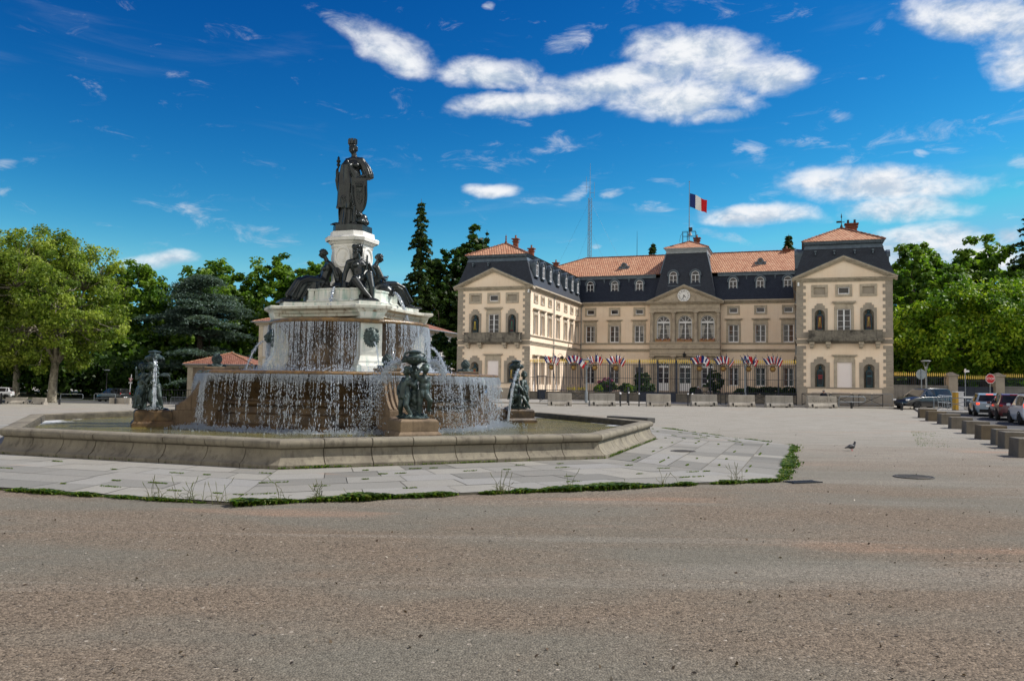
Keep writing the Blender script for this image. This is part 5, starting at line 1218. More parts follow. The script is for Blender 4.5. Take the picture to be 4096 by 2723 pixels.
# bearded man in front
mn = seat_thing('seated_man_statue', 'bearded bronze man with a hat seated in front of the shaft, facing the camera', AX[0])
s = Sculpt()
s.head((.93, -.10, 1.80), .14, (.75, -.75, -.12), hair=.8, beard=True)
for k in range(9): a = k*.7; s.ball((.88+.10*math.cos(a), -.06+.11*math.sin(a), 1.93+.03*math.sin(k*2.1)), .085, (1, 1, .8))
s.limb([(.98, -.2, 1.90), (.84, .06, 1.99), (.72, .1, 1.86)], [.05, .09, .08]); s.limb([(.72, .12, 1.85), (.70, .14, 1.68)], [.07, .04])
for k in range(5): s.fold([(1.0, -.18+.03*k, 1.90), (.88, -.05+.03*k, 2.02), (.76, .08+.015*k, 1.92)], .022)
s.limb([(.88, -.06, 1.7), (.82, 0, 1.48)], [.085, .11])
s.limb([(.80, -.31, 1.38), (.82, -.1, 1.46), (.82, .1, 1.46), (.80, .31, 1.38)], [.12, .12, .12, .12])
s.ball((.84, 0, 1.26), .27, (.72, 1.05, .95)); s.ball((.98, -.12, 1.30), .12, (.6, 1, .8)); s.ball((.98, .12, 1.30), .12, (.6, 1, .8))
s.limb([(.86, 0, 1.15), (.90, 0, .95), (.88, 0, .72)], [.21, .19, .24])
for k in range(3): s.ball((1.02, -.06, 1.08-.1*k), .07, (.7, 1, .7)); s.ball((1.02, .06, 1.08-.1*k), .07, (.7, 1, .7))
# legs: viewer's left knee forward, foot crossed over; viewer's right knee raised
s.limb([(.95, -.16, .66), (1.50, -.28, .76), (1.70, -.06, .40), (1.86, .16, .12)], [.17, .12, .10, .06]); s.foot((1.9, .18, .02), (.6, .8, 0), .32)
s.limb([(.95, .16, .68), (1.42, .22, .98), (1.62, .26, .5), (1.66, .26, .12)], [.17, .125, .10, .062]); s.foot((1.70, .27, .02), (1, .35, 0), .32)
s.limb([(.80, -.33, 1.36), (.78, -.43, 1.02), (.86, -.50, .66)], [.10, .085, .055]); s.hand((.87, -.50, .65), (.4, -.1, -1), (.8, .3, 0), .2, .3)
s.limb([(.80, .33, 1.36), (.98, .50, 1.02), (1.10, .34, 1.28)], [.10, .085, .055]); s.hand((1.10, .33, 1.29), (.2, -.55, .8), (0, -.8, -.5), .2, .8); s.limb([(1.16, .20, 1.15), (1.14, .22, 1.62)], [.03, .035])
s.cloth([((.90, 0, .88), .24, .26, .05, (0, 1, 0)), ((.96, 0, .74), .30, .30, .08, (0, 1, 0)), ((1.02, -.02, .58), .34, .30, .10, (0, 1, 0))], 9, 3, 50)
for k in range(5): s.fold([(.98, .26-.02*k, .92-.05*k), (1.14, 0, .84-.05*k), (1.16, -.28, .84-.04*k)], .028)
s.cloth([((1.15, -.02, .62), .16, .2, .08, (0, 1, 0)), ((1.36, .0, .36), .16, .22, .15, (0, 1, 0)), ((1.5, .02, .06), .16, .24, .18, (0, 1, 0)), ((1.5, .02, .02), .14, .22, .18, (0, 1, 0))], 9, 4, 50)
s.cloth([((.86, -.44, .72), .08, .1, .08), ((.9, -.46, .45), .14, .12, .15), ((.92, -.46, .28), .13, .12, .2)], 6, 14, 40); s.ball((.82, 0, .56), .3, (1, 1.3, .35))
s.build('figure', BZ, mn, .015, 1)
b = MB(); b.hexa([(1.35, -.36, -.0), (2.16, -.36, -.0), (2.16, .36, -.0), (1.35, .36, -.0), (1.38, -.33, .06), (2.12, -.33, .06), (2.12, .33, .06), (1.38, .33, .06)]); b.build('base_plate', BZ, mn)
for o in (w1, w2):
    b = MB(); b.hexa([(1.6, -.36, -.0), (2.5, -.36, -.0), (2.5, .36, -.0), (1.6, .36, -.0), (1.62, -.33, .06), (2.46, -.33, .06), (2.46, .33, .06), (1.62, .33, .06)]); b.build('base_plate', BZ, o)

# ---- lion heads on the pillars
lm = None
for k, a in enumerate((AX[0], AX[3], AX[1])):
    if lm is None:
        s = Sculpt(); rr = random.Random(2)
        s.ball((.06, 0, .02), .15, (1.1, 1, 1.15)); s.ball((.19, 0, -.05), .095, (1.0, 1.0, .85)); s.limb([(.12, 0, .12), (.26, 0, .0)], [.06, .05])
        s.ball((.15, -.09, .06), .05); s.ball((.15, .09, .06), .05); s.ball((.22, -.055, -.09), .06); s.ball((.22, .055, -.09), .06); s.ball((.17, 0, -.17), .06, (1, 1, .7))
        s.ball((.05, -.16, .19), .06); s.ball((.05, .16, .19), .06)
        for i in range(40):
            t = 2*math.pi*i/20; q = .19+.05*(i//20); s.limb([(.06-.03*(i//20), q*.8*math.cos(t), q*.95*math.sin(t)), (.02, q*1.05*math.cos(t+.15), q*1.25*math.sin(t+.15)-.03)], [.05, .025], 6)
        lm = s.build('lion_head', MT['patina'], ft, .011, 1); o = lm
    else:
        o = lm.copy(); COL.objects.link(o)
    o.location = (2.60*math.cos(a), 2.60*math.sin(a), 3.36); o.rotation_euler = (0, 0, a)

# ---- cherub groups with urns on the four pedestals. local +x outward
def putto(s, hipc, face, torso=(0, 0, 1), la=None, ra=None, ll=None, rl=None, look=None, sc=1.0, cloth_seed=None, wing=0):
    """chubby child: hipc hip centre, face horizontal facing direction; limbs as point lists"""
    h = Vector(hipc); f = Vector(face).normalized(); u = Vector(torso).normalized(); sd_ = u.cross(f).normalized()   # to the child's left
    P = lambda x, y, z: h+(sd_*x+f*y+u*z)*sc
    s.ball(P(0, 0, 0), .125*sc, (1.1, .95, .9)); s.ball(P(0, .025, .13), .125*sc, (1, .95, 1.05)); s.ball(P(0, .01, .28), .125*sc, (1.05, .85, 1.05)); s.limb([P(-.12, 0, .35), P(.12, 0, .35)], [.06*sc, .06*sc])
    s.limb([P(0, .01, .38), P(0, .03, .47)], [.05*sc, .048*sc]); s.head(P(0, .04, .56), .105*sc, look or face, hair=1.1)
    for pts, rr_ in ((la, 1), (ra, 1)):
        if pts: q = [Vector(p) for p in pts]; s.limb(q, [.06*sc, .05*sc, .036*sc]); s.hand(q[-1], q[-1]-q[-2], f, .105*sc, .5)
    for pts in (ll, rl):
        if pts:
            q = [Vector(p) for p in pts]; s.limb(q, [.095*sc, .068*sc, .042*sc]); s.foot(q[-1]-Vector((0, 0, .02)), f, .17*sc)
    if cloth_seed is not None: s.cloth([(P(0, 0, .06), .14*sc, .13*sc, .06, sd_), (P(0, .01, -.03), .16*sc, .145*sc, .1, sd_), (P(.01, .02, -.13), .15*sc, .14*sc, .14, sd_)], 8, cloth_seed, 48)
    if wing:
        for k in (-1, 1):
            for i in range(5): s.limb([P(k*.06, -.10, .30), P(k*(.2+.03*i), -.2, .34-.02*i), P(k*(.34-.01*i), -.24, .33-.06*i)], [.03*sc, .035*sc, .015*sc], 6)
def cherub_base(root, seed, shells=True):
    s = Sculpt(); rr = random.Random(seed)
    s.ball((0, 0, .03), .46, (1, .98, .10))
    for i in range(16):
        a = rr.uniform(0, 6.28); q = rr.uniform(.05, .36); s.ball((q*math.cos(a), q*math.sin(a), rr.uniform(.03, .10)), rr.uniform(.05, .11), (1, 1, .8))
    # rocky trunk that carries the urn
    for i in range(12): z = .08*i+.06; q = .15*(1-i/16); s.ball((rr.uniform(-q, q)*.6, rr.uniform(-q, q)*.6, z), rr.uniform(.11, .15)*(1-.35*i/12), (1, 1, 1))
    s.limb([(0, 0, .9), (0, 0, 1.36)], [.10, .075])
    for i in range(5): a = i*1.256; s.limb([(.05*math.cos(a), .05*math.sin(a), 1.1), (.14*math.cos(a), .14*math.sin(a), 1.28), (.1*math.cos(a), .1*math.sin(a), 1.36)], [.05, .04, .02], 6)
    s.build('rock_base', MT['patina'], root, .017, 1)
    b = MB(); b.lathe([(.02, 1.33), (.12, 1.34), (.13, 1.37), (.08, 1.40), (.07, 1.43), (.12, 1.46), (.19, 1.50), (.25, 1.56), (.275, 1.62), (.27, 1.655), (.225, 1.67), (.17, 1.70), (.14, 1.745), (.15, 1.77), (.185, 1.785), (.19, 1.81), (.15, 1.83), (.06, 1.845), (.03, 1.86)], (0, 0, 0), 28)
    for i in range(14): a = i*2*math.pi/14; b.sphere((.262*math.cos(a), .262*math.sin(a), 1.585), .03, 5, (1, 1, 1.4))
    for k in (-1, 1):    # mask spouts at both sides
        b.sphere((.0, k*.26, 1.60), .085, 7, (1, 1, 1.1)); b.tube([(0, k*.27, 1.57), (0, k*.36, 1.54)], [.06, .045], 8, cap=False)
        b.tube([(.0, k*.17, 1.78), (0, k*.27, 1.76), (0, k*.30, 1.68)], [.02, .03, .03], 6)
    b.build('urn', MT['patina'], root, smooth=True, angle=50)
CH = []
def cherub_thing(label, k, rz=0):
    a = AX[k]; r = PR[k]; o = thing('cherub_group', label, 'statue', (CX+r*math.cos(a), CY+r*math.sin(a), .955), a+rz, 'bronze cherub groups round the pool'); CH.append(o); return o
# front: y<0 is the viewer's left of this group
g0 = cherub_thing('bronze pair of standing cherubs under an urn, nearest group, on the front pedestal', 0); cherub_base(g0, 1)
s = Sculpt()
putto(s, (.16, .20, .72), (1, .25, 0), (.02, .05, 1), la=[(.14, .33, 1.06), (.20, .37, .90), (.20, .30, .74)], ra=[(.18, .08, 1.06), (.24, -.03, 1.20), (.26, .10, 1.34)], ll=[(.20, .26, .66), (.36, .34, .50), (.16, .38, .22)], rl=[(.18, .12, .66), (.22, .10, .38), (.20, .10, .05)], look=(1, .35, .05), cloth_seed=3, sc=1.12); s.build('cherub', MT['patina'], g0, .0125, 1)
s = Sculpt()
putto(s, (.04, -.26, .66), (.5, -.8, 0), (.05, .12, 1), la=[(.14, -.2, 1.0), (.24, -.10, .9), (.2, .02, 1.05)], ra=[(-.05, -.28, 1.0), (-.08, -.40, .84), (.02, -.46, .7)], ll=[(.12, -.24, .6), (.22, -.30, .36), (.26, -.12, .06)], rl=[(-.0, -.32, .6), (.05, -.38, .34), (-.08, -.34, .06)], look=(-.1, -1, -.2), cloth_seed=5, sc=1.1); s.cloth([((.05, -.28, 1.0), .12, .12, .08), ((.04, -.28, .8), .15, .14, .12), ((.06, -.28, .56), .17, .15, .16)], 8, 6, 44); s.build('cherub', MT['patina'], g0, .0125, 1)
# left: seen in profile, viewer looks along the figure's left side
g1 = cherub_thing('bronze cherub group left of the pool with a winged child, water pouring over it', 3); cherub_base(g1, 5)
s = Sculpt()
putto(s, (-.06, .30, .74), (.5, .7, 0), (.25, .15, 1), la=[(-.05, .40, 1.04), (.02, .52, .84), (.14, .44, .76)], ra=[(.1, .28, 1.04), (.22, .3, .88), (.28, .3, .76)], ll=[(-.10, .34, .68), (-.16, .44, .40), (-.24, .40, .08)], rl=[(.02, .30, .66), (.1, .42, .4), (0, .40, .08)], look=(1, .35, -.05), sc=1.1, wing=1); s.build('cherub', MT['patina'], g1, .0125, 1)
s = Sculpt()
putto(s, (.30, .06, .68), (.8, .5, 0), (.0, .0, 1), la=[(.28, .18, 1.0), (.34, .32, .90), (.24, .36, .80)], ra=[(.36, .0, 1.02), (.48, .10, .96), (.50, .14, 1.18)], ll=[(.3, .14, .62), (.42, .30, .44), (.34, .32, .14)], rl=[(.34, .0, .6), (.42, .04, .34), (.40, .06, .05)], look=(.4, .9, 0), cloth_seed=7, sc=1.12)
s.cloth([((.32, .04, .68), .16, .16, .08), ((.36, .03, .4), .17, .17, .13), ((.38, .03, .04), .19, .18, .16)], 9, 8, 50); s.ball((.52, .16, 1.27), .075, (.4, 1, 1)); s.build('cherub', MT['patina'], g1, .0125, 1)
# right: two kneeling children seen from the side
g2 = cherub_thing('bronze cherub group right of the pool, one child kneeling and one standing', 1); cherub_base(g2, 9)
s = Sculpt()
putto(s, (-.20, -.22, .52), (.35, -.9, 0), (.05, -.1, 1), la=[(-.02, -.30, .86), (.06, -.42, .70), (.14, -.36, .56)], ra=[(-.30, -.24, .86), (-.40, -.32, .64), (-.44, -.26, .46)], ll=[(-.12, -.26, .50), (-.04, -.46, .48), (-.06, -.40, .10)], rl=[(-.28, -.24, .46), (-.32, -.3, .26), (-.30, -.16, .06)], look=(.1, -1, -.25), cloth_seed=9, sc=1.12); s.build('cherub', MT['patina'], g2, .0125, 1)
s = Sculpt()
putto(s, (.24, -.16, .66), (.4, -.8, 0), (-.02, .0, 1), la=[(.34, -.1, .98), (.42, -.16, .80), (.36, -.24, .68)], ra=[(.14, -.24, .98), (.08, -.34, .82), (.16, -.36, .72)], ll=[(.30, -.16, .60), (.36, -.26, .36), (.32, -.2, .06)], rl=[(.18, -.2, .60), (.20, -.34, .36), (.16, -.24, .06)], look=(-.35, -1, -.2), cloth_seed=10, sc=1.1)
for i in range(14): s.ball((.1+.02*i, -.34+.02*(i % 3), .86-.035*i), .045)
s.limb([(.05, -.3, .55), (.2, -.42, .3), (.36, -.46, .06)], [.06, .06, .04]); s.build('cherub', MT['patina'], g2, .0125, 1)

# ------------------------------------------------------------------ water
def water_mat():
    M = bpy.data.materials.new('pool_water'); M.use_nodes = True; n = NT(M.node_tree); b = M.node_tree.nodes['Principled BSDF']
    co = n.new('ShaderNodeTexCoord').outputs['Object']; x, y, z = n.sep(co)
    r = n.math('SQRT', n.math('ADD', n.math('MULTIPLY', x, x), n.math('MULTIPLY', y, y)))
    col = n.mix(n.smooth(n.noise(co, .55, 4, .6), .35, .65), (.20, .165, .022, 1), (.10, .09, .03, 1))
    nz = n.noise(co, 2.2, 8, .7)
    foam = n.smooth(n.math('ADD', n.math('MULTIPLY', n.math('SUBTRACT', nz, .5), 3.2), n.math('SUBTRACT', 5.65, r)), .05, .9)
    n2 = n.noise(n.scale(co, .5, .5, 1), 1.3, 6, .65)
    f2 = n.smooth(n.math('ADD', n.math('MULTIPLY', n.math('SUBTRACT', n2, .5), 4.0), n.math('MULTIPLY', n.math('SUBTRACT', r, 8.9), 1.2)), .5, .95, 0, .8)
    dots = n.smooth(n.noise(co, 26, 2, .6), .66, .72, 0, .6)
    foam = n.math('MAXIMUM', foam, n.math('MAXIMUM', f2, dots))
    n.put(b.inputs['Base Color'], n.mix(foam, col, (.62, .64, .66, 1))); n.put(b.inputs['Roughness'], n.mix(foam, (.06, .06, .06, 1), (.7, .7, .7, 1)))
    b.inputs['Specular IOR Level'].default_value = .5
    h = n.math('ADD', n.noise(co, 5, 4, .6), n.math('MULTIPLY', n.noise(co, 16, 3, .6), .5)); n.put(b.inputs['Normal'], n.bump(h, .8, .06))
    return M
def spray_mat():
    M = bpy.data.materials.new('falling_water'); M.use_nodes = True; t = M.node_tree; t.nodes.clear(); n = NT(t)
    d = n.new('ShaderNodeBsdfDiffuse'); d.inputs[0].default_value = (.78, .86, .96, 1)
    tr = n.new('ShaderNodeBsdfTranslucent'); tr.inputs[0].default_value = (.78, .86, .96, 1)
    g = n.new('ShaderNodeBsdfGlossy'); g.inputs[0].default_value = (.95, .97, 1, 1); g.inputs['Roughness'].default_value = .12
    tp = n.new('ShaderNodeBsdfTransparent'); tp.inputs[0].default_value = (.96, .98, 1, 1)
    m1 = n.new('ShaderNodeMixShader'); m1.inputs[0].default_value = .6; t.links.new(d.outputs[0], m1.inputs[1]); t.links.new(tr.outputs[0], m1.inputs[2])
    m2 = n.new('ShaderNodeMixShader'); m2.inputs[0].default_value = .42; t.links.new(m1.outputs[0], m2.inputs[1]); t.links.new(g.outputs[0], m2.inputs[2])
    m3 = n.new('ShaderNodeMixShader'); m3.inputs[0].default_value = .1; t.links.new(m2.outputs[0], m3.inputs[1]); t.links.new(tp.outputs[0], m3.inputs[2])
    o = n.new('ShaderNodeOutputMaterial'); t.links.new(m3.outputs[0], o.inputs[0]); return M
MT['spray'] = spray_mat()
b = MB(); b.add([(*p, .45) for p in oc(10.24)], [tuple(range(8))]); pw = b.build('water', water_mat(), None, fixn=False); pw.location = (CX, CY, 0); tag(pw, kind='structure')
b = MB(); b.add([(*p, 2.19) for p in oc(4.86)], [tuple(range(8))]); pw = b.build('water', bpy.data.materials['pool_water'], None, fixn=False); pw.location = (CX, CY, 0); tag(pw, kind='structure')
NR = np.random.default_rng(7)
class Drops:
    def __init__(s): s.V = []; s.F = []; s.n = 0
    def pieces(s, P0, V, T0, T1, rad):
        """ballistic strands: arrays of start, velocity, start and end time, radius"""
        K = 6; n = len(P0); tt = np.linspace(0, 1, K); prof = np.array([.25, .8, 1, .9, .7, .2])
        t = T0[:, None]+(T1-T0)[:, None]*tt[None]
        C = P0[:, None]+V[:, None]*t[..., None]; C[..., 2] -= 4.9*t**2
        C[..., :2] += NR.normal(0, 1, (n, K, 2))*(.003+.006*t[..., None])
        R_ = rad[:, None]*prof[None]*NR.uniform(.5, 1.4, (n, K))
        a = NR.uniform(0, 6.28, n); ang = a[:, None, None]+np.arange(4)[None, None]*np.pi/2
        X = C[:, :, None, 0]+R_[..., None]*np.cos(ang); Y = C[:, :, None, 1]+R_[..., None]*np.sin(ang); Z = np.repeat(C[:, :, None, 2], 4, 2)
        V_ = np.stack([X, Y, Z], -1).reshape(-1, 3); s.V.append(V_)
        base = s.n+np.arange(n)[:, None, None]*K*4+np.arange(K-1)[None, :, None]*4; k = np.arange(4)[None, None]
        F_ = np.stack([base+k, base+(k+1) % 4, base+4+(k+1) % 4, base+4+k], -1).reshape(-1, 4); s.F.append(F_); s.n += len(V_)
    def drops(s, C, r):
        n = len(C); o = np.array([[1, 0, 0], [0, 1, 0], [-1, 0, 0], [0, -1, 0], [0, 0, 1.3], [0, 0, -1.3]]); rot = NR.uniform(.7, 1.3, (n, 6, 1))
        V_ = (C[:, None]+o[None]*r[:, None, None]*rot).reshape(-1, 3); s.V.append(V_)
        q = np.array([[4, 0, 1, 4], [4, 1, 2, 4], [4, 2, 3, 4], [4, 3, 0, 4], [5, 1, 0, 5], [5, 2, 1, 5], [5, 3, 2, 5], [5, 0, 3, 5]])[:, :3]
        q4 = np.concatenate([q, q[:, 2:]], 1)
        tri = (s.n+np.arange(n)[:, None, None]*6+np.array([[0, 1, 4, 4]])[None]*0)
        # two crossed quads keep every face four sided
        qf = np.array([[4, 0, 5, 2], [4, 1, 5, 3], [0, 1, 2, 3]]); s.F.append((s.n+np.arange(n)[:, None, None]*6+qf[None]).reshape(-1, 4)); s.n += len(V_)
    def build(s, name):
        o = raw_mesh(name, np.concatenate(s.V), np.concatenate(s.F), MT['spray'], smooth=True); return o
def octo_edge(n, rad):
    i = NR.integers(0, 8, n); s_ = NR.uniform(0, 1, n); P = np.array(oc(rad)); a = P[i]; b_ = P[(i+1) % 8]; e = b_-a; nr = np.stack([e[:, 1], -e[:, 0]], 1); nr /= np.linalg.norm(nr, axis=1)[:, None]
    return a+e*s_[:, None], nr, (i+s_)
cen = np.array([CX, CY, 0])
def clumpy(u, k, seed):      # density that bunches the strands
    r = np.random.default_rng(seed); f = np.zeros_like(u)
    for q in range(1, 6): f += np.sin(u*k*q*.7+r.uniform(0, 6.28))*.5/q**.3
    return f
# curtain over the big basin: streams that thin out and break into beads as they fall
D_ = Drops()
def streams(D_, p, nr, z0, tmax, r0, vlo, vhi, steps, pmin=.25):
    n = len(p); vo = NR.uniform(vlo, vhi, n); dv = np.concatenate([nr*vo[:, None]+NR.normal(0, .035, (n, 2)), NR.uniform(-.25, .0, (n, 1))], 1); P0 = np.concatenate([p, np.full((n, 1), z0)], 1)+cen; rs_ = r0*NR.uniform(.45, 1.6, n); dt = tmax/steps
    for q in range(steps):
        t = dt*q; k = NR.uniform(0, 1, n) < max(pmin, 1.12-1.05*t/tmax); m_ = int(k.sum()); w = NR.normal(0, .02, (m_, 3))*[1, 1, 0]
        D_.pieces(P0[k], dv[k]+w, np.full(m_, t)+NR.uniform(-.3, .3, m_)*dt*(q > 0), np.full(m_, t+dt*1.1)-NR.uniform(0, .5, m_)*dt*(q > 3), rs_[k]*(1.1-.45*t/tmax)*NR.uniform(.6, 1.3, m_))
    m_ = n*16; i = NR.integers(0, n, m_); t = tmax*NR.uniform(.15, 1, m_)**.8; C = P0[i]+dv[i]*t[:, None]; C[:, 2] -= 4.9*t**2; C += NR.normal(0, 1, (m_, 3))*(.012+.06*t[:, None]); D_.drops(C[C[:, 2] > z0-4.85*tmax**2], NR.uniform(.45, 1.15, int((C[:, 2] > z0-4.85*tmax**2).sum()))*r0*.75)
p, nr, u = octo_edge(1700, 5.17); keep = NR.uniform(-1.6, 1.6, 1700) < clumpy(u, 9, 1)+.15; streams(D_, p[keep], nr[keep], 2.12, .56, .0115, .08, .48, 22, .4)
p, nr, u = octo_edge(4200, 5.17); keep = NR.uniform(-1.6, 1.6, 4200) < clumpy(u, 9, 1)+.5; streams(D_, p[keep], nr[keep], 2.12, .22, .008, .06, .42, 6, .1)
tag(D_.build('falling_water'), kind='stuff')
# curtain under the four bowls
D_ = Drops(); an = NR.uniform(0, 2*np.pi, 1900); ok = np.ones(len(an), bool)
for a in AX: d = (an-a+np.pi) % (2*np.pi)-np.pi; ok &= np.abs(d) > .155
an = an[ok]; an = an[NR.uniform(-1.7, 1.7, len(an)) < clumpy(an, 11, 3)+.4]; nr = np.stack([np.cos(an), np.sin(an)], 1); streams(D_, nr*2.71, nr, 3.80, .565, .0085, .01, .15, 20, .5)
# mist of drops where it lands
n2 = 3500; a2 = NR.uniform(0, 6.28, n2); rr_ = NR.normal(2.9, .22, n2); D_.drops(np.stack([rr_*np.cos(a2), rr_*np.sin(a2), 2.2+np.abs(NR.normal(0, .11, n2))], 1)+cen, NR.uniform(.006, .02, n2))
tag(D_.build('falling_water'), kind='stuff')
# foam and splash in the pool
D_ = Drops(); n2 = 9000; p, nr, u = octo_edge(n2, 5.2); off = np.abs(NR.normal(0, .42, n2)); hh = np.abs(NR.normal(0, .07, n2))*np.exp(-off)
C = np.concatenate([p+nr*off[:, None], (.455+hh)[:, None]], 1)+cen; D_.drops(C, NR.uniform(.008, .028, n2)); tag(D_.build('splash_foam'), kind='stuff')
# single jets
def jet(label, p0, v, zend, r0=.045, n=260, spread=.10, rope=True, full=False):
    D_ = Drops(); p0 = np.array(p0, float); v = np.array(v, float)
    tend = (v[2]+math.sqrt(max(0, v[2]**2+19.6*(p0[2]-zend))))/9.8
    for k in range(16 if rope else 8):
        m_ = 9; ts = np.linspace(0, tend*(.97 if r0 < .06 or full else NR.uniform(.3, .6)), m_); w = NR.normal(0, 1, 3)*spread*.22
        P = np.repeat(p0[None], m_-1, 0)+NR.normal(0, r0*.35, (1, 3)); Vv = np.repeat((v+w)[None], m_-1, 0)
        D_.pieces(P, Vv, ts[:-1], ts[1:]*1.02, np.full(m_-1, r0*.42)*(1-.5*ts[:-1]/tend))
    t = tend*NR.uniform(0, 1, n)**.7; C = p0[None]+v[None]*t[:, None]; C[:, 2] -= 4.9*t**2; C += NR.normal(0, 1, (n, 3))*(r0*.5+spread*t[:, None]); C = C[C[:, 2] > zend]
    D_.drops(C, NR.uniform(.006, .019, len(C)))
    # splash crown
    q = 70; e = p0+v*tend; e[2] = zend; C = e[None]+np.stack([NR.normal(0, .12, q), NR.normal(0, .12, q), np.abs(NR.normal(0, .06, q))], 1); D_.drops(C, NR.uniform(.008, .02, q))
    o = D_.build('water_jet'); tag(o, label, 'water jet', 'jets of water from the fountain'); return o
def rad(k, r, t=0):
    G = FR_(AX[k]); q = G(r, t, 0); return (CX+q[0], CY+q[1])
def vrad(k, vr, vt, vz): G = FR_(AX[k]); q = G(vr, vt, 0); return (q[0], q[1], vz)
jet('thin arc of water from the lion mouth on the left pillar', (*rad(3, 2.85), 3.20), vrad(3, 1.25, .0, .3), 2.2, .035, 120, .05)
jet('trickle of water from the lion mouth on the front pillar', (*rad(0, 2.86), 3.18), vrad(0, .45, .35, 0), 2.2, .018, 50, .05, False)
jet('arc of water from the lion mouth hidden at the right side', (*rad(1, 2.85), 3.20), vrad(1, 1.5, -.4, .2), 2.2, .035, 140, .07)
jet('stream of water pouring from the urn of the left seated woman', (*rad(3, .86, 1.02), 5.02), vrad(3, .55, 1.0, -.4), 3.93, .055, 160, .07)
jet('stream of water pouring from the urn beside the right seated woman', (*rad(1, 1.26, -.84), 4.98), vrad(1, .95, -.85, -.2), 3.93, .055, 160, .07)
jet('strong jet of water thrown left from the urn of the front cherubs', (*rad(0, PR[0], -.37), 2.47), vrad(0, -.35, -1.55, .35), .46, .062, 1700, .30)
jet('strong jet of water thrown right from the urn of the front cherubs', (*rad(0, PR[0], .37), 2.47), vrad(0, -1.5, 1.9, .9), .46, .062, 1500, .28)
jet('water gushing from the urn down over the left cherub group', (*rad(3, PR[3], .37), 2.47), vrad(3, .0, .42, 0), .98, .06, 260, .06, True, True)
jet('thin water jet falling left of the right cherub group', (*rad(1, PR[1], -.30), 2.46), vrad(1, -1.05, -.65, .2), .46, .045, 260, .08)
jet('thin water jet falling right of the right cherub group', (*rad(1, PR[1], .30), 2.50), vrad(1, .95, .55, .25), .46, .045, 260, .08)

# ------------------------------------------------------------------ railings in front of the palace
fen = thing('palace_railing', 'dark blue iron railing with gilded spear tips on a low stone wall', 'railing', (BX, BY, 0), TH)
FV = .12
b = MB()
for u0, u1 in ((BW+.06, 8.22), (9.02, 17.85), (21.15, BL-BW-.06)):
    b.box(u0, u1, FV-.18, FV+.18, .1, 1.02); b.box(u0, u1, FV-.23, FV+.23, 1.02, 1.11)
b.build('base_wall', MT['fence_stone'], fen, bevel=.015)
bars = MB(); tips = MB(); k = 0
u = BW+.12
while u < BL-BW-.05:
    gate = 17.85 < u < 21.15; wicket = 8.22 < u < 9.02
    zb = .35 if gate or wicket else 1.11
    bars.box(u-.016, u+.016, FV-.016, FV+.016, zb, 3.78)
    tips.box(u-.03, u+.03, FV-.03, FV+.03, 3.79, 3.87); tips.hexa([(u-.062, FV-.03, 3.95), (u+.062, FV-.03, 3.95), (u+.062, FV+.03, 3.95), (u-.062, FV+.03, 3.95), (u-.002, FV-.002, 4.2), (u+.002, FV-.002, 4.2), (u+.002, FV+.002, 4.2), (u-.002, FV+.002, 4.2)])
    tips.hexa([(u-.018, FV-.015, 3.88), (u+.018, FV-.015, 3.88), (u+.018, FV+.015, 3.88), (u-.018, FV+.015, 3.88), (u-.062, FV-.03, 3.95), (u+.062, FV-.03, 3.95), (u+.062, FV+.03, 3.95), (u-.062, FV+.03, 3.95)])
    u += .168
for z in (1.25, 2.42, 3.62, 3.76): bars.box(BW+.06, BL-BW-.06, FV-.024, FV+.024, z-.018, z+.018)
bars.build('bars', MT['iron'], fen); tips.build('spear_tips', MT['gold'], fen)
for u in (9.7, 12.4, 15.1, 24.1, 27.2, 29.8):
    b = MB(); b.box(u-.035, u+.035, FV+.02, FV+.09, 1.11, 3.8); b.tube([(u, FV+.06, 3.5), (u, FV+.9, 1.1)], .025, 6); b.build('stay', MT['iron'], fen)
for u in (17.85, 19.5, 21.15): 
    b = MB(); b.box(u-.075, u+.075, FV-.075, FV+.075, .1, 3.95); b.sphere((u, FV, 4.03), .09, 8); b.build('gate_post', MT['iron'], fen)
for u0, u1 in ((17.93, 19.42), (19.58, 21.07), (8.26, 8.98)):
    b = MB(); b.box(u0, u1, FV-.03, FV+.03, .25, 1.18 if u0 > 10 else 1.25); b.box(u0, u1, FV-.035, FV+.035, 2.5, 2.56) if u0 < 10 else None
    b.build('gate_panel', MT['iron'], fen)
b = MB(); 
for u in (8.22, 9.02): b.box(u-.05, u+.05, FV-.05, FV+.05, .1, 2.6)
b.build('wicket_frame', MT['iron'], fen)
def lp(u, v): return wuv(u, v)
# ---- clusters of flags hung on the railing
shieldm = pmat('bronzed_shield', (.22, .12, .04), (.14, .08, .03), 12, .5, .2, 60, metal=.3)
def flag_cloth(w, h, seed):
    b = MB(); r = random.Random(seed); nu, nv = 12, 9; ph = r.uniform(0, 6)
    for j in range(nv+1):
        for i in range(nu+1):
            s, t = i/nu, j/nv; dr = s*(.55+.25*r.random()*0)
            b.v.append((s*w*.62, .05*math.sin(9*s+2*t+ph)+.04*math.sin(5*t+ph), -t*h-dr*.55*h))
    for j in range(nv):
        for i in range(nu):
            b.f.append((j*(nu+1)+i, j*(nu+1)+i+1, (j+1)*(nu+1)+i+1, (j+1)*(nu+1)+i)); b.mi.append(0 if i < nu/3 else (1 if i < 2*nu/3 else 2))
    return b
FLAGM = [MT['blue'], MT['fwhite'], MT['red']]
labels = ['leftmost flag cluster on the railing, beside the left wing corner', 'second flag cluster from the left, one flag drooping far out to the right', 'third flag cluster from the left, just right of a lamp post', 'fourth flag cluster from the left, last before the main gate',
          'flag cluster right of the main gate, one flag spread wide open', 'third flag cluster from the right, behind nothing but the bars', 'flag cluster behind the lamp head, second from the right', 'rightmost flag cluster on the railing, nearest the right wing']
labels[5] = 'flag cluster with flags hanging steeply, third counted from the right end'
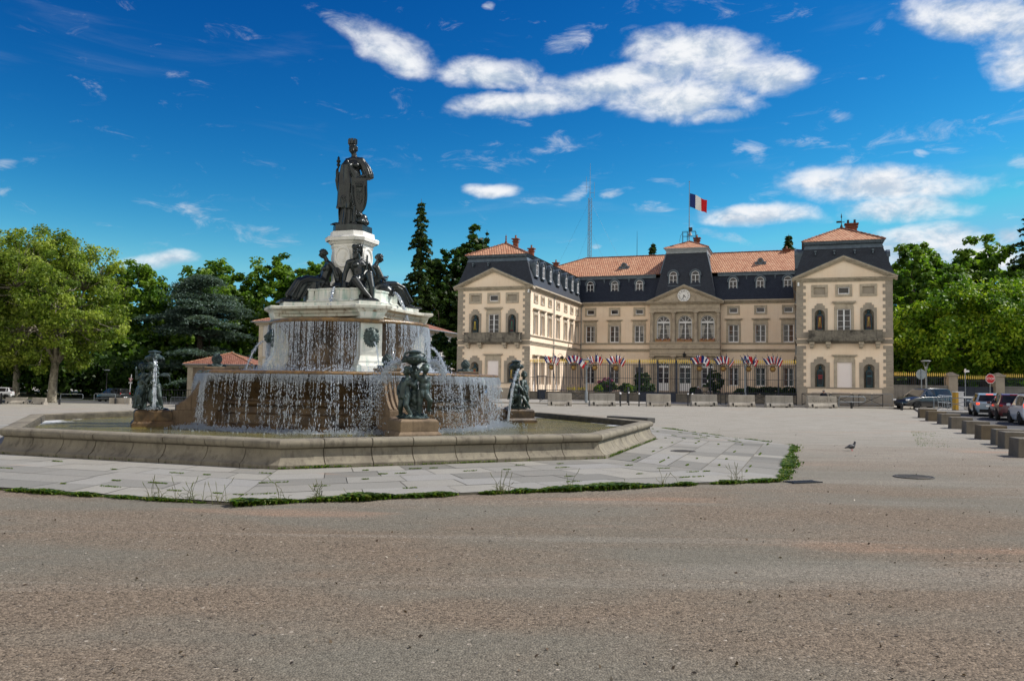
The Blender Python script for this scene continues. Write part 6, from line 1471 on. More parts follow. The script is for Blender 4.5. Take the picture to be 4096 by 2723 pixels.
for k, u in enumerate((9.55, 11.70, 13.72, 15.68, 23.18, 25.22, 27.35, 29.35)):
    rr = random.Random(40+k); o = thing('flag_cluster', labels[k], 'flags', wuv(u, FV-.06, 3.36), TH, 'tricolour flag clusters on the railing')
    RY = Matrix.Rotation(R(90), 4, 'X')
    b = MB(); b.lathe([(.01, .05), (.10, .06), (.12, .04), (.20, .05), (.24, .03), (.26, .0), (.25, -.02), (.01, -.02)], (0, 0, 0), 24, RY); sh = b.build('shield', shieldm, o, smooth=True, angle=50)
    text_mesh('monogram', 'RF', .2, MT['gold'], sh, Matrix.Translation((0, -.065, 0)) @ RB)
    for j in range(5):
        a = R((-38, -19, 0, 19, 38)[j]+rr.uniform(-9, 9)); L = 1.25
        top = Vector((math.sin(a)*L, -.12, math.cos(a)*L)); low = Vector((math.sin(a)*.2, -.05, math.cos(a)*.2))
        side = -1 if (j < 2 or (j == 2 and rr.random() < .5)) else 1
        if k == 4 and j == 2: side = 1
        fc = flag_cloth(.85, .62, 100+k*10+j); open_ = 1.0 if (k == 4 and j == 3) or (k == 1 and j == 4) else rr.uniform(.30, .80)
        M = Matrix.Translation(top-Vector((0, 0, .06))) @ Matrix.Rotation(-a*.8, 4, 'Y').inverted() @ Matrix.Diagonal((open_*1.3, 1, 1, 1))
        fc.v = [tuple(M @ Vector(p)) for p in fc.v]; f = fc.build('flag', FLAGM, o, smooth=True, fixn=False)
        p = MB(); p.tube([low, top+(top-low)*.05], .014, 6); p.sphere(top+(top-low)*.07, .028, 5); p.build('pole', MT['black'], f)
# ---- the big flag on the roof, with mast, bell and siren
fl = thing('roof_flag', 'large French flag flying from a tall mast above the clock pavilion', 'flag', wuv(19.42, BD+3.2, 18.4), TH)
b = MB(); b.tube([(0, 0, 0), (0, 0, 7.1)], [.055, .03], 8); b.sphere((0, 0, 7.13), .07, 6); b.build('mast', MT['lampgrey'], fl)
c = MB(); nu, nv = 27, 12
for j in range(nv+1):
    for i in range(nu+1):
        s, t = i/nu, j/nv; c.v.append((.06+1.95*s, .26*math.sin(8.5*s+1.8*t)*s, 5.75-1.6*t-.95*s**1.2+.14*math.sin(7*s+2*t)*s))
for j in range(nv):
    for i in range(nu): c.f.append((j*(nu+1)+i, j*(nu+1)+i+1, (j+1)*(nu+1)+i+1, (j+1)*(nu+1)+i)); c.mi.append(i*3//nu)
c.build('cloth', FLAGM, fl, smooth=True, fixn=False)
be = thing('bell_frame', 'small iron bell frame with siren on the tip of the clock pavilion', 'bell', wuv(19.45, BD+3.0, 18.45), TH)
b = MB()
for x in (-.75, -.2, .75):
    for y in (-.3, .3): b.tube([(x, y, -.25), (x, y, 1.15)], .025, 5)
for y in (-.3, .3):
    b.tube([(-.75, y, 1.15), (.75, y, 1.15)], .025, 5); b.tube([(-.75, y, .6), (.75, y, .6)], .02, 5)
b.tube([(-1.1, 0, .0), (-1.0, 0, .7), (-.75, 0, 1.1)], .02, 5); b.build('frame', MT['black'], be)
b = MB(); b.lathe([(.26, .62), (.22, .68), (.17, .85), (.13, 1.02), (.03, 1.08)], (.1, -.1, .1), 16); b.build('bell', MT['lampgrey'], be, smooth=True, angle=50)
b = MB(); b.box(-.05, .35, -.2, .2, 1.25, 1.62); b.tube([(.1, 0, 1.2), (.15, 0, 1.3)], .05, 6); b.build('siren', MT['black'], be)
# flower boxes under the arched windows
petal = leaf_mat('flower_petals', (.05, .12, .03), (.45, .03, .06), (.65, .42, .05), .2)
rng = np.random.default_rng(3)
def flowers(name, parent, n, sx, sy, z, h, mat, size=.05):
    V = []; F = []; C = np.stack([rng.uniform(-sx, sx, n), rng.uniform(-sy, sy, n), z+rng.uniform(0, h, n)], 1)
    d = rng.normal(0, 1, (n, 2, 3)); d /= np.linalg.norm(d, axis=2)[..., None]; s = size*rng.uniform(.6, 1.3, n)[:, None]
    V = np.stack([C-d[:, 0]*s, C-d[:, 1]*s, C+d[:, 0]*s, C+d[:, 1]*s], 1).reshape(-1, 3); F = np.arange(4*n).reshape(n, 4)
    return raw_mesh(name, V, F, mat, parent, attr=rng.uniform(0, 1, n))
terra = pmat('terracotta', (.42, .24, .12), (.36, .19, .1), 5, .8)
where = ('left', 'middle', 'right')
for i, cw in enumerate(CW):
    for s, nm in ((-.42, 'left'), (.42, 'right')):
        o = thing('flower_box', f'terracotta flower box on the ledge, {nm} one under the {where[i]} arched window', 'flower box', wuv(cw+s, BD-.7-.30, 6.62), TH, 'flower boxes under the arched windows')
        b = MB(); b.hexa([(-.38, -.1, 0), (.38, -.1, 0), (.38, .1, 0), (-.38, .1, 0), (-.40, -.12, .2), (.40, -.12, .2), (.40, .12, .2), (-.40, .12, .2)]); b.build('trough', terra, o)
        flowers('flowers', o, 140, .38, .14, .17, .18, petal)
# ---- concrete barriers in front of the palace
def barrier_mesh(parent, L, H, mat):
    b = MB(); w = [(-.30, 0), (-.30, .13), (-.27, .20), (-.13, .42), (-.09, H-.02), (-.075, H), (.075, H), (.09, H-.02), (.13, .42), (.27, .20), (.30, .13), (.30, 0)]
    h = L/2
    def seg(x0, x1, prof):
        n = len(prof); b.add([(x0, y, z) for y, z in prof]+[(x1, y, z) for y, z in prof], [(i, i+1, n+i+1, n+i) for i in range(n-1)]+[tuple(range(n))[::-1], tuple(range(n, 2*n))])
    raised = [(y, max(z, .09)) for y, z in w]
    for x0, x1, rz in ((-h, -h*.58, 0), (-h*.58, -h*.38, 1), (-h*.38, h*.38, 0), (h*.38, h*.58, 1), (h*.58, h, 0)): seg(x0, x1, raised if rz else w)
    o = b.build('body', mat, parent, bevel=.012)
    for x in (-h*.72, h*.72): s = MB(); s.box(x-.05, x+.05, -.31, -.20, .06, .30); s.build('lifting_slot', MT['dark'], o)
    return o
conc = [MT['concrete'], pmat('barrier_concrete_grey', (.33, .31, .275), (.27, .25, .22), 1.4, .9, .35, 60, dirt=(.16, .145, .12), dscale=1.1, damt=.6, streak=(.16, .14, .12), samt=.4, fine=.3)]
BARS = [((2.67, 59.83), (4.43, 59.96)), ((5.86, 60.87), (7.74, 61.52)), ((10.34, 62.73), (12.21, 62.65)), ((14.09, 64.0), (16.14, 64.46)), ((17.03, 64.15), (19.11, 64.38)), ((19.81, 63.75), (21.97, 64.01)), ((23.13, 63.84), (25.49, 64.4))]
BL_ = ['concrete barrier straight in front of the wicket gate, left end of the row', 'concrete barrier right of the railing lamp post, below the fourth flags', 'concrete barrier in front of the main gate', 'concrete barrier just right of the main gate', 'plain concrete barrier below the second lamp post', 'concrete barrier with a diagonal crack below the right end of the railing', 'concrete barrier scrawled with graffiti before the right wing, person behind']
BL_[1] = 'concrete barrier second from the left in the row before the railing'
for k, ((xa, ya), (xb, yb)) in enumerate(BARS):
    dx, dy = xb-xa, yb-ya; L = math.hypot(dx, dy)*.985; xm, ym = (xa+xb)/2, (ya+yb)/2+.2
    o = thing('concrete_barrier', BL_[k], 'barrier', (xm, ym, gz(xm, ym)), math.atan2(dy, dx)*.5, 'concrete barriers in front of the palace')
    barrier_mesh(o, L, .93, conc[k % 2])
    if k == 6:
        b = MB(); rr = random.Random(3)
        for j in range(9):
            x0 = -.75+j*.19; pts = [(x0+rr.uniform(-.1, .12), -.118-.0+(.0), .58+rr.uniform(-.12, .12)) for _ in range(4)]; b.tube([(x, -.121+(z-.58)*.06, z) for x, y, z in pts], .008, 4)
        b.build('graffiti', MT['black'], o)
def block_piece(name, label, loc, rz, L, H, group, tilt=0):
    o = thing(name, label, 'barrier', loc, rz, group); barrier_mesh(o, L, H, conc[0]); o.rotation_euler[0] = tilt; return o
# at the right of the right cherub group, end on
block_piece('concrete_barrier', 'concrete barrier seen end on, half hidden behind the right cherub group', (.55, 57.3, .23), R(72), 2.0, .95, 'concrete barriers in front of the palace')
# left of the square
for lab, pa, pb in (('pale concrete barrier at the far left edge, below the white car', (-60.6, 98.5), (-58.1, 98.8)), ('pale concrete barrier slightly turned, leaning by the big tree trunk', (-57.6, 98.9), (-55.1, 97.4))):
    xm, ym = (pa[0]+pb[0])/2, (pa[1]+pb[1])/2; block_piece('concrete_barrier', lab, (xm, ym, gz(xm, ym)-.02), math.atan2(pb[1]-pa[1], pb[0]-pa[0]), math.hypot(pb[0]-pa[0], pb[1]-pa[1])*.97, .80, 'concrete barriers left of the square')
# ---- square stone blocks along the road
blkm = [pmat('kerb_block', (.17, .15, .12), (.125, .11, .09), 1.6, .9, .35, 40, dirt=(.1, .085, .065), damt=.6, streak=(.1, .085, .07), samt=.5, fine=.3), pmat('kerb_block_brown', (.15, .12, .08), (.11, .086, .06), 1.6, .9, .35, 40, dirt=(.08, .065, .045), damt=.6, fine=.3)]
BLK = [(24.46, 49.19), (23.3, 45.9), (22.53, 43.05), (21.11, 39.44), (19.74, 35.66), (18.29, 32.0), (17.07, 28.98), (16.40, 27.33), (14.76, 23.94)]
BLAB = ['farthest stone block of the row along the road', 'second farthest stone block along the road', 'third farthest stone block along the road', 'fourth farthest stone block, in front of the white light coloured kerb', 'middle stone block of the row with a pale top edge', 'brownish stone block in the nearer half of the row', 'stone block close behind its neighbour, third nearest', 'stone block touching the one behind it, second nearest', 'nearest stone block, cut by the right picture edge']
BLAB[3] = 'fourth farthest stone block along the road'
for k, (x, y) in enumerate(BLK):
    o = MB(); w, d, h = .98, .80, .55
    o.hexa([(0, 0, -.1), (w, 0, -.1), (w, d, -.1), (0, d, -.1), (.03, .03, h), (w-.03, .03, h), (w-.03, d-.03, h), (.03, d-.03, h)])
    t = o.build('stone_block', blkm[1 if k in (0, 1, 5) else 0], None, bevel=.025); t.location = (x, y, gz(x, y)); t.rotation_euler = (0, 0, R(-18+3*((k*7) % 3))); tag(t, BLAB[k], 'stone block', 'stone blocks along the road')
# ---- street lamps
def lamp(label, loc, H, mat=None):
    o = thing('street_lamp', label, 'street lamp', loc, 0, 'flat headed street lamps'); m_ = mat or MT['lampgrey']
    b = MB(); b.lathe([(.11, 0), (.11, .9), (.075, .95), (.065, H-.75), (.10, H-.70), (.13, H-.55), (.13, H-.5), (.02, H-.48)], (0, 0, 0), 12); b.build('pole', m_, o, smooth=True, angle=40)
    b = MB()
    for k in range(4): a = k*math.pi/2+.6; b.tube([(.10*math.cos(a), .10*math.sin(a), H-.6), (.2*math.cos(a), .2*math.sin(a), H-.3), (.34*math.cos(a), .34*math.sin(a), H-.05)], .016, 5)
    b.build('arm', m_, o)
    b = MB(); b.lathe([(.20, H-.07), (.38, H-.05), (.41, H-.01), (.38, H+.02), (.15, H+.06), (.01, H+.065)], (0, 0, 0), 28); b.build('lamp_head', MT['lampgrey'], o, smooth=True, angle=40)
    return o
lamp('grey lamp post in front of the railing, between flag clusters on the left', (5.95, 65.17, .35), 3.45)
lamp('grey lamp post in front of the railing on the right, before the flags', (20.0, 70.2, .35), 3.78)
lamp('grey lamp post right of the palace, above the black car', (35.6, 70.4, .3), 3.95)
lamp('dark lamp post under the trees on the left, left of the give way sign', (-56.1, 113.7, -1.55), 4.3, MT['black'])
lamp('lamp head behind the fountain, left of the palace corner', (-6.2, 72.0, .2), 3.15)
# ---- bollards
def bollard(label, loc, H, r=.045, top=MT['white']):
    o = thing('bollard', label, 'bollard', loc, 0, 'black bollards in front of the palace')
    b = MB(); b.lathe([(r*1.5, -.05), (r*1.5, .08), (r, .12), (r, H-.13)], (0, 0, 0), 10); b.build('post', MT['black'], o, smooth=True, angle=40)
    b = MB(); b.sphere((0, 0, H-.06), r*1.45, 8); b.build('knob', top, o, smooth=True)
for lab, x, y, H in (('slim black bollard left of three standing close together by the gate', 8.69, 65.6, 1.0), ('slim black bollard nearest the square in the close group', 8.22, 61.74, 1.0), ('slim black bollard right of the close group', 9.17, 64.0, 1.05), ('black bollard standing beside the rope marked gate post', 9.73, 62.45, 1.0), ('left one of two bollards right of the main gate', 14.04, 65.2, 1.0), ('right one of two bollards right of the main gate', 14.41, 65.3, 1.0)):
    bollard(lab, (x, y, gz(x, y)), H)
b = thing('bollard', 'thick plain black bollard with no knob among the slim ones', 'bollard', (9.52, 67.0, .35), 0, 'black bollards in front of the palace')
q = MB(); q.lathe([(.09, -.05), (.09, 1.25), (.06, 1.3), (.01, 1.31)], (0, 0, 0), 12); q.build('post', MT['black'], b, smooth=True, angle=40); q = MB(); q.lathe([(.25, 0), (.25, .03), (.1, .04)], (0, 0, 0), 14); q.build('base_plate', MT['concrete'], b)
for lab, x, y, H in (('short thick bollard on the gravel right of the graffiti barrier', 26.7, 64.4, .5), ('short dark bollard at the corner in front of the black car', 29.3, 61.6, .55)):
    o = thing('bollard', lab, 'bollard', (x, y, gz(x, y)), 0, 'short bollards before the right wing'); q = MB(); q.lathe([(.09, -.05), (.09, H-.1), (.10, H-.06), (.06, H), (.01, H+.01)], (0, 0, 0), 12); q.build('post', MT['black'], o, smooth=True, angle=40)
# ---- crossed pavement railings
def crossrail(label, p, q, H, kind='x', mat=None):
    p, q = Vector(p), Vector(q); d = q-p; L = d.length; o = thing('pavement_railing', label, 'railing', p, math.atan2(d.y, d.x), 'low railings along the pavement'); m_ = mat or MT['black']; b = MB()
    b.tube([(0, 0, -.1), (0, 0, H)], .03, 6); b.tube([(L, 0, -.1), (L, 0, H)], .03, 6); b.tube([(0, 0, H), (L, 0, H)], .026, 6)
    if kind == 'x':
        b.tube([(0, 0, .12), (L, 0, .12)], .02, 6); b.tube([(0.02, 0, .12), (L*.5, 0, H*.58), (L-.02, 0, H-.02)], .02, 6); b.tube([(0.02, 0, H-.02), (L*.5, .02, H*.58), (L-.02, 0, .12)], .02, 6)
    else: b.tube([(0, 0, H*.45), (L, 0, H*.45)], .02, 6)
    b.build('frame', m_, o); return o
XR = [((2.3, 65.6), (4.0, 65.6)), ((4.6, 65.6), (6.0, 65.8)), ((15.4, 66.5), (17.0, 66.6)), ((17.4, 66.7), (19.0, 66.8)), ((19.4, 66.9), (21.1, 67.0)), ((21.6, 67.0), (23.3, 67.0)), ((23.7, 66.9), (25.4, 66.6)), ((25.8, 66.5), (27.5, 66.0)), ((27.9, 65.9), (29.6, 65.4))]
XL = ['crossed black railing at the left end, before the wicket gate', 'crossed black railing just left of the railing lamp post', 'crossed black railing right of the two bollards', 'crossed black railing behind the plain barrier below the second lamp', 'crossed black railing left of the cracked barrier', 'crossed black railing at the left corner of the right wing', 'crossed black railing behind the graffiti barrier', 'crossed black railing right of the graffiti barrier', 'crossed black railing nearest to the black car']
for l, (p, q) in zip(XL, XR): crossrail(l, (*p, gz(*p)+.11), (*q, gz(*q)+.11), .98)
# bent tube railing in front of right wing
for lab, x0, x1, y in (('bent tube barrier with rounded ends in front of the right wing', 25.9, 28.0, 64.9),):
    o = thing('tube_barrier', lab, 'railing', (x0, y, gz(x0, y)+.1)); b = MB(); L = x1-x0
    b.tube([(0, 0, 0), (0, 0, .55), (.03, 0, .72), (.12, 0, .82), (L-.15, 0, .82), (L-.04, 0, .74), (L, 0, .6), (L-.04, 0, .47), (L-.2, 0, .40), (.1, 0, .40)], .03, 7); b.build('tube', MT['steel'], o)
# ---- crowd control barriers
def crowd_proto(mat):
    o = thing('crowd_barrier', '', 'crowd barrier'); L, H = 2.2, 1.05
    b = MB(); b.tube([(0, 0, .18), (0, 0, H-.1), (.1, 0, H), (L-.1, 0, H), (L, 0, H-.1), (L, 0, .18)], .021, 6); b.tube([(0, 0, .2), (L, 0, .2)], .018, 6); b.build('frame', mat, o)
    b = MB(); n_ = 17
    for i in range(1, n_): b.tube([(L*i/n_, 0, .2), (L*i/n_, 0, H)], .009, 4)
    b.build('bars', mat, o)
    for x in (.3, L-.3):
        f = MB(); f.tube([(x, -.3, 0), (x, -.05, .12), (x, 0, .2), (x, .05, .12), (x, .3, 0)], .016, 5); f.build('foot', mat, o)
    o['group'] = 'steel crowd barriers'; return o
cp = crowd_proto(MT['steel']); first = [True]
def crowd(label, p, ang):
    o = cp if first[0] else copy_tree(cp); first[0] = False
    o.location = (p[0], p[1], gz(p[0], p[1])); o.rotation_euler = (0, 0, ang); o['label'] = label; return o
ax_, ay_ = -46.76, 99.5
crowd('steel crowd barrier left of the left cherub group', (ax_, ay_), R(3)); crowd('steel crowd barrier behind the left cherub group', (ax_+2.7, ay_+.15), R(2)); crowd('steel crowd barrier just right of the left cherub group', (ax_+5.4, ay_+.3), R(4)); crowd('steel crowd barrier at the right end, by the falling water', (ax_+8.1, ay_+.5), R(12))
for k, lab in enumerate(('crowd barrier against the right wing, nearest the railing corner', 'crowd barrier against the right wing, left of its middle', 'crowd barrier against the right wing, right of its middle', 'crowd barrier against the right wing, nearest the black car')):
    q = wuv(BL-BW+1.1+1.55*k, -1.15); o = crowd(lab, (q[0], q[1]), TH); o.location.z = .37; o.scale = (.68, 1, 1.0)
crowd('crowd barrier behind the right cherub group, by the blue sticker', (-3.2, 66.5), R(2)); 
# sticker post with blue label behind falling water
o = thing('notice_post', 'small post with a bright blue notice behind the falling water', 'sign', (-1.95, 62.5, .25)); b = MB(); b.tube([(0, 0, 0), (0, 0, 1.5)], .03, 6); b.build('post', MT['lampgrey'], o); b = MB(); b.box(-.10, .10, -.05, -.035, .85, 1.45); b.build('notice', pmat('blue_notice', (.02, .22, .6)), o)
# ---- road signs
def sign_post(o, H, rz=0): b = MB(); b.tube([(0, 0, -.1), (0, 0, H)], .034, 8); return b.build('post', MT['steel'], o)
yx, yy = -52.4, 112.6
o = thing('give_way_sign', 'red and white give way triangle on a slightly leaning white pole', 'road sign', (yx, yy, gz(yx, yy))); o.rotation_euler = (0, R(3.5), 0)
YH = 3.75
b = MB(); b.tube([(0, 0, -.1), (0, 0, YH)], .045, 8); b.build('post', MT['signwhite'], o)
def poly_plate(b, pts, y0, y1): b.fpoly(lambda a, z, d: (a, -d, z), pts, y0, y1)
def tri(c, r): return [(c[0]+r*math.cos(R(-90+120*i)), c[1]+r*math.sin(R(-90+120*i))) for i in range(3)]
b = MB(); poly_plate(b, tri((0, 3.05), .36), .05, .07); pl_ = b.build('plate', MT['signwhite'], o); b = MB(); poly_plate(b, tri((0, 3.05), .325), .071, .075); b.build('red_border', MT['signred'], pl_); b = MB(); poly_plate(b, tri((0, 3.05), .19), .076, .08); b.build('white_field', MT['signwhite'], pl_)
b = MB(); b.box(-.24, .24, -.07, -.05, 2.50, 2.72); pp_ = b.build('panel', MT['signwhite'], o); text_mesh('lettering', 'CÉDEZ\nLE PASSAGE', .075, MT['black'], pp_, Matrix.Translation((0, -.074, 2.63)) @ RB)
o = thing('stop_sign', 'red octagonal STOP sign on a grey pole before the right gate', 'road sign', (41.2, 70.6, .3)); sign_post(o, 3.0)
def ngon(c, r, n, ph): return [(c[0]+r*math.cos(ph+2*math.pi*i/n), c[1]+r*math.sin(ph+2*math.pi*i/n)) for i in range(n)]
b = MB(); poly_plate(b, ngon((0, 2.50), .435, 8, math.pi/8), .05, .07); pl_ = b.build('plate', MT['signwhite'], o); b = MB(); poly_plate(b, ngon((0, 2.50), .40, 8, math.pi/8), .071, .075); b.build('red_field', MT['signred'], pl_); text_mesh('lettering', 'STOP', .30, MT['signwhite'], pl_, Matrix.Translation((0, -.079, 2.50)) @ RB @ Matrix.Diagonal((.95, 1, 1, 1)))
o = thing('round_sign', 'round road sign seen from its grey back, right of the palace', 'road sign', (33.3, 66.6, .28)); sign_post(o, 3.2); b = MB(); poly_plate(b, ngon((0, 2.75), .41, 36, 0), -.06, -.04); b.build('plate', MT['steel'], o)
o = thing('camera_pole', 'thin pole with a white surveillance camera beside the STOP sign', 'camera pole', (39.4, 71.2, .3)); sign_post(o, 3.3); b = MB(); b.box(-.05, .32, -.08, .08, 3.05, 3.22); b.tube([(.02, 0, 3.0), (.02, 0, 3.35)], .07, 8); b.build('camera', MT['signwhite'], o)
for lab, x, y, z, w, h in (('small pale notice on the wall above the black car', 36.4, 71.9, 1.15, .30, .28), ('white notice board on the wall right of the gate, with dark print', 45.6, 71.9, .8, .5, .8), ('plain bluish notice panel at the far right of the wall', 47.6, 71.9, 1.0, .5, .85)):
    b = MB(); b.box(-w, w, -.03, 0, z, z+h); t = b.build('notice_board', MT['signwhite'] if h < .82 else pmat('pale_blue_panel', (.3, .42, .5)), None); t.location = (x, y, .3); tag(t, lab, 'notice')
# ---- bike racks on the traffic island, parking post and barrier
isl = MB(); P = [(28.6, 57.6), (30.9, 55.0), (32.6, 57.8), (34.2, 65.4), (32.3, 66.0)]; n_ = len(P)
isl.add([(x, y, gz(x, y)+.004) for x, y in P]+[(x, y, gz(x, y)+.13) for x, y in P], [(i, (i+1) % n_, n_+(i+1) % n_, n_+i) for i in range(n_)]+[tuple(range(n_, 2*n_))]); tag(isl.build('traffic_island', MT['pavement']), kind='structure')
for k in range(6):
    x = 33.2-.27*k; y = 64.4-1.15*k; o = thing('bike_rack', f'tilted steel bicycle stand, number {k}', 'bike rack', (x, y, .38), R(20), 'steel bicycle stands')
    o['label'] = 'tilted steel bicycle stand in the row on the traffic island'
    b = MB(); b.tube([(0, 0, 0), (-.12, 0, .92), (.05, 0, 1.0), (.45, 0, .98), (.50, 0, .9), (.62, 0, 0)], .026, 6); b.tube([(-.07, 0, .5), (.57, 0, .45)], .02, 6); b.build('hoop', MT['steel'], o)
crossrail('crossed steel railing round the end of the traffic island', (29.3, 56.9, .33), (31.6, 55.6, .33), .95, 'x', MT['steel'])
o = thing('parking_post', 'white and yellow barrier post with a white boom beside the cars', 'barrier post', (31.75, 58.3, .36)); b = MB(); b.box(-.28, .28, -.22, .22, 0, 1.30); b.box(-.31, .31, -.25, .25, 1.30, 1.36); b.build('housing', pmat('pale_grey_paint', (.55, .56, .58), (.5, .5, .52), 4, .4), o, bevel=.02); b = MB(); b.box(-.30, -.10, -.235, .24, .02, 1.29); b.build('yellow_stripe', pmat('yellow_paint', (.50, .29, .03), (.42, .24, .03), 4, .4), o)
b = MB(); b.box(.3, 3.4, -.05, .03, .92, 1.03); b.build('boom', MT['signwhite'], o)
# ---- slab behind the pool, drain, manhole covers, pigeon
b = MB(); b.box(-1.35, 1.35, -.3, .3, 0, .26); t = b.build('stone_bench', pmat('dark_bench_stone', (.09, .085, .08), (.06, .058, .055), 2, .8, .3, 40), None, bevel=.02); t.location = (6.05, 41.6, .03); t.rotation_euler = (0, 0, R(-49)); tag(t, 'long dark stone slab lying behind the right corner of the pool', 'slab')
def disc_cover(lab, x, y, z, r):
    o = MB(); o.lathe([(.001, .006), (r*.86, .006), (r*.87, .0), (r*.93, .0), (r*.94, .012), (r, .012), (r*1.01, -.02)], (0, 0, z), 28, cap=False)
    for k in range(-4, 5): o.box(-.7*r, .7*r, k*.15*r-.03*r, k*.15*r+.03*r, z+.004, z+.011)
    t = o.build('manhole_cover', pmat('cast_iron', (.10, .095, .085), (.07, .065, .06), 8, .6, .2, 60, dirt=(.2, .17, .13), damt=.5), None); t.location = (x, y, 0); tag(t, lab, 'manhole cover')
disc_cover('round iron manhole cover in the stone paving right of the pool', 5.0, 23.85, .05, .36); disc_cover('round iron manhole cover in the gravel at the right', 8.96, 18.31, .012, .42)
b = MB(); b.box(-.36, .36, -.13, .13, -.02, .008)
for i in range(9): b.box(-.31+i*.075, -.27+i*.075, -.13, .13, .0081, .024)
b.box(-.38, .38, -.16, -.131, -.02, .024); b.box(-.38, .38, .131, .16, -.02, .024)
t = b.build('drain_grate', MT['black'], None); t.location = (6.05, 17.05, 0); t.rotation_euler = (0, 0, R(22)); tag(t, 'dark iron drain grate in the gravel by the corner of the paving', 'drain')
s = Sculpt(); s.ball((0, 0, .13), .075, (1.7, .95, .95)); s.limb([(.08, 0, .16), (.12, 0, .22), (.125, 0, .255)], [.05, .035, .03]); s.ball((.13, 0, .265), .032); s.limb([(-.10, 0, .125), (-.22, 0, .095)], [.04, .02]); s.limb([(.15, 0, .262), (.185, 0, .25)], [.012, .004], 6); s.limb([(.02, .05, .14), (-.14, .04, .125)], [.035, .012]); s.limb([(.02, -.05, .14), (-.14, -.04, .125)], [.035, .012])
o = thing('pigeon', 'dark pigeon walking on the gravel at the right', 'pigeon', (10.56, 25.51, 0), R(15)); s.build('body', pmat('pigeon_feathers', (.035, .037, .042), (.06, .06, .07), 25, .6), o, .008, 1)
b = MB()
for y in (-.025, .025): b.tube([(.01, y, .09), (.02, y, .03), (.02, y, .005), (.05, y, .004)], .006, 5)
b.build('leg', MT['red'], o)

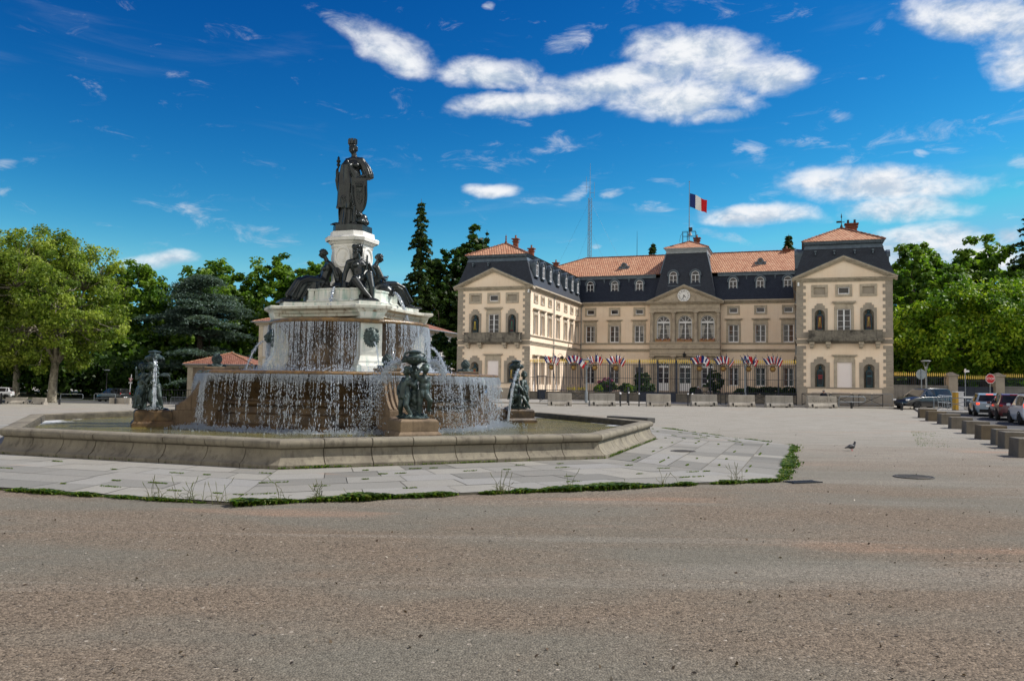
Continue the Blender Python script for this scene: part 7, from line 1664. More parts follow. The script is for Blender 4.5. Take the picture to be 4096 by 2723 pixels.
# ------------------------------------------------------------------ vehicles. local: +x forward, z up
def car(name, label, loc, rz, paint, L=4.1, Wd=1.74, H=1.5, kind='hatch', rear_lit=False, roof_bars=False, plate=True):
    o = thing(name, label, 'car', loc, rz, 'cars on the road'); h = Wd/2; f = L/2
    # stations: x, half width, bottom z, sill z, belt z, roof z, roof half width
    bl = H*.60
    st_ = [(-f, h*.80, .34, .50, bl*.92, bl*.95, h*.70), (-f+.10, h*.93, .24, .46, bl, bl+.03, h*.76), (-f+.55, h*.99, .22, .45, bl+.02, bl+.05, h*.8), (-f*.35, h, .2, .45, bl+.0, bl+.03, h*.82), (f*.1, h, .2, .45, bl-.02, bl+.01, h*.82),
           (f*.42, h, .2, .45, bl-.05, bl-.0, h*.84), (f*.72, h*.98, .22, .45, bl-.13, bl-.05, h*.8), (f-.12, h*.88, .24, .44, bl-.30, bl-.20, h*.66), (f, h*.72, .32, .44, .56, .6, h*.5)]
    b = MB(); n = 10
    for x, w, z0, z1, zb, zr, wr in st_:
        ring = [(-w*.86, z0), (-w, z1), (-w*1.0, (z1+zb)/2), (-w*.97, zb), (-wr, zr), (wr, zr), (w*.97, zb), (w, (z1+zb)/2), (w, z1), (w*.86, z0)]
        b.v += [(x, y, z) for y, z in ring]
    for i in range(len(st_)-1):
        for k in range(n): b.f.append((i*n+k, i*n+(k+1) % n, (i+1)*n+(k+1) % n, (i+1)*n+k)); b.mi.append(0)
    b.f += [tuple(range(n))[::-1], tuple((len(st_)-1)*n+k for k in range(n))]; b.mi += [0, 0]
    # greenhouse shell
    r0, r1 = (-f+.08, f*.44); g = [(-f+.10, bl+.0, h*.90), (-f+.42, H-.10, h*.70), (-f+.75, H-.01, h*.70), (-f*.2, H, h*.72), (f*.05, H-.02, h*.71), (f*.16, H-.07, h*.69), (f*.52, bl-.06, h*.86)]
    if kind == 'suv': g[1] = (-f+.22, H-.12, h*.74); g[2] = (-f+.5, H-.02, h*.74)
    o2 = len(b.v)
    for x, z, w in g:
        zl = bl-.04; b.v += [(x, -w, z), (x, w, z)]
    # side lower line on the belt
    lo = [(x, bl-.03, h*.955) for x, z, w in g]
    for x, z, w in lo: b.v += [(x, -w, z), (x, w, z)]
    G_ = len(g)
    for i in range(G_-1):
        a = o2+2*i; b.f.append((a, a+1, a+3, a+2)); l = o2+2*G_+2*i
        b.f.append((a, a+2, l+2, l)); b.f.append((a+1, l+1, l+3, a+3)); b.mi += [0, 0, 0]
    body = b.build('body', paint, o, smooth=True, angle=38, bevel=.03)
    # windows, slightly proud
    wn = MB(); e = .012
    def lerp(a, c, t): return tuple(a[i]+(c[i]-a[i])*t for i in range(3))
    for s in (-1, 1):
        top = [(x, s*(w+e), z) for x, z, w in g]; low = [(x, s*(w+e), z) for x, z, w in lo]
        def pt(i, t, v):
            tp = lerp(top[i], top[i+1], t); lw = lerp(low[i], low[i+1], t); return lerp(lw, tp, v)
        def patch(i0, t0, i1, t1):
            A = [pt(i0, t0, .12), pt(i1, t1, .12), pt(i1, t1, .88), pt(i0, t0, .88)]; wn.quad(*A)
        patch(2, .0, 3, 0); patch(1, .15, 2, -.1 if kind != 'suv' else 0); wn.quad(pt(3, .12, .12), pt(5, .45, .12), pt(5, .08, .80), pt(3, .12, .88))
    def cross(i, a, v0, v1, off):
        A = g[i]; B_ = g[i+1]; dx = off
        P = []
        for t in (v0, v1):
            x, z, w = lerp(A, B_, t); P.append((x+dx, w*a, z+.012))
        return P
    for i, off in ((0, -.014), (5, .014)):
        P = cross(i, .88, .12, .92, off); wn.quad((P[0][0], -P[0][1], P[0][2]), (P[0][0], P[0][1], P[0][2]), (P[1][0], P[1][1], P[1][2]), (P[1][0], -P[1][1], P[1][2]))
    wn.build('window', MT['carglass'], o, fixn=False)
    for x in (-f+.72, f-.80):
        for s in (-1, 1):
            M = Matrix.Translation((x, s*(h-.1), .31)) @ Matrix.Rotation(R(90), 4, 'X'); t = MB(); t.lathe([(.19, -.1), (.29, -.1), (.315, -.06), (.315, .06), (.29, .1), (.19, .1)], (0, 0, 0), 24, M); w = t.build('wheel', MT['rubber'], o, smooth=True, angle=40)
            q = MB(); q.lathe([(.005, -.06), (.2, -.085), (.2, .085), (.005, .06)], (0, 0, 0), 20, M); q.build('rim', MT['steel'], w)
            q = MB(); q.farch(lambda a, z, d, s=s: (a, s*(h-.02+d), z), x, .31, .335, .40, R(-10), R(190), -.06, .028, 14); q.build('wheel_arch', MT['rubber'], o)
    tl = emit('tail_light_lit', (.9, .06, .02), 1.0) if rear_lit else pmat('tail_light', (.30, .008, .01), rough=.2)
    for s in (-1, 1):
        q = MB(); zt = bl-.02
        if kind == 'suv': q.box(-f+.02, -f+.20, s*(h*.78)-.07, s*(h*.78)+.09*1, zt-.06, zt+.16)
        else: q.box(-f-.005, -f+.28, s*(h*.80)-.10, s*(h*.80)+.10, zt-.14, zt-.0)
        q.build('tail_light', tl, o, bevel=.03)
        q = MB(); q.box(f-.26, f-.02, s*h*.68-.16, s*h*.68+.1, bl-.34, bl-.20); q.build('headlight', MT['signwhite'], o, bevel=.03)
        q = MB(); q.box(f*.36, f*.36+.12, s*(h+.08)-.09, s*(h+.08)+.09, bl-.03, bl+.12); q.build('wing_mirror', paint, o, bevel=.03)
    for xa, xb, w_ in ((-f-.02, -f+.1, .72), (f-.06, f+.02, .5)): q = MB(); q.box(xa, xb, -h*w_, h*w_, .28, .45); q.build('bumper', MT['rubber'], o, bevel=.02)
    if plate: q = MB(); q.box(-f-.03, -f-.005, -.26, .26, .60, .71); q.build('number_plate', MT['signwhite'], o)
    if roof_bars:
        q = MB()
        for s in (-1, 1): q.tube([(-f+.6, s*h*.64, H), (-f+.68, s*h*.64, H+.06), (f*.0, s*h*.64, H+.05), (f*.08, s*h*.64, H-.03)], .018, 6)
        q.build('roof_bar', MT['black'], o)
    if kind != 'suv': q = MB(); q.box(-f+.36, -f+.42, -.2, .2, H-.10, H-.06); q.build('brake_light', tl, o)
    return o
hd = math.atan2(3.2, 1.35)
P_black = carpaint('black_paint', (.012, .012, .014)); P_blue = carpaint('grey_blue_paint', (.26, .33, .40)); P_red = carpaint('dark_red_paint', (.075, .012, .014)); P_white = carpaint('white_car_paint', (.62, .65, .70)); P_dk = carpaint('dark_green_paint', (.012, .016, .016))
car('parked_car', 'black people carrier seen side on, below the round tree at the right', (32.6, 65.0, .26), math.atan2(-2.0, -5.0), P_black, 4.7, 1.8, 1.66, 'suv')
car('parked_car', 'pale grey blue hatchback with a glowing tail light, left of the red car', (31.0, 53.6, .21), hd, P_blue, 4.0, 1.72, 1.47, 'hatch', True)
car('parked_car', 'dark red car between the grey blue hatchback and the white car', (29.6, 48.8, .15), hd, P_red, 4.1, 1.75, 1.56, 'hatch')
car('parked_car', 'white car with roof bars and lit tail light, cut by the right picture edge', (28.1, 44.4, .09), hd+.06, P_white, 3.7, 1.66, 1.60, 'suv', True, True)
car('parked_car', 'white estate car with red tail lights at the far left edge', (-75.0, 119.5, -1.55), R(195), carpaint('white_estate_paint', (.75, .75, .76)), 4.5, 1.8, 1.62, 'hatch')
car('parked_car', 'dark four wheel drive parked under the trees, left of the crowd barriers', (-54.5, 112.5, -1.55), R(155), P_dk, 4.7, 1.9, 1.85, 'suv')

# ------------------------------------------------------------------ people
def person(label, loc, rz, coat, cap, hairc, sc=1.0):
    o = thing('person', label, 'person', loc, rz); skin = pmat('skin', (.42, .25, .18), rough=.6)
    s = Sculpt()
    s.head((0, .0, 1.60), .105, (0, -1, -.05), hair=0); s.limb([(0, .01, 1.52), (0, .02, 1.40)], [.055, .06])
    s.limb([(-.17, .02, 1.38), (0, .02, 1.41), (.17, .02, 1.38)], [.075, .08, .075]); s.ball((0, .02, 1.22), .2, (1, .68, 1.1)); s.ball((0, .02, .98), .18, (1, .72, 1.1))
    for k in (-1, 1):
        s.limb([(k*.09, .02, .92), (k*.10, -.01, .50), (k*.10, .02, .09)], [.10, .07, .05]); s.foot((k*.10, .02, .0), (k*.1, -1, 0), .27)
        s.limb([(k*.20, .02, 1.36), (k*.26, .03, 1.10), (k*.20, -.10, .90)], [.065, .052, .038]); s.hand((k*.20, -.11, .89), (-k*.1, -.3, -1), (-k, 0, 0), .17, .5)
    s.build('body', skin, o, .012, 1)
    s = Sculpt(); s.limb([(-.17, .02, 1.38), (0, .03, 1.40), (.17, .02, 1.38)], [.095, .095, .095]); s.ball((0, .02, 1.20), .225, (1, .74, 1.15)); s.ball((0, .02, .98), .215, (1, .78, 1.0)); s.cloth([((0, .02, 1.1), .2, .16, .02), ((0, .02, .92), .22, .17, .04), ((0, .02, .80), .23, .18, .05)], 8, 2)
    for k in (-1, 1): s.limb([(k*.20, .02, 1.36), (k*.265, .03, 1.10), (k*.21, -.08, .93)], [.085, .07, .055])
    s.build('jacket', coat, o, .013, 1)
    s = Sculpt(); 
    for k in (-1, 1): s.limb([(k*.08, .02, .93), (k*.10, -.01, .50), (k*.10, .02, .10)], [.125, .09, .07])
    s.build('trousers', MT['black'], o, .014, 1)
    s = Sculpt(); s.ball((0, .015, 1.645), .115, (1, 1.05, .72))
    if cap: s.ball((0, -.10, 1.655), .075, (1, 1.1, .2)); s.build('cap', cap, o, .008, 1)
    else:
        for i in range(20): a = i*.9; s.ball((.09*math.cos(a), .03+.08*math.sin(a), 1.62+.05*math.sin(i*1.7)), .045)
        s.build('hair', hairc, o, .008, 1)
    o.scale = (sc,)*3; return o
person('person in a dark jacket and grey cap standing behind the graffiti barrier', (24.75, 65.0, .05), R(-25), pmat('navy_jacket', (.012, .014, .02), (.02, .022, .03), 8, .8), pmat('grey_cap', (.10, .10, .11), (.16, .16, .16), 8, .8), None, .93)
person('white haired person in black behind the railing right of the main gate', (*wuv(22.95, 1.3)[:2], .12), R(-15), MT['black'], None, pmat('white_hair', (.65, .65, .66), (.5, .5, .5), 20, .7), .97)

# ------------------------------------------------------------------ vegetation
def leaves(C, size, nrm=None, jit=1.0, asp=.62, rng=None):
    """rhombic leaf faces round points C"""
    n = len(C); a = rng.normal(0, 1, (n, 3)); 
    if nrm is not None: a = nrm+a*jit
    a /= np.linalg.norm(a, axis=1)[:, None]+1e-9
    t = rng.normal(0, 1, (n, 3)); u = np.cross(a, t); u /= np.linalg.norm(u, axis=1)[:, None]+1e-9; w = np.cross(a, u)
    s = (size*rng.uniform(.6, 1.35, n))[:, None]
    V = np.stack([C-u*s, C-w*s*asp+a*s*.15, C+u*s, C+w*s*asp+a*s*.15], 1).reshape(-1, 3)
    return V
def broad_crown(seed, R_, z0, z1, ncl, nper, size, gap=.36, flat=1.0, top=.55, rough=.28, tintlo=.1, tinthi=.9):
    rng = np.random.default_rng(seed); cz = z0+(z1-z0)*top*.85; C = []; tries = 0
    ph = rng.uniform(0, 6.28, 6)
    while len(C) < ncl and tries < ncl*60:
        tries += 1
        d = rng.normal(0, 1, 3); d /= np.linalg.norm(d); q = rng.uniform(.25, 1)**.42
        az = math.atan2(d[1], d[0]); lump = 1+rough*(.5*math.sin(3*az+ph[0]+2*d[2])+.4*math.sin(5*az+ph[1]-3*d[2])+.5*math.sin(4*d[2]+ph[2]+2*az))
        hz = (z1-cz) if d[2] > 0 else (cz-z0)
        p = np.array([d[0]*R_*q*lump, d[1]*R_*q*lump, cz+d[2]*hz*q*(1+.35*rough*math.sin(6*az+ph[3]))])
        if noise.noise(Vector((p*(2.6/R_)).tolist())+Vector((seed*3.1, 0, 0))) < gap-.62: continue
        C.append(np.concatenate([p, d, [q]]))
    C = np.array(C); n = len(C); rc = R_*rng.uniform(.075, .165, n)
    idx = np.repeat(np.arange(n), nper); off = rng.normal(0, 1, (len(idx), 3)); off /= np.linalg.norm(off, axis=1)[:, None]; off *= (rng.uniform(0, 1, len(idx))**.5)[:, None]
    off *= rc[idx][:, None]*np.array([1.15, 1.15, .75*flat]); P = C[idx, :3]+off
    nr = C[idx, 3:6]*.5+off/rc[idx][:, None]*.6+np.array([0, 0, .5])
    V = leaves(P, size, nr, .75, rng=rng)
    ct = rng.uniform(tintlo, tinthi, n); tint = np.clip(ct[idx]+rng.normal(0, .20, len(idx)), 0, 1)
    return V, tint, C
def wood_mesh(seed, H, R_, z0, z1, trunk_r, C, ntw=0, lean=0, fork=None):
    rr = random.Random(seed); b = MB(); fz = fork or z0+(z1-z0)*.12
    pts = [(0, 0, -.3), (0, 0, .3), (lean*.3, .0, fz*.5), (lean, 0, fz)]; b.tube(pts, [trunk_r*1.5, trunk_r*1.1, trunk_r*.95, trunk_r*.85], 12)
    base = Vector((lean, 0, fz)); tips = []
    idx = list(range(len(C))); rr.shuffle(idx)
    nl = 6
    for k in range(nl):
        a = 2*math.pi*k/nl+rr.uniform(-.4, .4); e = rr.uniform(.5, 1.2); L = (z1-fz)*rr.uniform(.42, .62)
        mid = base+Vector((math.cos(a)*math.cos(e), math.sin(a)*math.cos(e), math.sin(e)))*L*.5+Vector((0, 0, L*.06)); end = base+Vector((math.cos(a)*math.cos(e)*.85, math.sin(a)*math.cos(e)*.85, math.sin(e)*1.1))*L
        b.tube([base-Vector((0, 0, trunk_r*.8)), base.lerp(mid, .5)+Vector((rr.uniform(-.2, .2), rr.uniform(-.2, .2), 0)), mid, end], [trunk_r*.62, trunk_r*.5, trunk_r*.38, trunk_r*.16], 7); tips += [mid, end, mid.lerp(end, .5)]
    for i in idx[:ntw]:
        c = Vector(C[i, :3].tolist()); t = min(tips, key=lambda q: (q-c).length+ (4 if q.z > c.z else 0)); m_ = t.lerp(c, .55)+Vector((rr.uniform(-.4, .4), rr.uniform(-.4, .4), rr.uniform(-.5, .3)))
        b.tube([t, m_, c], [trunk_r*.13+.02, trunk_r*.07+.012, .012], 4)
        for q in range(4): b.tube([m_.lerp(c, .3+.2*q), c+Vector((rr.gauss(0, .7), rr.gauss(0, .7), rr.gauss(.3, .6)))], [.018, .006], 3)
    return b
bark = pmat('plane_bark', (.30, .27, .21), (.13, .11, .085), 3.0, .9, .35, 10, dirt=(.42, .39, .31), dscale=2.2, damt=.6, stretch=(1, 1, .5))
bark2 = pmat('dark_bark', (.075, .06, .045), (.045, .036, .028), 4, .95, .4, 14, stretch=(1, 1, .3))
LF = {'plane': leaf_mat('plane_leaves', (.075, .13, .016), (.19, .26, .032), (.36, .42, .07), .5),
      'lime': leaf_mat('lime_leaves', (.040, .10, .010), (.095, .185, .018), (.20, .31, .03), .48),
      'dark': leaf_mat('dark_leaves', (.012, .034, .006), (.030, .068, .010), (.075, .14, .02), .4),
      'cedar': leaf_mat('cedar_needles', (.045, .08, .064), (.09, .14, .115), (.17, .225, .19), .25),
      'fir': leaf_mat('fir_needles', (.018, .042, .014), (.04, .075, .02), (.09, .13, .03), .3),
      'bright': leaf_mat('bright_leaves', (.040, .11, .006), (.12, .23, .012), (.34, .45, .025), .36)}
PROT = {}
def tree(name, label, cat, loc, kind, seed, R_, z0, z1, ncl=150, nper=60, size=.26, trunk_r=.35, ntw=40, bk=None, group=None, rz=None, gap=.36, lean=0, rough=.28, fork=None, top=.55):
    o = thing(name, label, cat, loc, rz if rz is not None else seed*1.3, group)
    key = (kind, seed, R_, z0, z1, ncl, nper)
    V, tint, C = broad_crown(seed, R_, z0, z1, ncl, nper, size, gap, rough=rough, top=top)
    raw_mesh('crown', V, np.arange(len(V)).reshape(-1, 4), LF[kind], o, attr=tint)
    wood_mesh(seed, z1, R_, z0, z1, trunk_r, C, ntw, lean, fork).build('trunk', bk or bark2, o, smooth=True, fixn=False)
    return o
GL = 'plane trees at the left of the square'
tree('plane_tree', 'big plane tree with a pale mottled trunk, nearest on the left side', 'tree', (-58.9, 105.3, -1.55), 'plane', 3, 8.6, 4.0, 22.3, 480, 120, .19, .52, 300, bark, GL, 1.0, .34, .3, .34, 5.2)
tree('plane_tree', 'plane tree with a thinner trunk behind the white car on the left', 'tree', (-77.5, 128.5, -1.55), 'plane', 5, 9.5, 4.5, 25.5, 420, 110, .22, .5, 240, bark, GL, .2, .34, 0, .32, 7)
tree('plane_tree', 'plane tree leaning in from the left picture edge', 'tree', (-70.5, 101.5, -1.55), 'plane', 8, 8.0, 4.2, 21.5, 420, 120, .19, .5, 240, bark, GL, .5, .34, 1.2, .32, 4)
GB = 'green trees behind the left of the square'
spots = [(-66, 142, 22.5, 8.0, 11, 'tall green tree between the plane trees and the cedar'), (-53.5, 146, 23.5, 8.5, 12, 'broad green tree right behind the cedar, left half'), (-44, 150, 24.0, 7.5, 13, 'green tree rising above the top of the cedar'), (-36.5, 142, 20.5, 6.5, 14, 'bright green tree above the small tiled pavilion'), (-31.5, 132, 18.0, 4.8, 15, 'green tree just left of the fountain, behind the side building'), (-88, 150, 24, 8.5, 16, 'green tree at the far left behind the plane trees')]
for x, y, H, R_, sd_, lb in spots: tree('lime_tree', lb, 'tree', (x, y, -1.5), 'lime', sd_, R_, 2.0, H+1.2, 420, 60, .36, .4, 14, None, GB)
tree('lime_tree', 'rounded pale green tree top directly behind the seated left woman', 'tree', (-32.2, 136, -1.0), 'lime', 21, 4.4, 12, 22.3, 260, 50, .32, .35, 10, None, GB)
GC = 'dark trees left of the palace'
for x, y, H, R_, sd_, lb in ((-11.2, 134, 24, 4.6, 31, 'dark broadleaf tree right of the tall spruce'), (-7.0, 138, 28, 4.2, 32, 'tallest dark broadleaf tree touching the palace roof line'), (-4.0, 131, 19.5, 4.0, 33, 'yellowish green broadleaf tree close to the left wing roof'), (-19.5, 134, 18, 4.2, 34, 'dark low tree left of the tall spruce')):
    tree('broadleaf_tree', lb, 'tree', (x, y, -.3), 'dark' if sd_ != 33 else 'lime', sd_, R_, 2.0, H, 560, 55, .32, .35, 10, None, GC)
tree('broadleaf_tree', 'small dark round tree against the left side of the palace', 'tree', (-7.3, 86, 0), 'dark', 36, 2.7, 1.6, 6.7, 130, 70, .22, .16, 12, None, GC)
tree('broadleaf_tree', 'dark bushy tree left of the small one by the palace', 'tree', (-11.6, 90, -.4), 'dark', 37, 2.8, 1.0, 5.9, 120, 70, .24, .16, 10, None, GC)
GR = 'trees right of the palace'
tree('broadleaf_tree', 'slender bright tree just right of the right wing', 'tree', (45.6, 93, .2), 'lime', 41, 4.2, 3.5, 18.0, 170, 80, .30, .3, 20, None, GR, rough=.45)
tree('round_tree', 'broad dome shaped tree with bright top above the black car', 'tree', (45.6, 79, .2), 'bright', 42, 8.4, 3.0, 11.9, 520, 150, .165, .38, 30, None, GR, gap=.15, rough=.14, top=.5)
tree('round_tree', 'second dome shaped tree at the right picture edge', 'tree', (56.5, 80.5, .2), 'bright', 43, 8.0, 3.0, 11.5, 420, 130, .175, .38, 20, None, GR, gap=.15, rough=.16, top=.5)
for x, y, H, R_, sd_, lb in ((52.0, 104, 19.3, 6.0, 44, 'tall green tree behind the dome shaped tree, left one'), (61, 106, 20.3, 7.0, 45, 'tall green tree behind the dome shaped tree, middle one'), (71.5, 108, 20.5, 7.0, 46, 'tall green tree at the right edge, partly behind the conifer'), (45, 112, 15, 6, 47, 'dark green tree low behind the slender bright one')):
    tree('broadleaf_tree', lb, 'tree', (x, y, .2), 'lime' if sd_ != 47 else 'dark', sd_, R_, 3, H, 420, 60, .34, .4, 14, None, GR, rough=.34)
# conifers
def conifer(name, label, loc, H, R0, seed, kind='fir', z0=1.5, levels=34, droop=.25, size=.20, nb=9, group='conifers behind the palace', power=.85, per=46, trunk_r=.3):
    rng = np.random.default_rng(seed); o = thing(name, label, 'tree', loc, seed*.7, group); P = []; N_ = []; wd = MB()
    wd.tube([(0, 0, -.3), (0, 0, H*.5), (0, 0, H)], [trunk_r, trunk_r*.55, .03], 8)
    for l in range(levels):
        t = (l+rng.uniform(-.3, .3))/levels; z = z0+(H-z0)*max(0, t); r = R0*(1-max(0, t))**power*rng.uniform(.6, 1.15)+.12
        for k in range(nb):
            a = rng.uniform(0, 6.28); rl = r*rng.uniform(.65, 1.1); n = max(6, int(per*rl/R0)+8); s = rng.uniform(.12, 1, n)**.8
            zz = z-droop*rl*s**1.6+.12*rl*s; wdt = (.06+.17*rl)*(1-.7*s)+.04
            lat = rng.normal(0, 1, n)*wdt*.6; P.append(np.stack([np.cos(a)*rl*s-np.sin(a)*lat, np.sin(a)*rl*s+np.cos(a)*lat, zz+rng.normal(0, .05, n)-np.abs(lat)*.25-rng.uniform(0, .25, n)*size], 1))
            N_.append(np.tile([math.cos(a)*.3, math.sin(a)*.3, .8], (n, 1)))
            wd.tube([(0, 0, z), (math.cos(a)*rl*.55, math.sin(a)*rl*.55, z-droop*rl*.36+.07*rl), (math.cos(a)*rl*.95, math.sin(a)*rl*.95, z-droop*rl*.9+.1*rl)], [.05, .03, .01], 4)
    P = np.concatenate(P); N_ = np.concatenate(N_); V = leaves(P, size, N_, .55, .45, rng)
    raw_mesh('crown', V, np.arange(len(V)).reshape(-1, 4), LF[kind], o, attr=np.clip(rng.normal(.45, .25, len(P)), 0, 1)); wd.build('trunk', bark2, o, smooth=True, fixn=False)
    return o
conifer('spruce_tree', 'tall pointed spruce with ragged branches left of the palace', (-14.6, 128, -.5), 31.0, 4.9, 51, levels=44, size=.36, nb=9, power=.75, droop=.5, per=70)
conifer('spruce_tree', 'narrow dark conifer top above the broadleaf trees, left one', (-7.3, 142, -.5), 29.8, 2.6, 52, z0=10, levels=26, size=.30)
conifer('spruce_tree', 'narrow dark conifer top nearest to the palace roof', (-4.7, 144, -.5), 29.2, 2.4, 53, z0=10, levels=26, size=.30)
conifer('spruce_tree', 'dark ragged conifer cut by the right picture edge', (65.2, 102, .2), 25.0, 6.5, 54, z0=8, levels=30, size=.30, droop=.35, nb=9)
conifer('sequoia_tree', 'dense pointed dark conifer above the roof, left of the right wing', (47.4, 140, .2), 27.8, 4.4, 55, z0=8, levels=44, size=.34, nb=14, droop=.1, power=.8)
conifer('sequoia_tree', 'little dark conifer tip above the roof, left of the clock pavilion', (24.0, 140, .2), 26.0, 4.2, 56, z0=8, levels=40, size=.34, nb=14, droop=.1, power=.8)
# blue green cedar with level plates of foliage
def cedar(label, loc, H, R0, seed):
    rng = np.random.default_rng(seed); o = thing('cedar_tree', label, 'tree', loc, 0); wd = MB(); P = []; N_ = []; T_ = []
    wd.tube([(0, 0, -.3), (.2, 0, H*.4), (.1, .1, H*.8), (0, 0, H*.97)], [.6, .45, .2, .05], 9)
    for l in range(64):
        t = rng.uniform(0, 1)**.85; z = H*.13+H*.84*t; rl = R0*(1.0-.1*(t < .15))*(1-t**2.1)**.75*rng.uniform(.5, 1.08)+.6; a = rng.uniform(0, 6.28) if l > 18 else l*2.4
        e = np.array([math.cos(a), math.sin(a)]); rise = rng.uniform(.02, .28)
        wd.tube([(0, 0, z-.1*rl), (e[0]*rl*.5, e[1]*rl*.5, z+rise*rl*.3), (e[0]*rl*.95, e[1]*rl*.95, z+rise*rl*.3-.05*rl)], [.16*(1-t)+.05, .07, .02], 5)
        for q in range(7):
            s = rng.uniform(.35, 1.02); c = np.array([e[0]*rl*s, e[1]*rl*s, z+rise*rl*.3*min(1, s*2)-.10*rl*max(0, s-.5)]); w = rng.uniform(.7, 1.5); n = 170
            d = rng.normal(0, 1, (n, 3))*np.array([w, w, .13]); d[:, 2] -= .07*(d[:, 0]**2+d[:, 1]**2)
            P.append(c+d); N_.append(np.tile([0, 0, 1.], (n, 1))); T_.append(np.clip(rng.normal(.5+.2*rng.normal(), .2, n), 0, 1))
    P = np.concatenate(P); V = leaves(P, .20, np.concatenate(N_), .45, .4, rng); raw_mesh('crown', V, np.arange(len(V)).reshape(-1, 4), LF['cedar'], o, attr=np.concatenate(T_)); wd.build('trunk', bark2, o, smooth=True, fixn=False)
cedar('blue green cedar with level branches behind the small tiled pavilion', (-49.0, 128, -1.5), 20.2, 8.6, 61)
# the far wood that closes the view
def far_wood(name, pts, seed, H, n, size, kind):
    rng = np.random.default_rng(seed); P = []; T_ = []
    for (x0, y0), (x1, y1) in zip(pts, pts[1:]):
        for k in range(n):
            t = rng.uniform(); c = np.array([x0+(x1-x0)*t, y0+(y1-y0)*t+rng.normal(0, 5), 0]); h = H*rng.uniform(.55, 1.0)
            m_ = 90; d = rng.normal(0, 1, (m_, 3))*np.array([1.9, 1.9, 1.2]); zc = rng.uniform(.0, 1)**.7*h; c[2] = zc; P.append(c+d); T_.append(np.clip(rng.uniform(.1, .9)+rng.normal(0, .1, m_), 0, 1))
    P = np.concatenate(P); V = leaves(P, size, None, rng=rng); o = raw_mesh(name, V, np.arange(len(V)).reshape(-1, 4), LF[kind], None, attr=np.concatenate(T_)); tag(o, kind='stuff'); return o
far_wood('far_wood', [(-190, 150), (-120, 168), (-60, 172), (-20, 170), (15, 172)], 71, 15, 110, .75, 'dark')
far_wood('undergrowth', [(-125, 140), (-80, 138), (-58, 136), (-36, 130), (-24, 124)], 73, 5.5, 70, .5, 'dark')
far_wood('far_wood', [(45, 150), (80, 145), (130, 135), (190, 120)], 72, 14, 110, .75, 'dark')
hl = MB(); xs_ = [-400+20*i for i in range(41)]
for j, (yy, zz) in enumerate(((230, -1.5), (300, 10), (420, 14))):
    for x in xs_: hl.v.append((x, yy, zz*(.7+.3*math.sin(x*.011+j))))
for j in range(2):
    for i in range(40): hl.f.append((j*41+i, j*41+i+1, (j+1)*41+i+1, (j+1)*41+i)); hl.mi.append(0)
tag(hl.build('wooded_hill', pmat('hill_green', (.03, .055, .02), (.02, .04, .015), .08, .95), smooth=True), kind='structure')
# shrubs on the forecourt
def shrub(label, u, v, R_, z0, z1, kind, seed, n=90, size=.09, name='shrub', rough=.1):
    o = thing(name, label, 'shrub', wuv(u, v, 1.0), 0, 'shrubs behind the railing'); V, t, C = broad_crown(seed, R_, z0, z1, n, 60, size, .0, rough=rough); raw_mesh('foliage', V, np.arange(len(V)).reshape(-1, 4), LF[kind], o, attr=t); q = MB(); q.tube([(0, 0, -.05), (0, 0, z1*.5)], [.05, .03], 5); q.build('stem', bark2, o); return o
shrub('clipped dark conical bush left of the main gate', 16.05, 11.5, .85, .05, 2.35, 'dark', 81, 150, .09, 'topiary_bush'); shrub('clipped dark conical bush right of the main gate', 23.5, 10.5, .9, .05, 2.35, 'dark', 82, 150, .09, 'topiary_bush')
for lb, u, v, r, h, k, sd_ in (('bright green low bush left of the third flags', 13.1, 4.0, .42, .75, 'bright', 83), ('bright green low bush left of the conical bush', 16.3, 3.0, .40, .75, 'bright', 84), ('dark hedge bush below the fourth flags', 15.4, 7.0, 1.1, .95, 'dark', 85), ('dark hedge bush by the corner of the left wing', 13.2, 7.5, 1.0, 1.2, 'dark', 86), ('dark hedge bush between the two bright bushes', 17.2, 7.5, .9, 1.0, 'dark', 87), ('dark hedge bush right of the right conical bush', 26.8, 9.0, 1.3, .75, 'dark', 88), ('dark hedge bush below the rightmost flags', 28.9, 8.5, 1.3, .85, 'dark', 89), ('dark hedge bush nearest the right wing', 30.6, 8.0, .9, .8, 'dark', 90), ('small dark plant beside the white haired person', 22.4, 1.9, .35, .7, 'dark', 91)):
    shrub(lb, u, v, r, .02, h, k, sd_, 80)
pk = leaf_mat('pink_blossom', (.05, .09, .02), (.30, .04, .16), (.5, .10, .28), .2); o = thing('flowering_shrub', 'rhododendron bush with purple pink blossom behind the railing', 'shrub', wuv(12.6, 9.5, 1.0)); V, t, C = broad_crown(92, .95, .05, 1.5, 90, 60, .09, 0, rough=.15); raw_mesh('foliage', V, np.arange(len(V)).reshape(-1, 4), pk, o, attr=t)
for lb, u, v in (('stone planter trough with yellow flowers, left one behind the railing', 10.9, 2.2), ('stone planter trough with yellow flowers, right one behind the railing', 11.9, 2.6)):
    o = thing('planter', lb, 'planter', wuv(u, v, 1.0), TH, 'planters behind the railing'); b = MB(); b.hexa([(-.42, -.2, 0), (.42, -.2, 0), (.42, .2, 0), (-.42, .2, 0), (-.46, -.24, .26), (.46, -.24, .26), (.46, .24, .26), (-.46, .24, .26)]); b.build('trough', MT['concrete'], o)
    flowers('flowers', o, 160, .42, .2, .24, .28, leaf_mat('yellow_flowers', (.06, .13, .02), (.55, .42, .03), (.7, .6, .1), .2), .05)
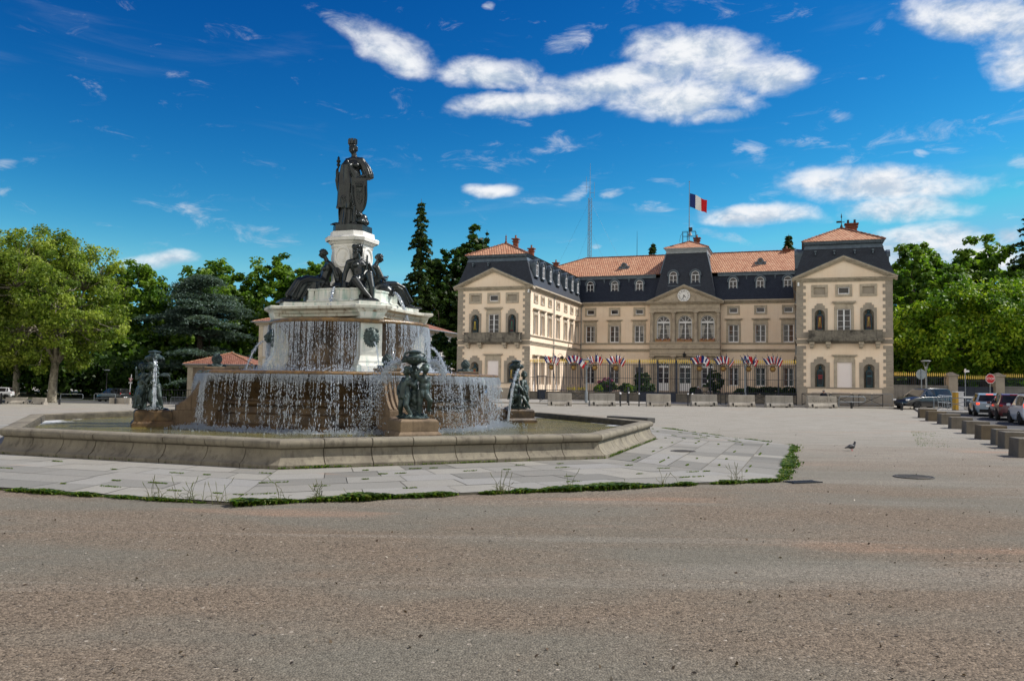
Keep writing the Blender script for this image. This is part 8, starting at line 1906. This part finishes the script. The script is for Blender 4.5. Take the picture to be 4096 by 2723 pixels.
for lb, u, v in (('pale stone urn planter beside the left conical bush', 17.35, 9.6), ('pale stone urn planter beside the right conical bush', 22.7, 9.2)):
    o = thing('planter', lb, 'planter', wuv(u, v, 1.0), 0, 'stone urn planters'); b = MB(); b.lathe([(.2, 0), (.2, .06), (.1, .12), (.12, .2), (.32, .36), (.36, .6), (.42, .64), (.40, .68), (.34, .66)], (0, 0, 0), 20); b.build('urn', MT['trim'], o, smooth=True, angle=40); flowers('plant', o, 90, .28, .28, .62, .3, LF['dark'], .09)
# ---- weeds along the edge of the paving
wd_mat = leaf_mat('weed_blades', (.035, .08, .006), (.085, .16, .014), (.22, .23, .05), .4)
def weeds(name, pts, n, wid, h, seed, zb=0., dens=2.2):
    rng = np.random.default_rng(seed); V = []; T_ = []
    for (x0, y0), (x1, y1) in zip(pts, pts[1:]):
        L = math.hypot(x1-x0, y1-y0); m_ = int(n*L); nx, ny = (y1-y0)/L, -(x1-x0)/L; t = rng.uniform(0, 1, m_)
        f = np.array([.5+.6*noise.noise(Vector((x0+(x1-x0)*q, y0+(y1-y0)*q, seed))*dens)+.45*noise.noise(Vector((x0+(x1-x0)*q, y0+(y1-y0)*q, seed+9))*dens*.35) for q in t]).clip(0.02, 1.1); k = rng.uniform(0.15, .95, m_) < f; t = t[k]; f = f[k]; m_ = len(t)
        o_ = np.abs(rng.normal(0, 1, m_))*wid*(.4+f); c = np.stack([x0+(x1-x0)*t+nx*o_, y0+(y1-y0)*t+ny*o_, np.full(m_, zb)], 1)
        a = rng.uniform(0, 6.28, m_); hh = h*rng.uniform(.3, 1, m_)*(.4+f); ln = np.stack([np.cos(a), np.sin(a)], 1)*(hh*rng.uniform(.4, 1.5, m_))[:, None]; w = hh*rng.uniform(.10, .30, m_)+.004
        sx = np.stack([-np.sin(a)*w, np.cos(a)*w, np.zeros(m_)], 1); mid = c+np.concatenate([ln*.5, (hh*.8)[:, None]], 1); tip = c+np.concatenate([ln, (hh*.75)[:, None]], 1)
        V.append(np.stack([c, mid-sx, tip, mid+sx], 1).reshape(-1, 3)); T_.append(rng.uniform(0, 1, m_)**1.5)
    V = np.concatenate(V); o = raw_mesh(name, V, np.arange(len(V)).reshape(-1, 4), wd_mat, None, attr=np.concatenate(T_)); tag(o, kind='stuff'); return o
A_ = APR
weeds('weeds', [A_[7], A_[0]], 1500, .05, .075, 1); weeds('weeds', [A_[0], A_[1]], 2600, .06, .105, 2); weeds('weeds', [A_[1], (A_[1][0]+.6, A_[1][1]+1.6), A_[2]], 1300, .09, .09, 3); weeds('weeds', [A_[2], A_[3]], 500, .10, .09, 4)
ob = octo(10.78)
weeds('weeds', [ob[0], ob[1]], 220, .03, .07, 5, .05, 1.1); weeds('weeds', [ob[1], ob[2]], 160, .03, .07, 6, .05, 1.4); weeds('weeds', [ob[7], ob[0]], 30, .03, .05, 7, .05, 1.4)
weeds('weeds', [(13.6, 27.5), (18.0, 37)], 60, .45, .035, 9, .0, .9)
# loose stones, twigs and dead leaves on the gravel
rng = np.random.default_rng(31); n_ = 900; yy = 5+rng.uniform(0, 1, n_)**1.6*32; C = np.stack([(rng.uniform(-.62, .66, n_))*yy, yy, np.full(n_, .008)], 1); q = (np.hypot(C[:, 0]-CX, C[:, 1]-CY) > 16.2); C = C[q]
V = leaves(C, .022, np.tile([0, 0, 1.], (len(C), 1)), .5, .55, rng); o = raw_mesh('litter', V, np.arange(len(V)).reshape(-1, 4), leaf_mat('litter_bits', (.03, .025, .02), (.12, .08, .045), (.32, .28, .22), .05), None, attr=rng.uniform(0, 1, len(C))); tag(o, kind='stuff')
# tall grass stalks
rr = random.Random(12)
b = MB()
for k in range(26):
    if k < 17: t = rr.choice([.03, .07, .12, .17, .30, .42, .47, .55, .62, .66, .74, .78, .86, .9]); p = Vector(A_[0]).lerp(Vector(A_[1]), t)
    else: t = rr.uniform(.86, 1); p = Vector(A_[7]).lerp(Vector(A_[0]), t)
    for q in range(rr.randint(1, 4)):
        x, y = p.x+rr.gauss(0, .07), p.y+rr.gauss(0, .04)-.03; h = rr.uniform(.14, .42); dx, dy = rr.gauss(0, .09), rr.gauss(0, .05)
        b.tube([(x, y, 0), (x+dx*.4, y+dy*.4, h*.6), (x+dx, y+dy, h*.92)], [.004, .0035, .003], 3); b.tube([(x+dx, y+dy, h*.86), (x+dx*1.15, y+dy*1.15, h), (x+dx*1.35, y+dy*1.35, h*1.14)], [.002, .006, .001], 4)
        for m_ in range(2): a = rr.uniform(0, 6.28); b.tube([(x, y, .01), (x+math.cos(a)*.06, y+math.sin(a)*.06, h*.35), (x+math.cos(a)*.16, y+math.sin(a)*.16, h*.40)], [.004, .004, .001], 3)
gs = b.build('grass_stalks', pmat('dry_grass', (.08, .11, .03), (.16, .15, .06), 3, .8), fixn=False); tag(gs, kind='stuff')
# moss in the paving joints
rng = np.random.default_rng(5); Pm = []
for i in (7, 0, 1, 2):
    a, b_, c, d = Vector(inn[i]), Vector(inn[(i+1) % 8]), Vector(APR[(i+1) % 8]), Vector(APR[i])
    for k in range(26):
        r_ = rng.integers(1, 6)/6; s0 = rng.uniform(0, 1); ln = rng.uniform(.01, .05)
        m_ = 60; s = s0+rng.uniform(0, ln, m_); e0 = a.lerp(d, r_); e1 = b_.lerp(c, r_); q = np.array([list(e0.lerp(e1, min(1, v))) for v in s]); Pm.append(np.concatenate([q+rng.normal(0, .012, (m_, 2)), np.full((m_, 1), .055)+rng.uniform(0, .012, (m_, 1))], 1))
Pm = np.concatenate(Pm); V = leaves(Pm, .018, np.tile([0, 0, 1.], (len(Pm), 1)), .8, .5, rng); o = raw_mesh('moss', V, np.arange(len(V)).reshape(-1, 4), wd_mat, None, attr=rng.uniform(.2, .9, len(Pm))); tag(o, kind='stuff')

# ------------------------------------------------------------------ other buildings, walls, mast
sb = thing('side_building', 'grey two storey building with red tiled roof behind the fountain', 'building', (-30.9, 100, -1.4), TH)
Fb = lambda a, z, d: (a, -d, z); Fs = lambda a, z, d: (14.7+d, a, z)
EW = 10.2
grey = pmat('grey_render', (.52, .50, .48), (.45, .435, .42), .8, .9, .15, 40, dirt=(.25, .23, .2), dscale=.9, damt=.4)
def sbwin(F, c, z0, z1, hw):
    o = window(F, c-hw, c+hw, z0, z1, .1, 2, 3, 'window', sb, mt='lampgrey'); s = MB()
    s.fbox(F, c-hw-.2, c-hw-.002, z0-.15, z1+.2, -.02, .09); s.fbox(F, c+hw+.002, c+hw+.2, z0-.15, z1+.2, -.02, .09); s.fbox(F, c-hw, c+hw, z1, z1+.2, -.02, .09); s.fbox(F, c-hw, c+hw, z0-.15, z0-.002, -.02, .14); s.build('surround', grey, o)
for F, W2, cs in ((Fb, 14.7, [1.75, 5.2, 8.7, 12.5]), (Fs, 26, [2.5, 6.5, 10.5, 14.5, 18.5, 22.5])):
    b = MB(); hl_ = []
    for c in cs: hl_ += [(c-.62, c+.62, 6.9, 8.9, .15), (c-.75, c+.75, 2.6, 4.9, .15)]
    wall_holes(b, F, 0, W2, 0, EW, hl_); b.build('wall', grey, sb, fixn=False)
    for c in cs: sbwin(F, c, 6.9, 8.9, .62); sbwin(F, c, 2.6, 4.9, .75)
    band(F, 0, W2, [(5.75, 5.9, .1), (5.9, 6.0, .18)], 'string_course', 'trim', sb); band(F, -.02, .55, [(0, EW-.5, .06)], 'corner_pilaster', 'trim', sb); band(F, W2-.55, W2+.02, [(0, EW-.5, .061)], 'corner_pilaster', 'trim', sb)
    band(F, -.4, W2+.4, [(EW-.45, EW-.25, .15), (EW-.25, EW-.08, .5), (EW-.08, EW, .7)], 'cornice', 'trim', sb)
b = MB(); b.quad((0, 0, 0), (0, 26, 0), (0, 26, EW), (0, 0, EW)); b.quad((0, 26, 0), (14.7, 26, 0), (14.7, 26, EW), (0, 26, EW)); b.build('rear_wall', grey, sb, fixn=False)
b = MB(); p = [(-.6, -.6, EW+.02), (15.3, -.6, EW+.02), (15.3, 26.6, EW+.02), (-.6, 26.6, EW+.02), (7.35, 8, EW+2.7), (7.35, 18.5, EW+2.7)]; b.add(p, [(0, 1, 4), (1, 2, 5, 4), (2, 3, 5), (3, 0, 4, 5), (3, 2, 1, 0)]); rf = b.build('roof', MT['tile_old'], sb, fixn=False); hip_caps([(p[0], p[4]), (p[1], p[4]), (p[4], p[5])], .1).build('ridge_tiles', MT['tile'], rf)
b = MB(); b.tube([(15.4, -.7, EW-.02), (15.4, 26.7, EW-.02)], .09, 6); b.tube([(-.7, -.7, EW-.02), (15.4, -.7, EW-.02)], .09, 6); b.build('gutter', MT['lampgrey'], sb)
# small pavilion with a pyramid roof
pv_ = thing('garden_pavilion', 'small stone pavilion with a red pyramid roof left of the fountain', 'building', (-45.8, 116, -1.5), R(-8))
Fp = lambda a, z, d: (a, -d, z); dk = pmat('pavilion_stone', (.26, .20, .15), (.2, .16, .12), 1.2, .9, .3, 30, dirt=(.1, .08, .06), damt=.5)
b = MB(); wall_holes(b, Fp, 0, 9.6, 0, 5.3, [(1.7, 3.1, .1, 2.7, .25), (4.2, 5.6, .1, 2.7, .25), (6.7, 8.1, .1, 2.7, .25), (1.4, 3.4, 3.2, 4.1, .12, 1), (6.4, 8.4, 3.2, 4.1, .12, 1)])
for a, c in (((0, 0), (0, 7)), ((9.6, 0), (9.6, 7)), ((0, 7), (9.6, 7))): b.quad((*a, 0), (*c, 0), (*c, 5.3), (*a, 5.3))
b.build('wall', dk, pv_, fixn=False)
for a in (1.7, 4.2, 6.7): window(Fp, a, a+1.4, .1, 2.7, .2, 2, 2, 'door', pv_, mt='black')
band(Fp, -.3, 9.9, [(4.85, 5.05, .15), (5.05, 5.3, .4)], 'cornice', 'trim', pv_); band(Fp, 0, .8, [(0, 4.8, .1)], 'pilaster', 'trim', pv_); band(Fp, 8.8, 9.6, [(0, 4.8, .1)], 'pilaster', 'trim', pv_); band(Fp, .8, 8.8, [(2.85, 3.0, .12)], 'string_course', 'trim', pv_)
b = MB(); e = [(-.5, -.5, 5.31), (10.1, -.5, 5.31), (10.1, 7.5, 5.31), (-.5, 7.5, 5.31), (4.8, 3.5, 7.05)]; b.add(e, [(0, 1, 4), (1, 2, 4), (2, 3, 4), (3, 0, 4), (3, 2, 1, 0)]); rf = b.build('roof', MT['tile_old'], pv_, fixn=False); hip_caps([(e[0], e[4]), (e[1], e[4])], .11).build('ridge_tiles', MT['tile'], rf)
b = MB(); b.tube([(-.5, -.6, 5.25), (10.1, -.6, 5.25)], .09, 6); b.tube([(10.05, -.6, 5.25), (10.05, -.15, 4.6), (10.05, -.15, 0)], .06, 6); b.build('gutter', MT['lampgrey'], pv_)
# garden railing behind the crowd barriers on the left
o = thing('garden_railing', 'thin dark iron railing behind the crowd barriers on the left', 'railing', (-50.5, 104.5, -1.55)); b = MB()
for k in range(60): b.tube([(k*.34, .02*k, 0), (k*.34, .02*k, 1.9)], .022, 4)
for z in (.2, 1.85): b.tube([(0, 0, z), (20.2, 1.2, z)], .03, 4)
b.build('bars', MT['black'], o); b = MB(); b.box(-.2, 2.4, -.9, -.4, 0, .75); b.build('base_slab', MT['concrete'], o)
for lab, x, y in (('low dark tube rail left of the give way sign, right of the big trunk', -54.4, 99.2), ('low dark tube rail further right, in front of the dark parked car', -52.6, 103.6)):
    o = thing('tube_rail', lab, 'railing', (x, y, -1.55), R(10), 'low tube rails under the trees'); b = MB(); b.tube([(0, 0, .3), (0, 0, 1.15), (.1, 0, 1.25), (2.4, 0, 1.25), (2.5, 0, 1.15), (2.5, 0, .75), (2.4, 0, .65), (0, 0, .65)], .035, 6); b.build('tube', MT['steel'], o)
for lab, x, y, H in (('short dark post left of the low tube rails', -54.2, 98.6, .75), ('short dark post right of the low tube rails', -49.8, 103.4, .75), ('black post standing left of the left concrete barrier', -60.6, 97.6, 1.3)):
    o = thing('post', lab, 'post', (x, y, -1.55), 0, 'posts under the trees'); b = MB(); b.lathe([(.12, 0), (.12, H-.1), (.08, H), (.01, H+.02)], (0, 0, 0), 10); b.build('shaft', MT['black'], o)
# park wall, railing and gate at the right
wl = thing('park_wall', 'grey rendered wall with gilded spear railing right of the palace', 'wall', (33.0, 72.2, .2)); wm = pmat('wall_render', (.20, .195, .185), (.15, .145, .14), 1, .9, .2, 30, streak=(.06, .06, .055), samt=.5)
b = MB(); b.box(0, 5.3, -.2, .2, -.2, 1.85); b.box(0, 5.3, -.26, .26, 1.85, 1.97); b.box(10.2, 34, -.2, .2, -.2, 1.85); b.box(10.2, 34, -.26, .26, 1.85, 1.97); b.build('wall', wm, wl)
b = MB(); t = MB(); x = .1
while x < 34:
    if 5.3 < x < 6.1 or 9.4 < x < 10.2: x += .17; continue
    g_ = 6.1 <= x <= 9.4; zb = .1 if g_ else 1.97; zt = 2.55 if g_ else 2.75
    b.box(x-.016, x+.016, -.016, .016, zb, zt); t.hexa([(x-.015, -.015, zt), (x+.015, -.015, zt), (x+.015, .015, zt), (x-.015, .015, zt), (x-.045, -.018, zt+.14), (x+.045, -.018, zt+.14), (x+.045, .018, zt+.14), (x-.045, .018, zt+.14)])
    t.hexa([(x-.045, -.018, zt+.14), (x+.045, -.018, zt+.14), (x+.045, .018, zt+.14), (x-.045, .018, zt+.14), (x-.002, -.002, zt+.38), (x+.002, -.002, zt+.38), (x+.002, .002, zt+.38), (x-.002, .002, zt+.38)]); x += .17
b.box(0, 5.3, -.02, .02, 2.62, 2.66); b.box(10.2, 34, -.021, .021, 2.62, 2.66); b.box(6.1, 9.4, -.022, .022, 2.4, 2.44); b.build('bars', MT['iron'], wl); t.build('spear_tips', MT['gold'], wl)
for x in (5.3, 9.4):
    b = MB(); b.box(x, x+.8, -.4, .4, -.2, 2.8); b.box(x-.08, x+.88, -.48, .48, 2.8, 2.95); b.hexa([(x, -.4, 2.95), (x+.8, -.4, 2.95), (x+.8, .4, 2.95), (x, .4, 2.95), (x+.3, -.1, 3.15), (x+.5, -.1, 3.15), (x+.5, .1, 3.15), (x+.3, .1, 3.15)]); b.build('gate_pillar', MT['quoin'], wl, bevel=.02)
b = MB(); b.box(6.12, 7.74, -.035, .035, .05, 1.9); b.box(7.76, 9.38, -.035, .035, .05, 1.9); b.build('gate_leaf', MT['iron'], wl)
# radio mast with stays behind the palace
ms = thing('radio_mast', 'slender steel lattice mast with guy wires rising behind the palace roof', 'mast', (14.05, 150, 10)); b = MB(); zt = 32.5; leg = [(.36*math.cos(R(90+120*i)), .36*math.sin(R(90+120*i))) for i in range(3)]
for p in leg: b.tube([(*p, 0), (*p, 26)], .05, 5)
for k in range(34):
    z = k*26/34
    for i in range(3): j = (i+1) % 3; b.tube([(*leg[i], z), (*leg[j], z+26/34)], .02, 3); b.tube([(*leg[i], z), (*leg[j], z)], .018, 3)
b.build('lattice', MT['lampgrey'], ms); b = MB(); b.tube([(0, 0, 26), (0, 0, zt)], [.06, .025], 5); b.tube([(-.7, 0, 27.0), (-.7, 0, 30)], .03, 4); b.tube([(-.7, 0, 28), (0, 0, 28)], .03, 4); b.tube([(.8, 0, 26), (.8, 0, 29)], .03, 4); b.tube([(0, 0, 27), (.8, 0, 27)], .03, 4); b.build('antenna', MT['steel'], ms)
for k, (a, r) in enumerate(((200, 13), (215, 9), (195, 5.5), (-20, 13), (-10, 9), (-15, 5.5), (90, 12))):
    b = MB(); b.tube([(0, 0, 25.5-5*(k % 3)), (r*math.cos(R(a)), r*math.sin(R(a)), 0)], .010, 3); b.build('guy_wire', MT['black'], ms)
ar = thing('roof_aerial', 'thin whip aerial on the main roof left of the clock pavilion', 'aerial', wuv(12.95, BD+5.2, 17.2)); b = MB(); b.tube([(0, 0, 0), (0, 0, 2.0), (0, 0, 3.2)], [.035, .025, .01], 5); b.build('whip', MT['black'], ar)
# ---- painted sentinels in the niches of the wings
cols = [((.55, .42, .05), (.02, .03, .05)), ((.03, .18, .12), (.25, .03, .03)), ((.28, .03, .05), (.5, .36, .06)), ((.5, .36, .08), (.08, .02, .06)), ((.3, .02, .03), (.02, .03, .05)), ((.03, .12, .16), (.02, .03, .05)), ((.45, .30, .05), (.25, .02, .03)), ((.42, .28, .05), (.10, .02, .06))]
body_m = pmat('blue_green_lacquer', (.018, .05, .062), (.012, .032, .042), 4, .45)
def sentinel(label, u, z0, H, k):
    o = thing('niche_figure', label, 'niche figure', wuv(u, .10, z0), TH, 'painted figures in the niches'); b = MB(); w = .27; d = .16
    S_ = [(w*.92, 0), (w, .05), (w, H*.42), (w*.98, H*.74), (w*.78, H*.80), (w*.36, H*.84), (w*.28, H*.87)]
    n = 16
    def ring(hw, z): return [(hw*(abs(math.cos(t))**.5)*(1 if math.cos(t) >= 0 else -1), min(d, hw)*(abs(math.sin(t))**.5)*(1 if math.sin(t) >= 0 else -1), z) for t in [2*math.pi*(i+.5)/n for i in range(n)]]
    for hw, z in S_: b.v += ring(hw, z)
    for i in range(len(S_)-1):
        for j in range(n): b.f.append((i*n+j, i*n+(j+1) % n, (i+1)*n+(j+1) % n, (i+1)*n+j)); b.mi.append(0)
    b.f.append(tuple(range(n))[::-1]); b.mi.append(0); b.f.append(tuple((len(S_)-1)*n+j for j in range(n))); b.mi.append(0)
    b.sphere((0, 0, H*.925), .13, 9, (1, 1, 1.1)); b.build('body', body_m, o, smooth=True, angle=45)
    c1, c2 = cols[k]; m1 = pmat('panel_paint', c1, tuple(v*.6 for v in c1), 9, .5); c2 = tuple(v*.35 for v in c2); m2 = pmat('panel_ground', c2, tuple(v*.7 for v in c2), 9, .5)
    q = MB(); q.box(-w*.62, w*.62, -d-.02, -d+.02, H*.12, H*.72); p = q.build('panel', m2, o); q = MB()
    if k in (4, 5): q.box(-w*.70, w*.70, -d-.032, -d-.0201, H*.50, H*.56); q.box(-w*.62, w*.62, -d-.03, -d-.0201, H*.38, H*.46) if k == 4 else None
    else:
        for j in range(5): q.box(-w*(.5-.06*j), -w*(.36-.06*j), -d-.03, -d-.0201, H*(.2+.08*j), H*(.27+.08*j)); q.box(w*(.36-.06*j), w*(.5-.06*j), -d-.0305, -d-.0201, H*(.2+.08*j), H*(.27+.08*j))
        q.box(-w*.1, w*.1, -d-.031, -d-.0201, H*.22, H*.62); q.box(-w*.3, w*.3, -d-.029, -d-.0201, H*.58, H*.66)
    q.build('ornament', m1, p)
L0 = 'left wing'; L1 = 'right wing'
sentinel('dark figure with gold ornament in the upper left niche of the left wing', 1.81, 6.56, 1.78, 0); sentinel('dark figure with green and red panel in the upper right niche of the left wing', 5.60, 6.56, 1.78, 1)
sentinel('dark figure with red panel in the lower left niche of the left wing', 1.83, 1.90, 1.78, 2); sentinel('dark figure in the lower right niche of the left wing, behind the cherubs', 5.62, 1.90, 1.78, 3)
sentinel('figure with red field and gold robe in the upper left niche of the right wing', BL-BW+1.81, 6.56, 1.78, 6); sentinel('figure with narrow gold panel in the upper right niche of the right wing', BL-BW+5.60, 6.56, 1.78, 7)
sentinel('figure with gold band and red block in the lower left niche of the right wing', BL-BW+1.83, 1.90, 1.78, 4); sentinel('figure with thin gold band in the lower right niche of the right wing', BL-BW+5.62, 1.90, 1.78, 5)
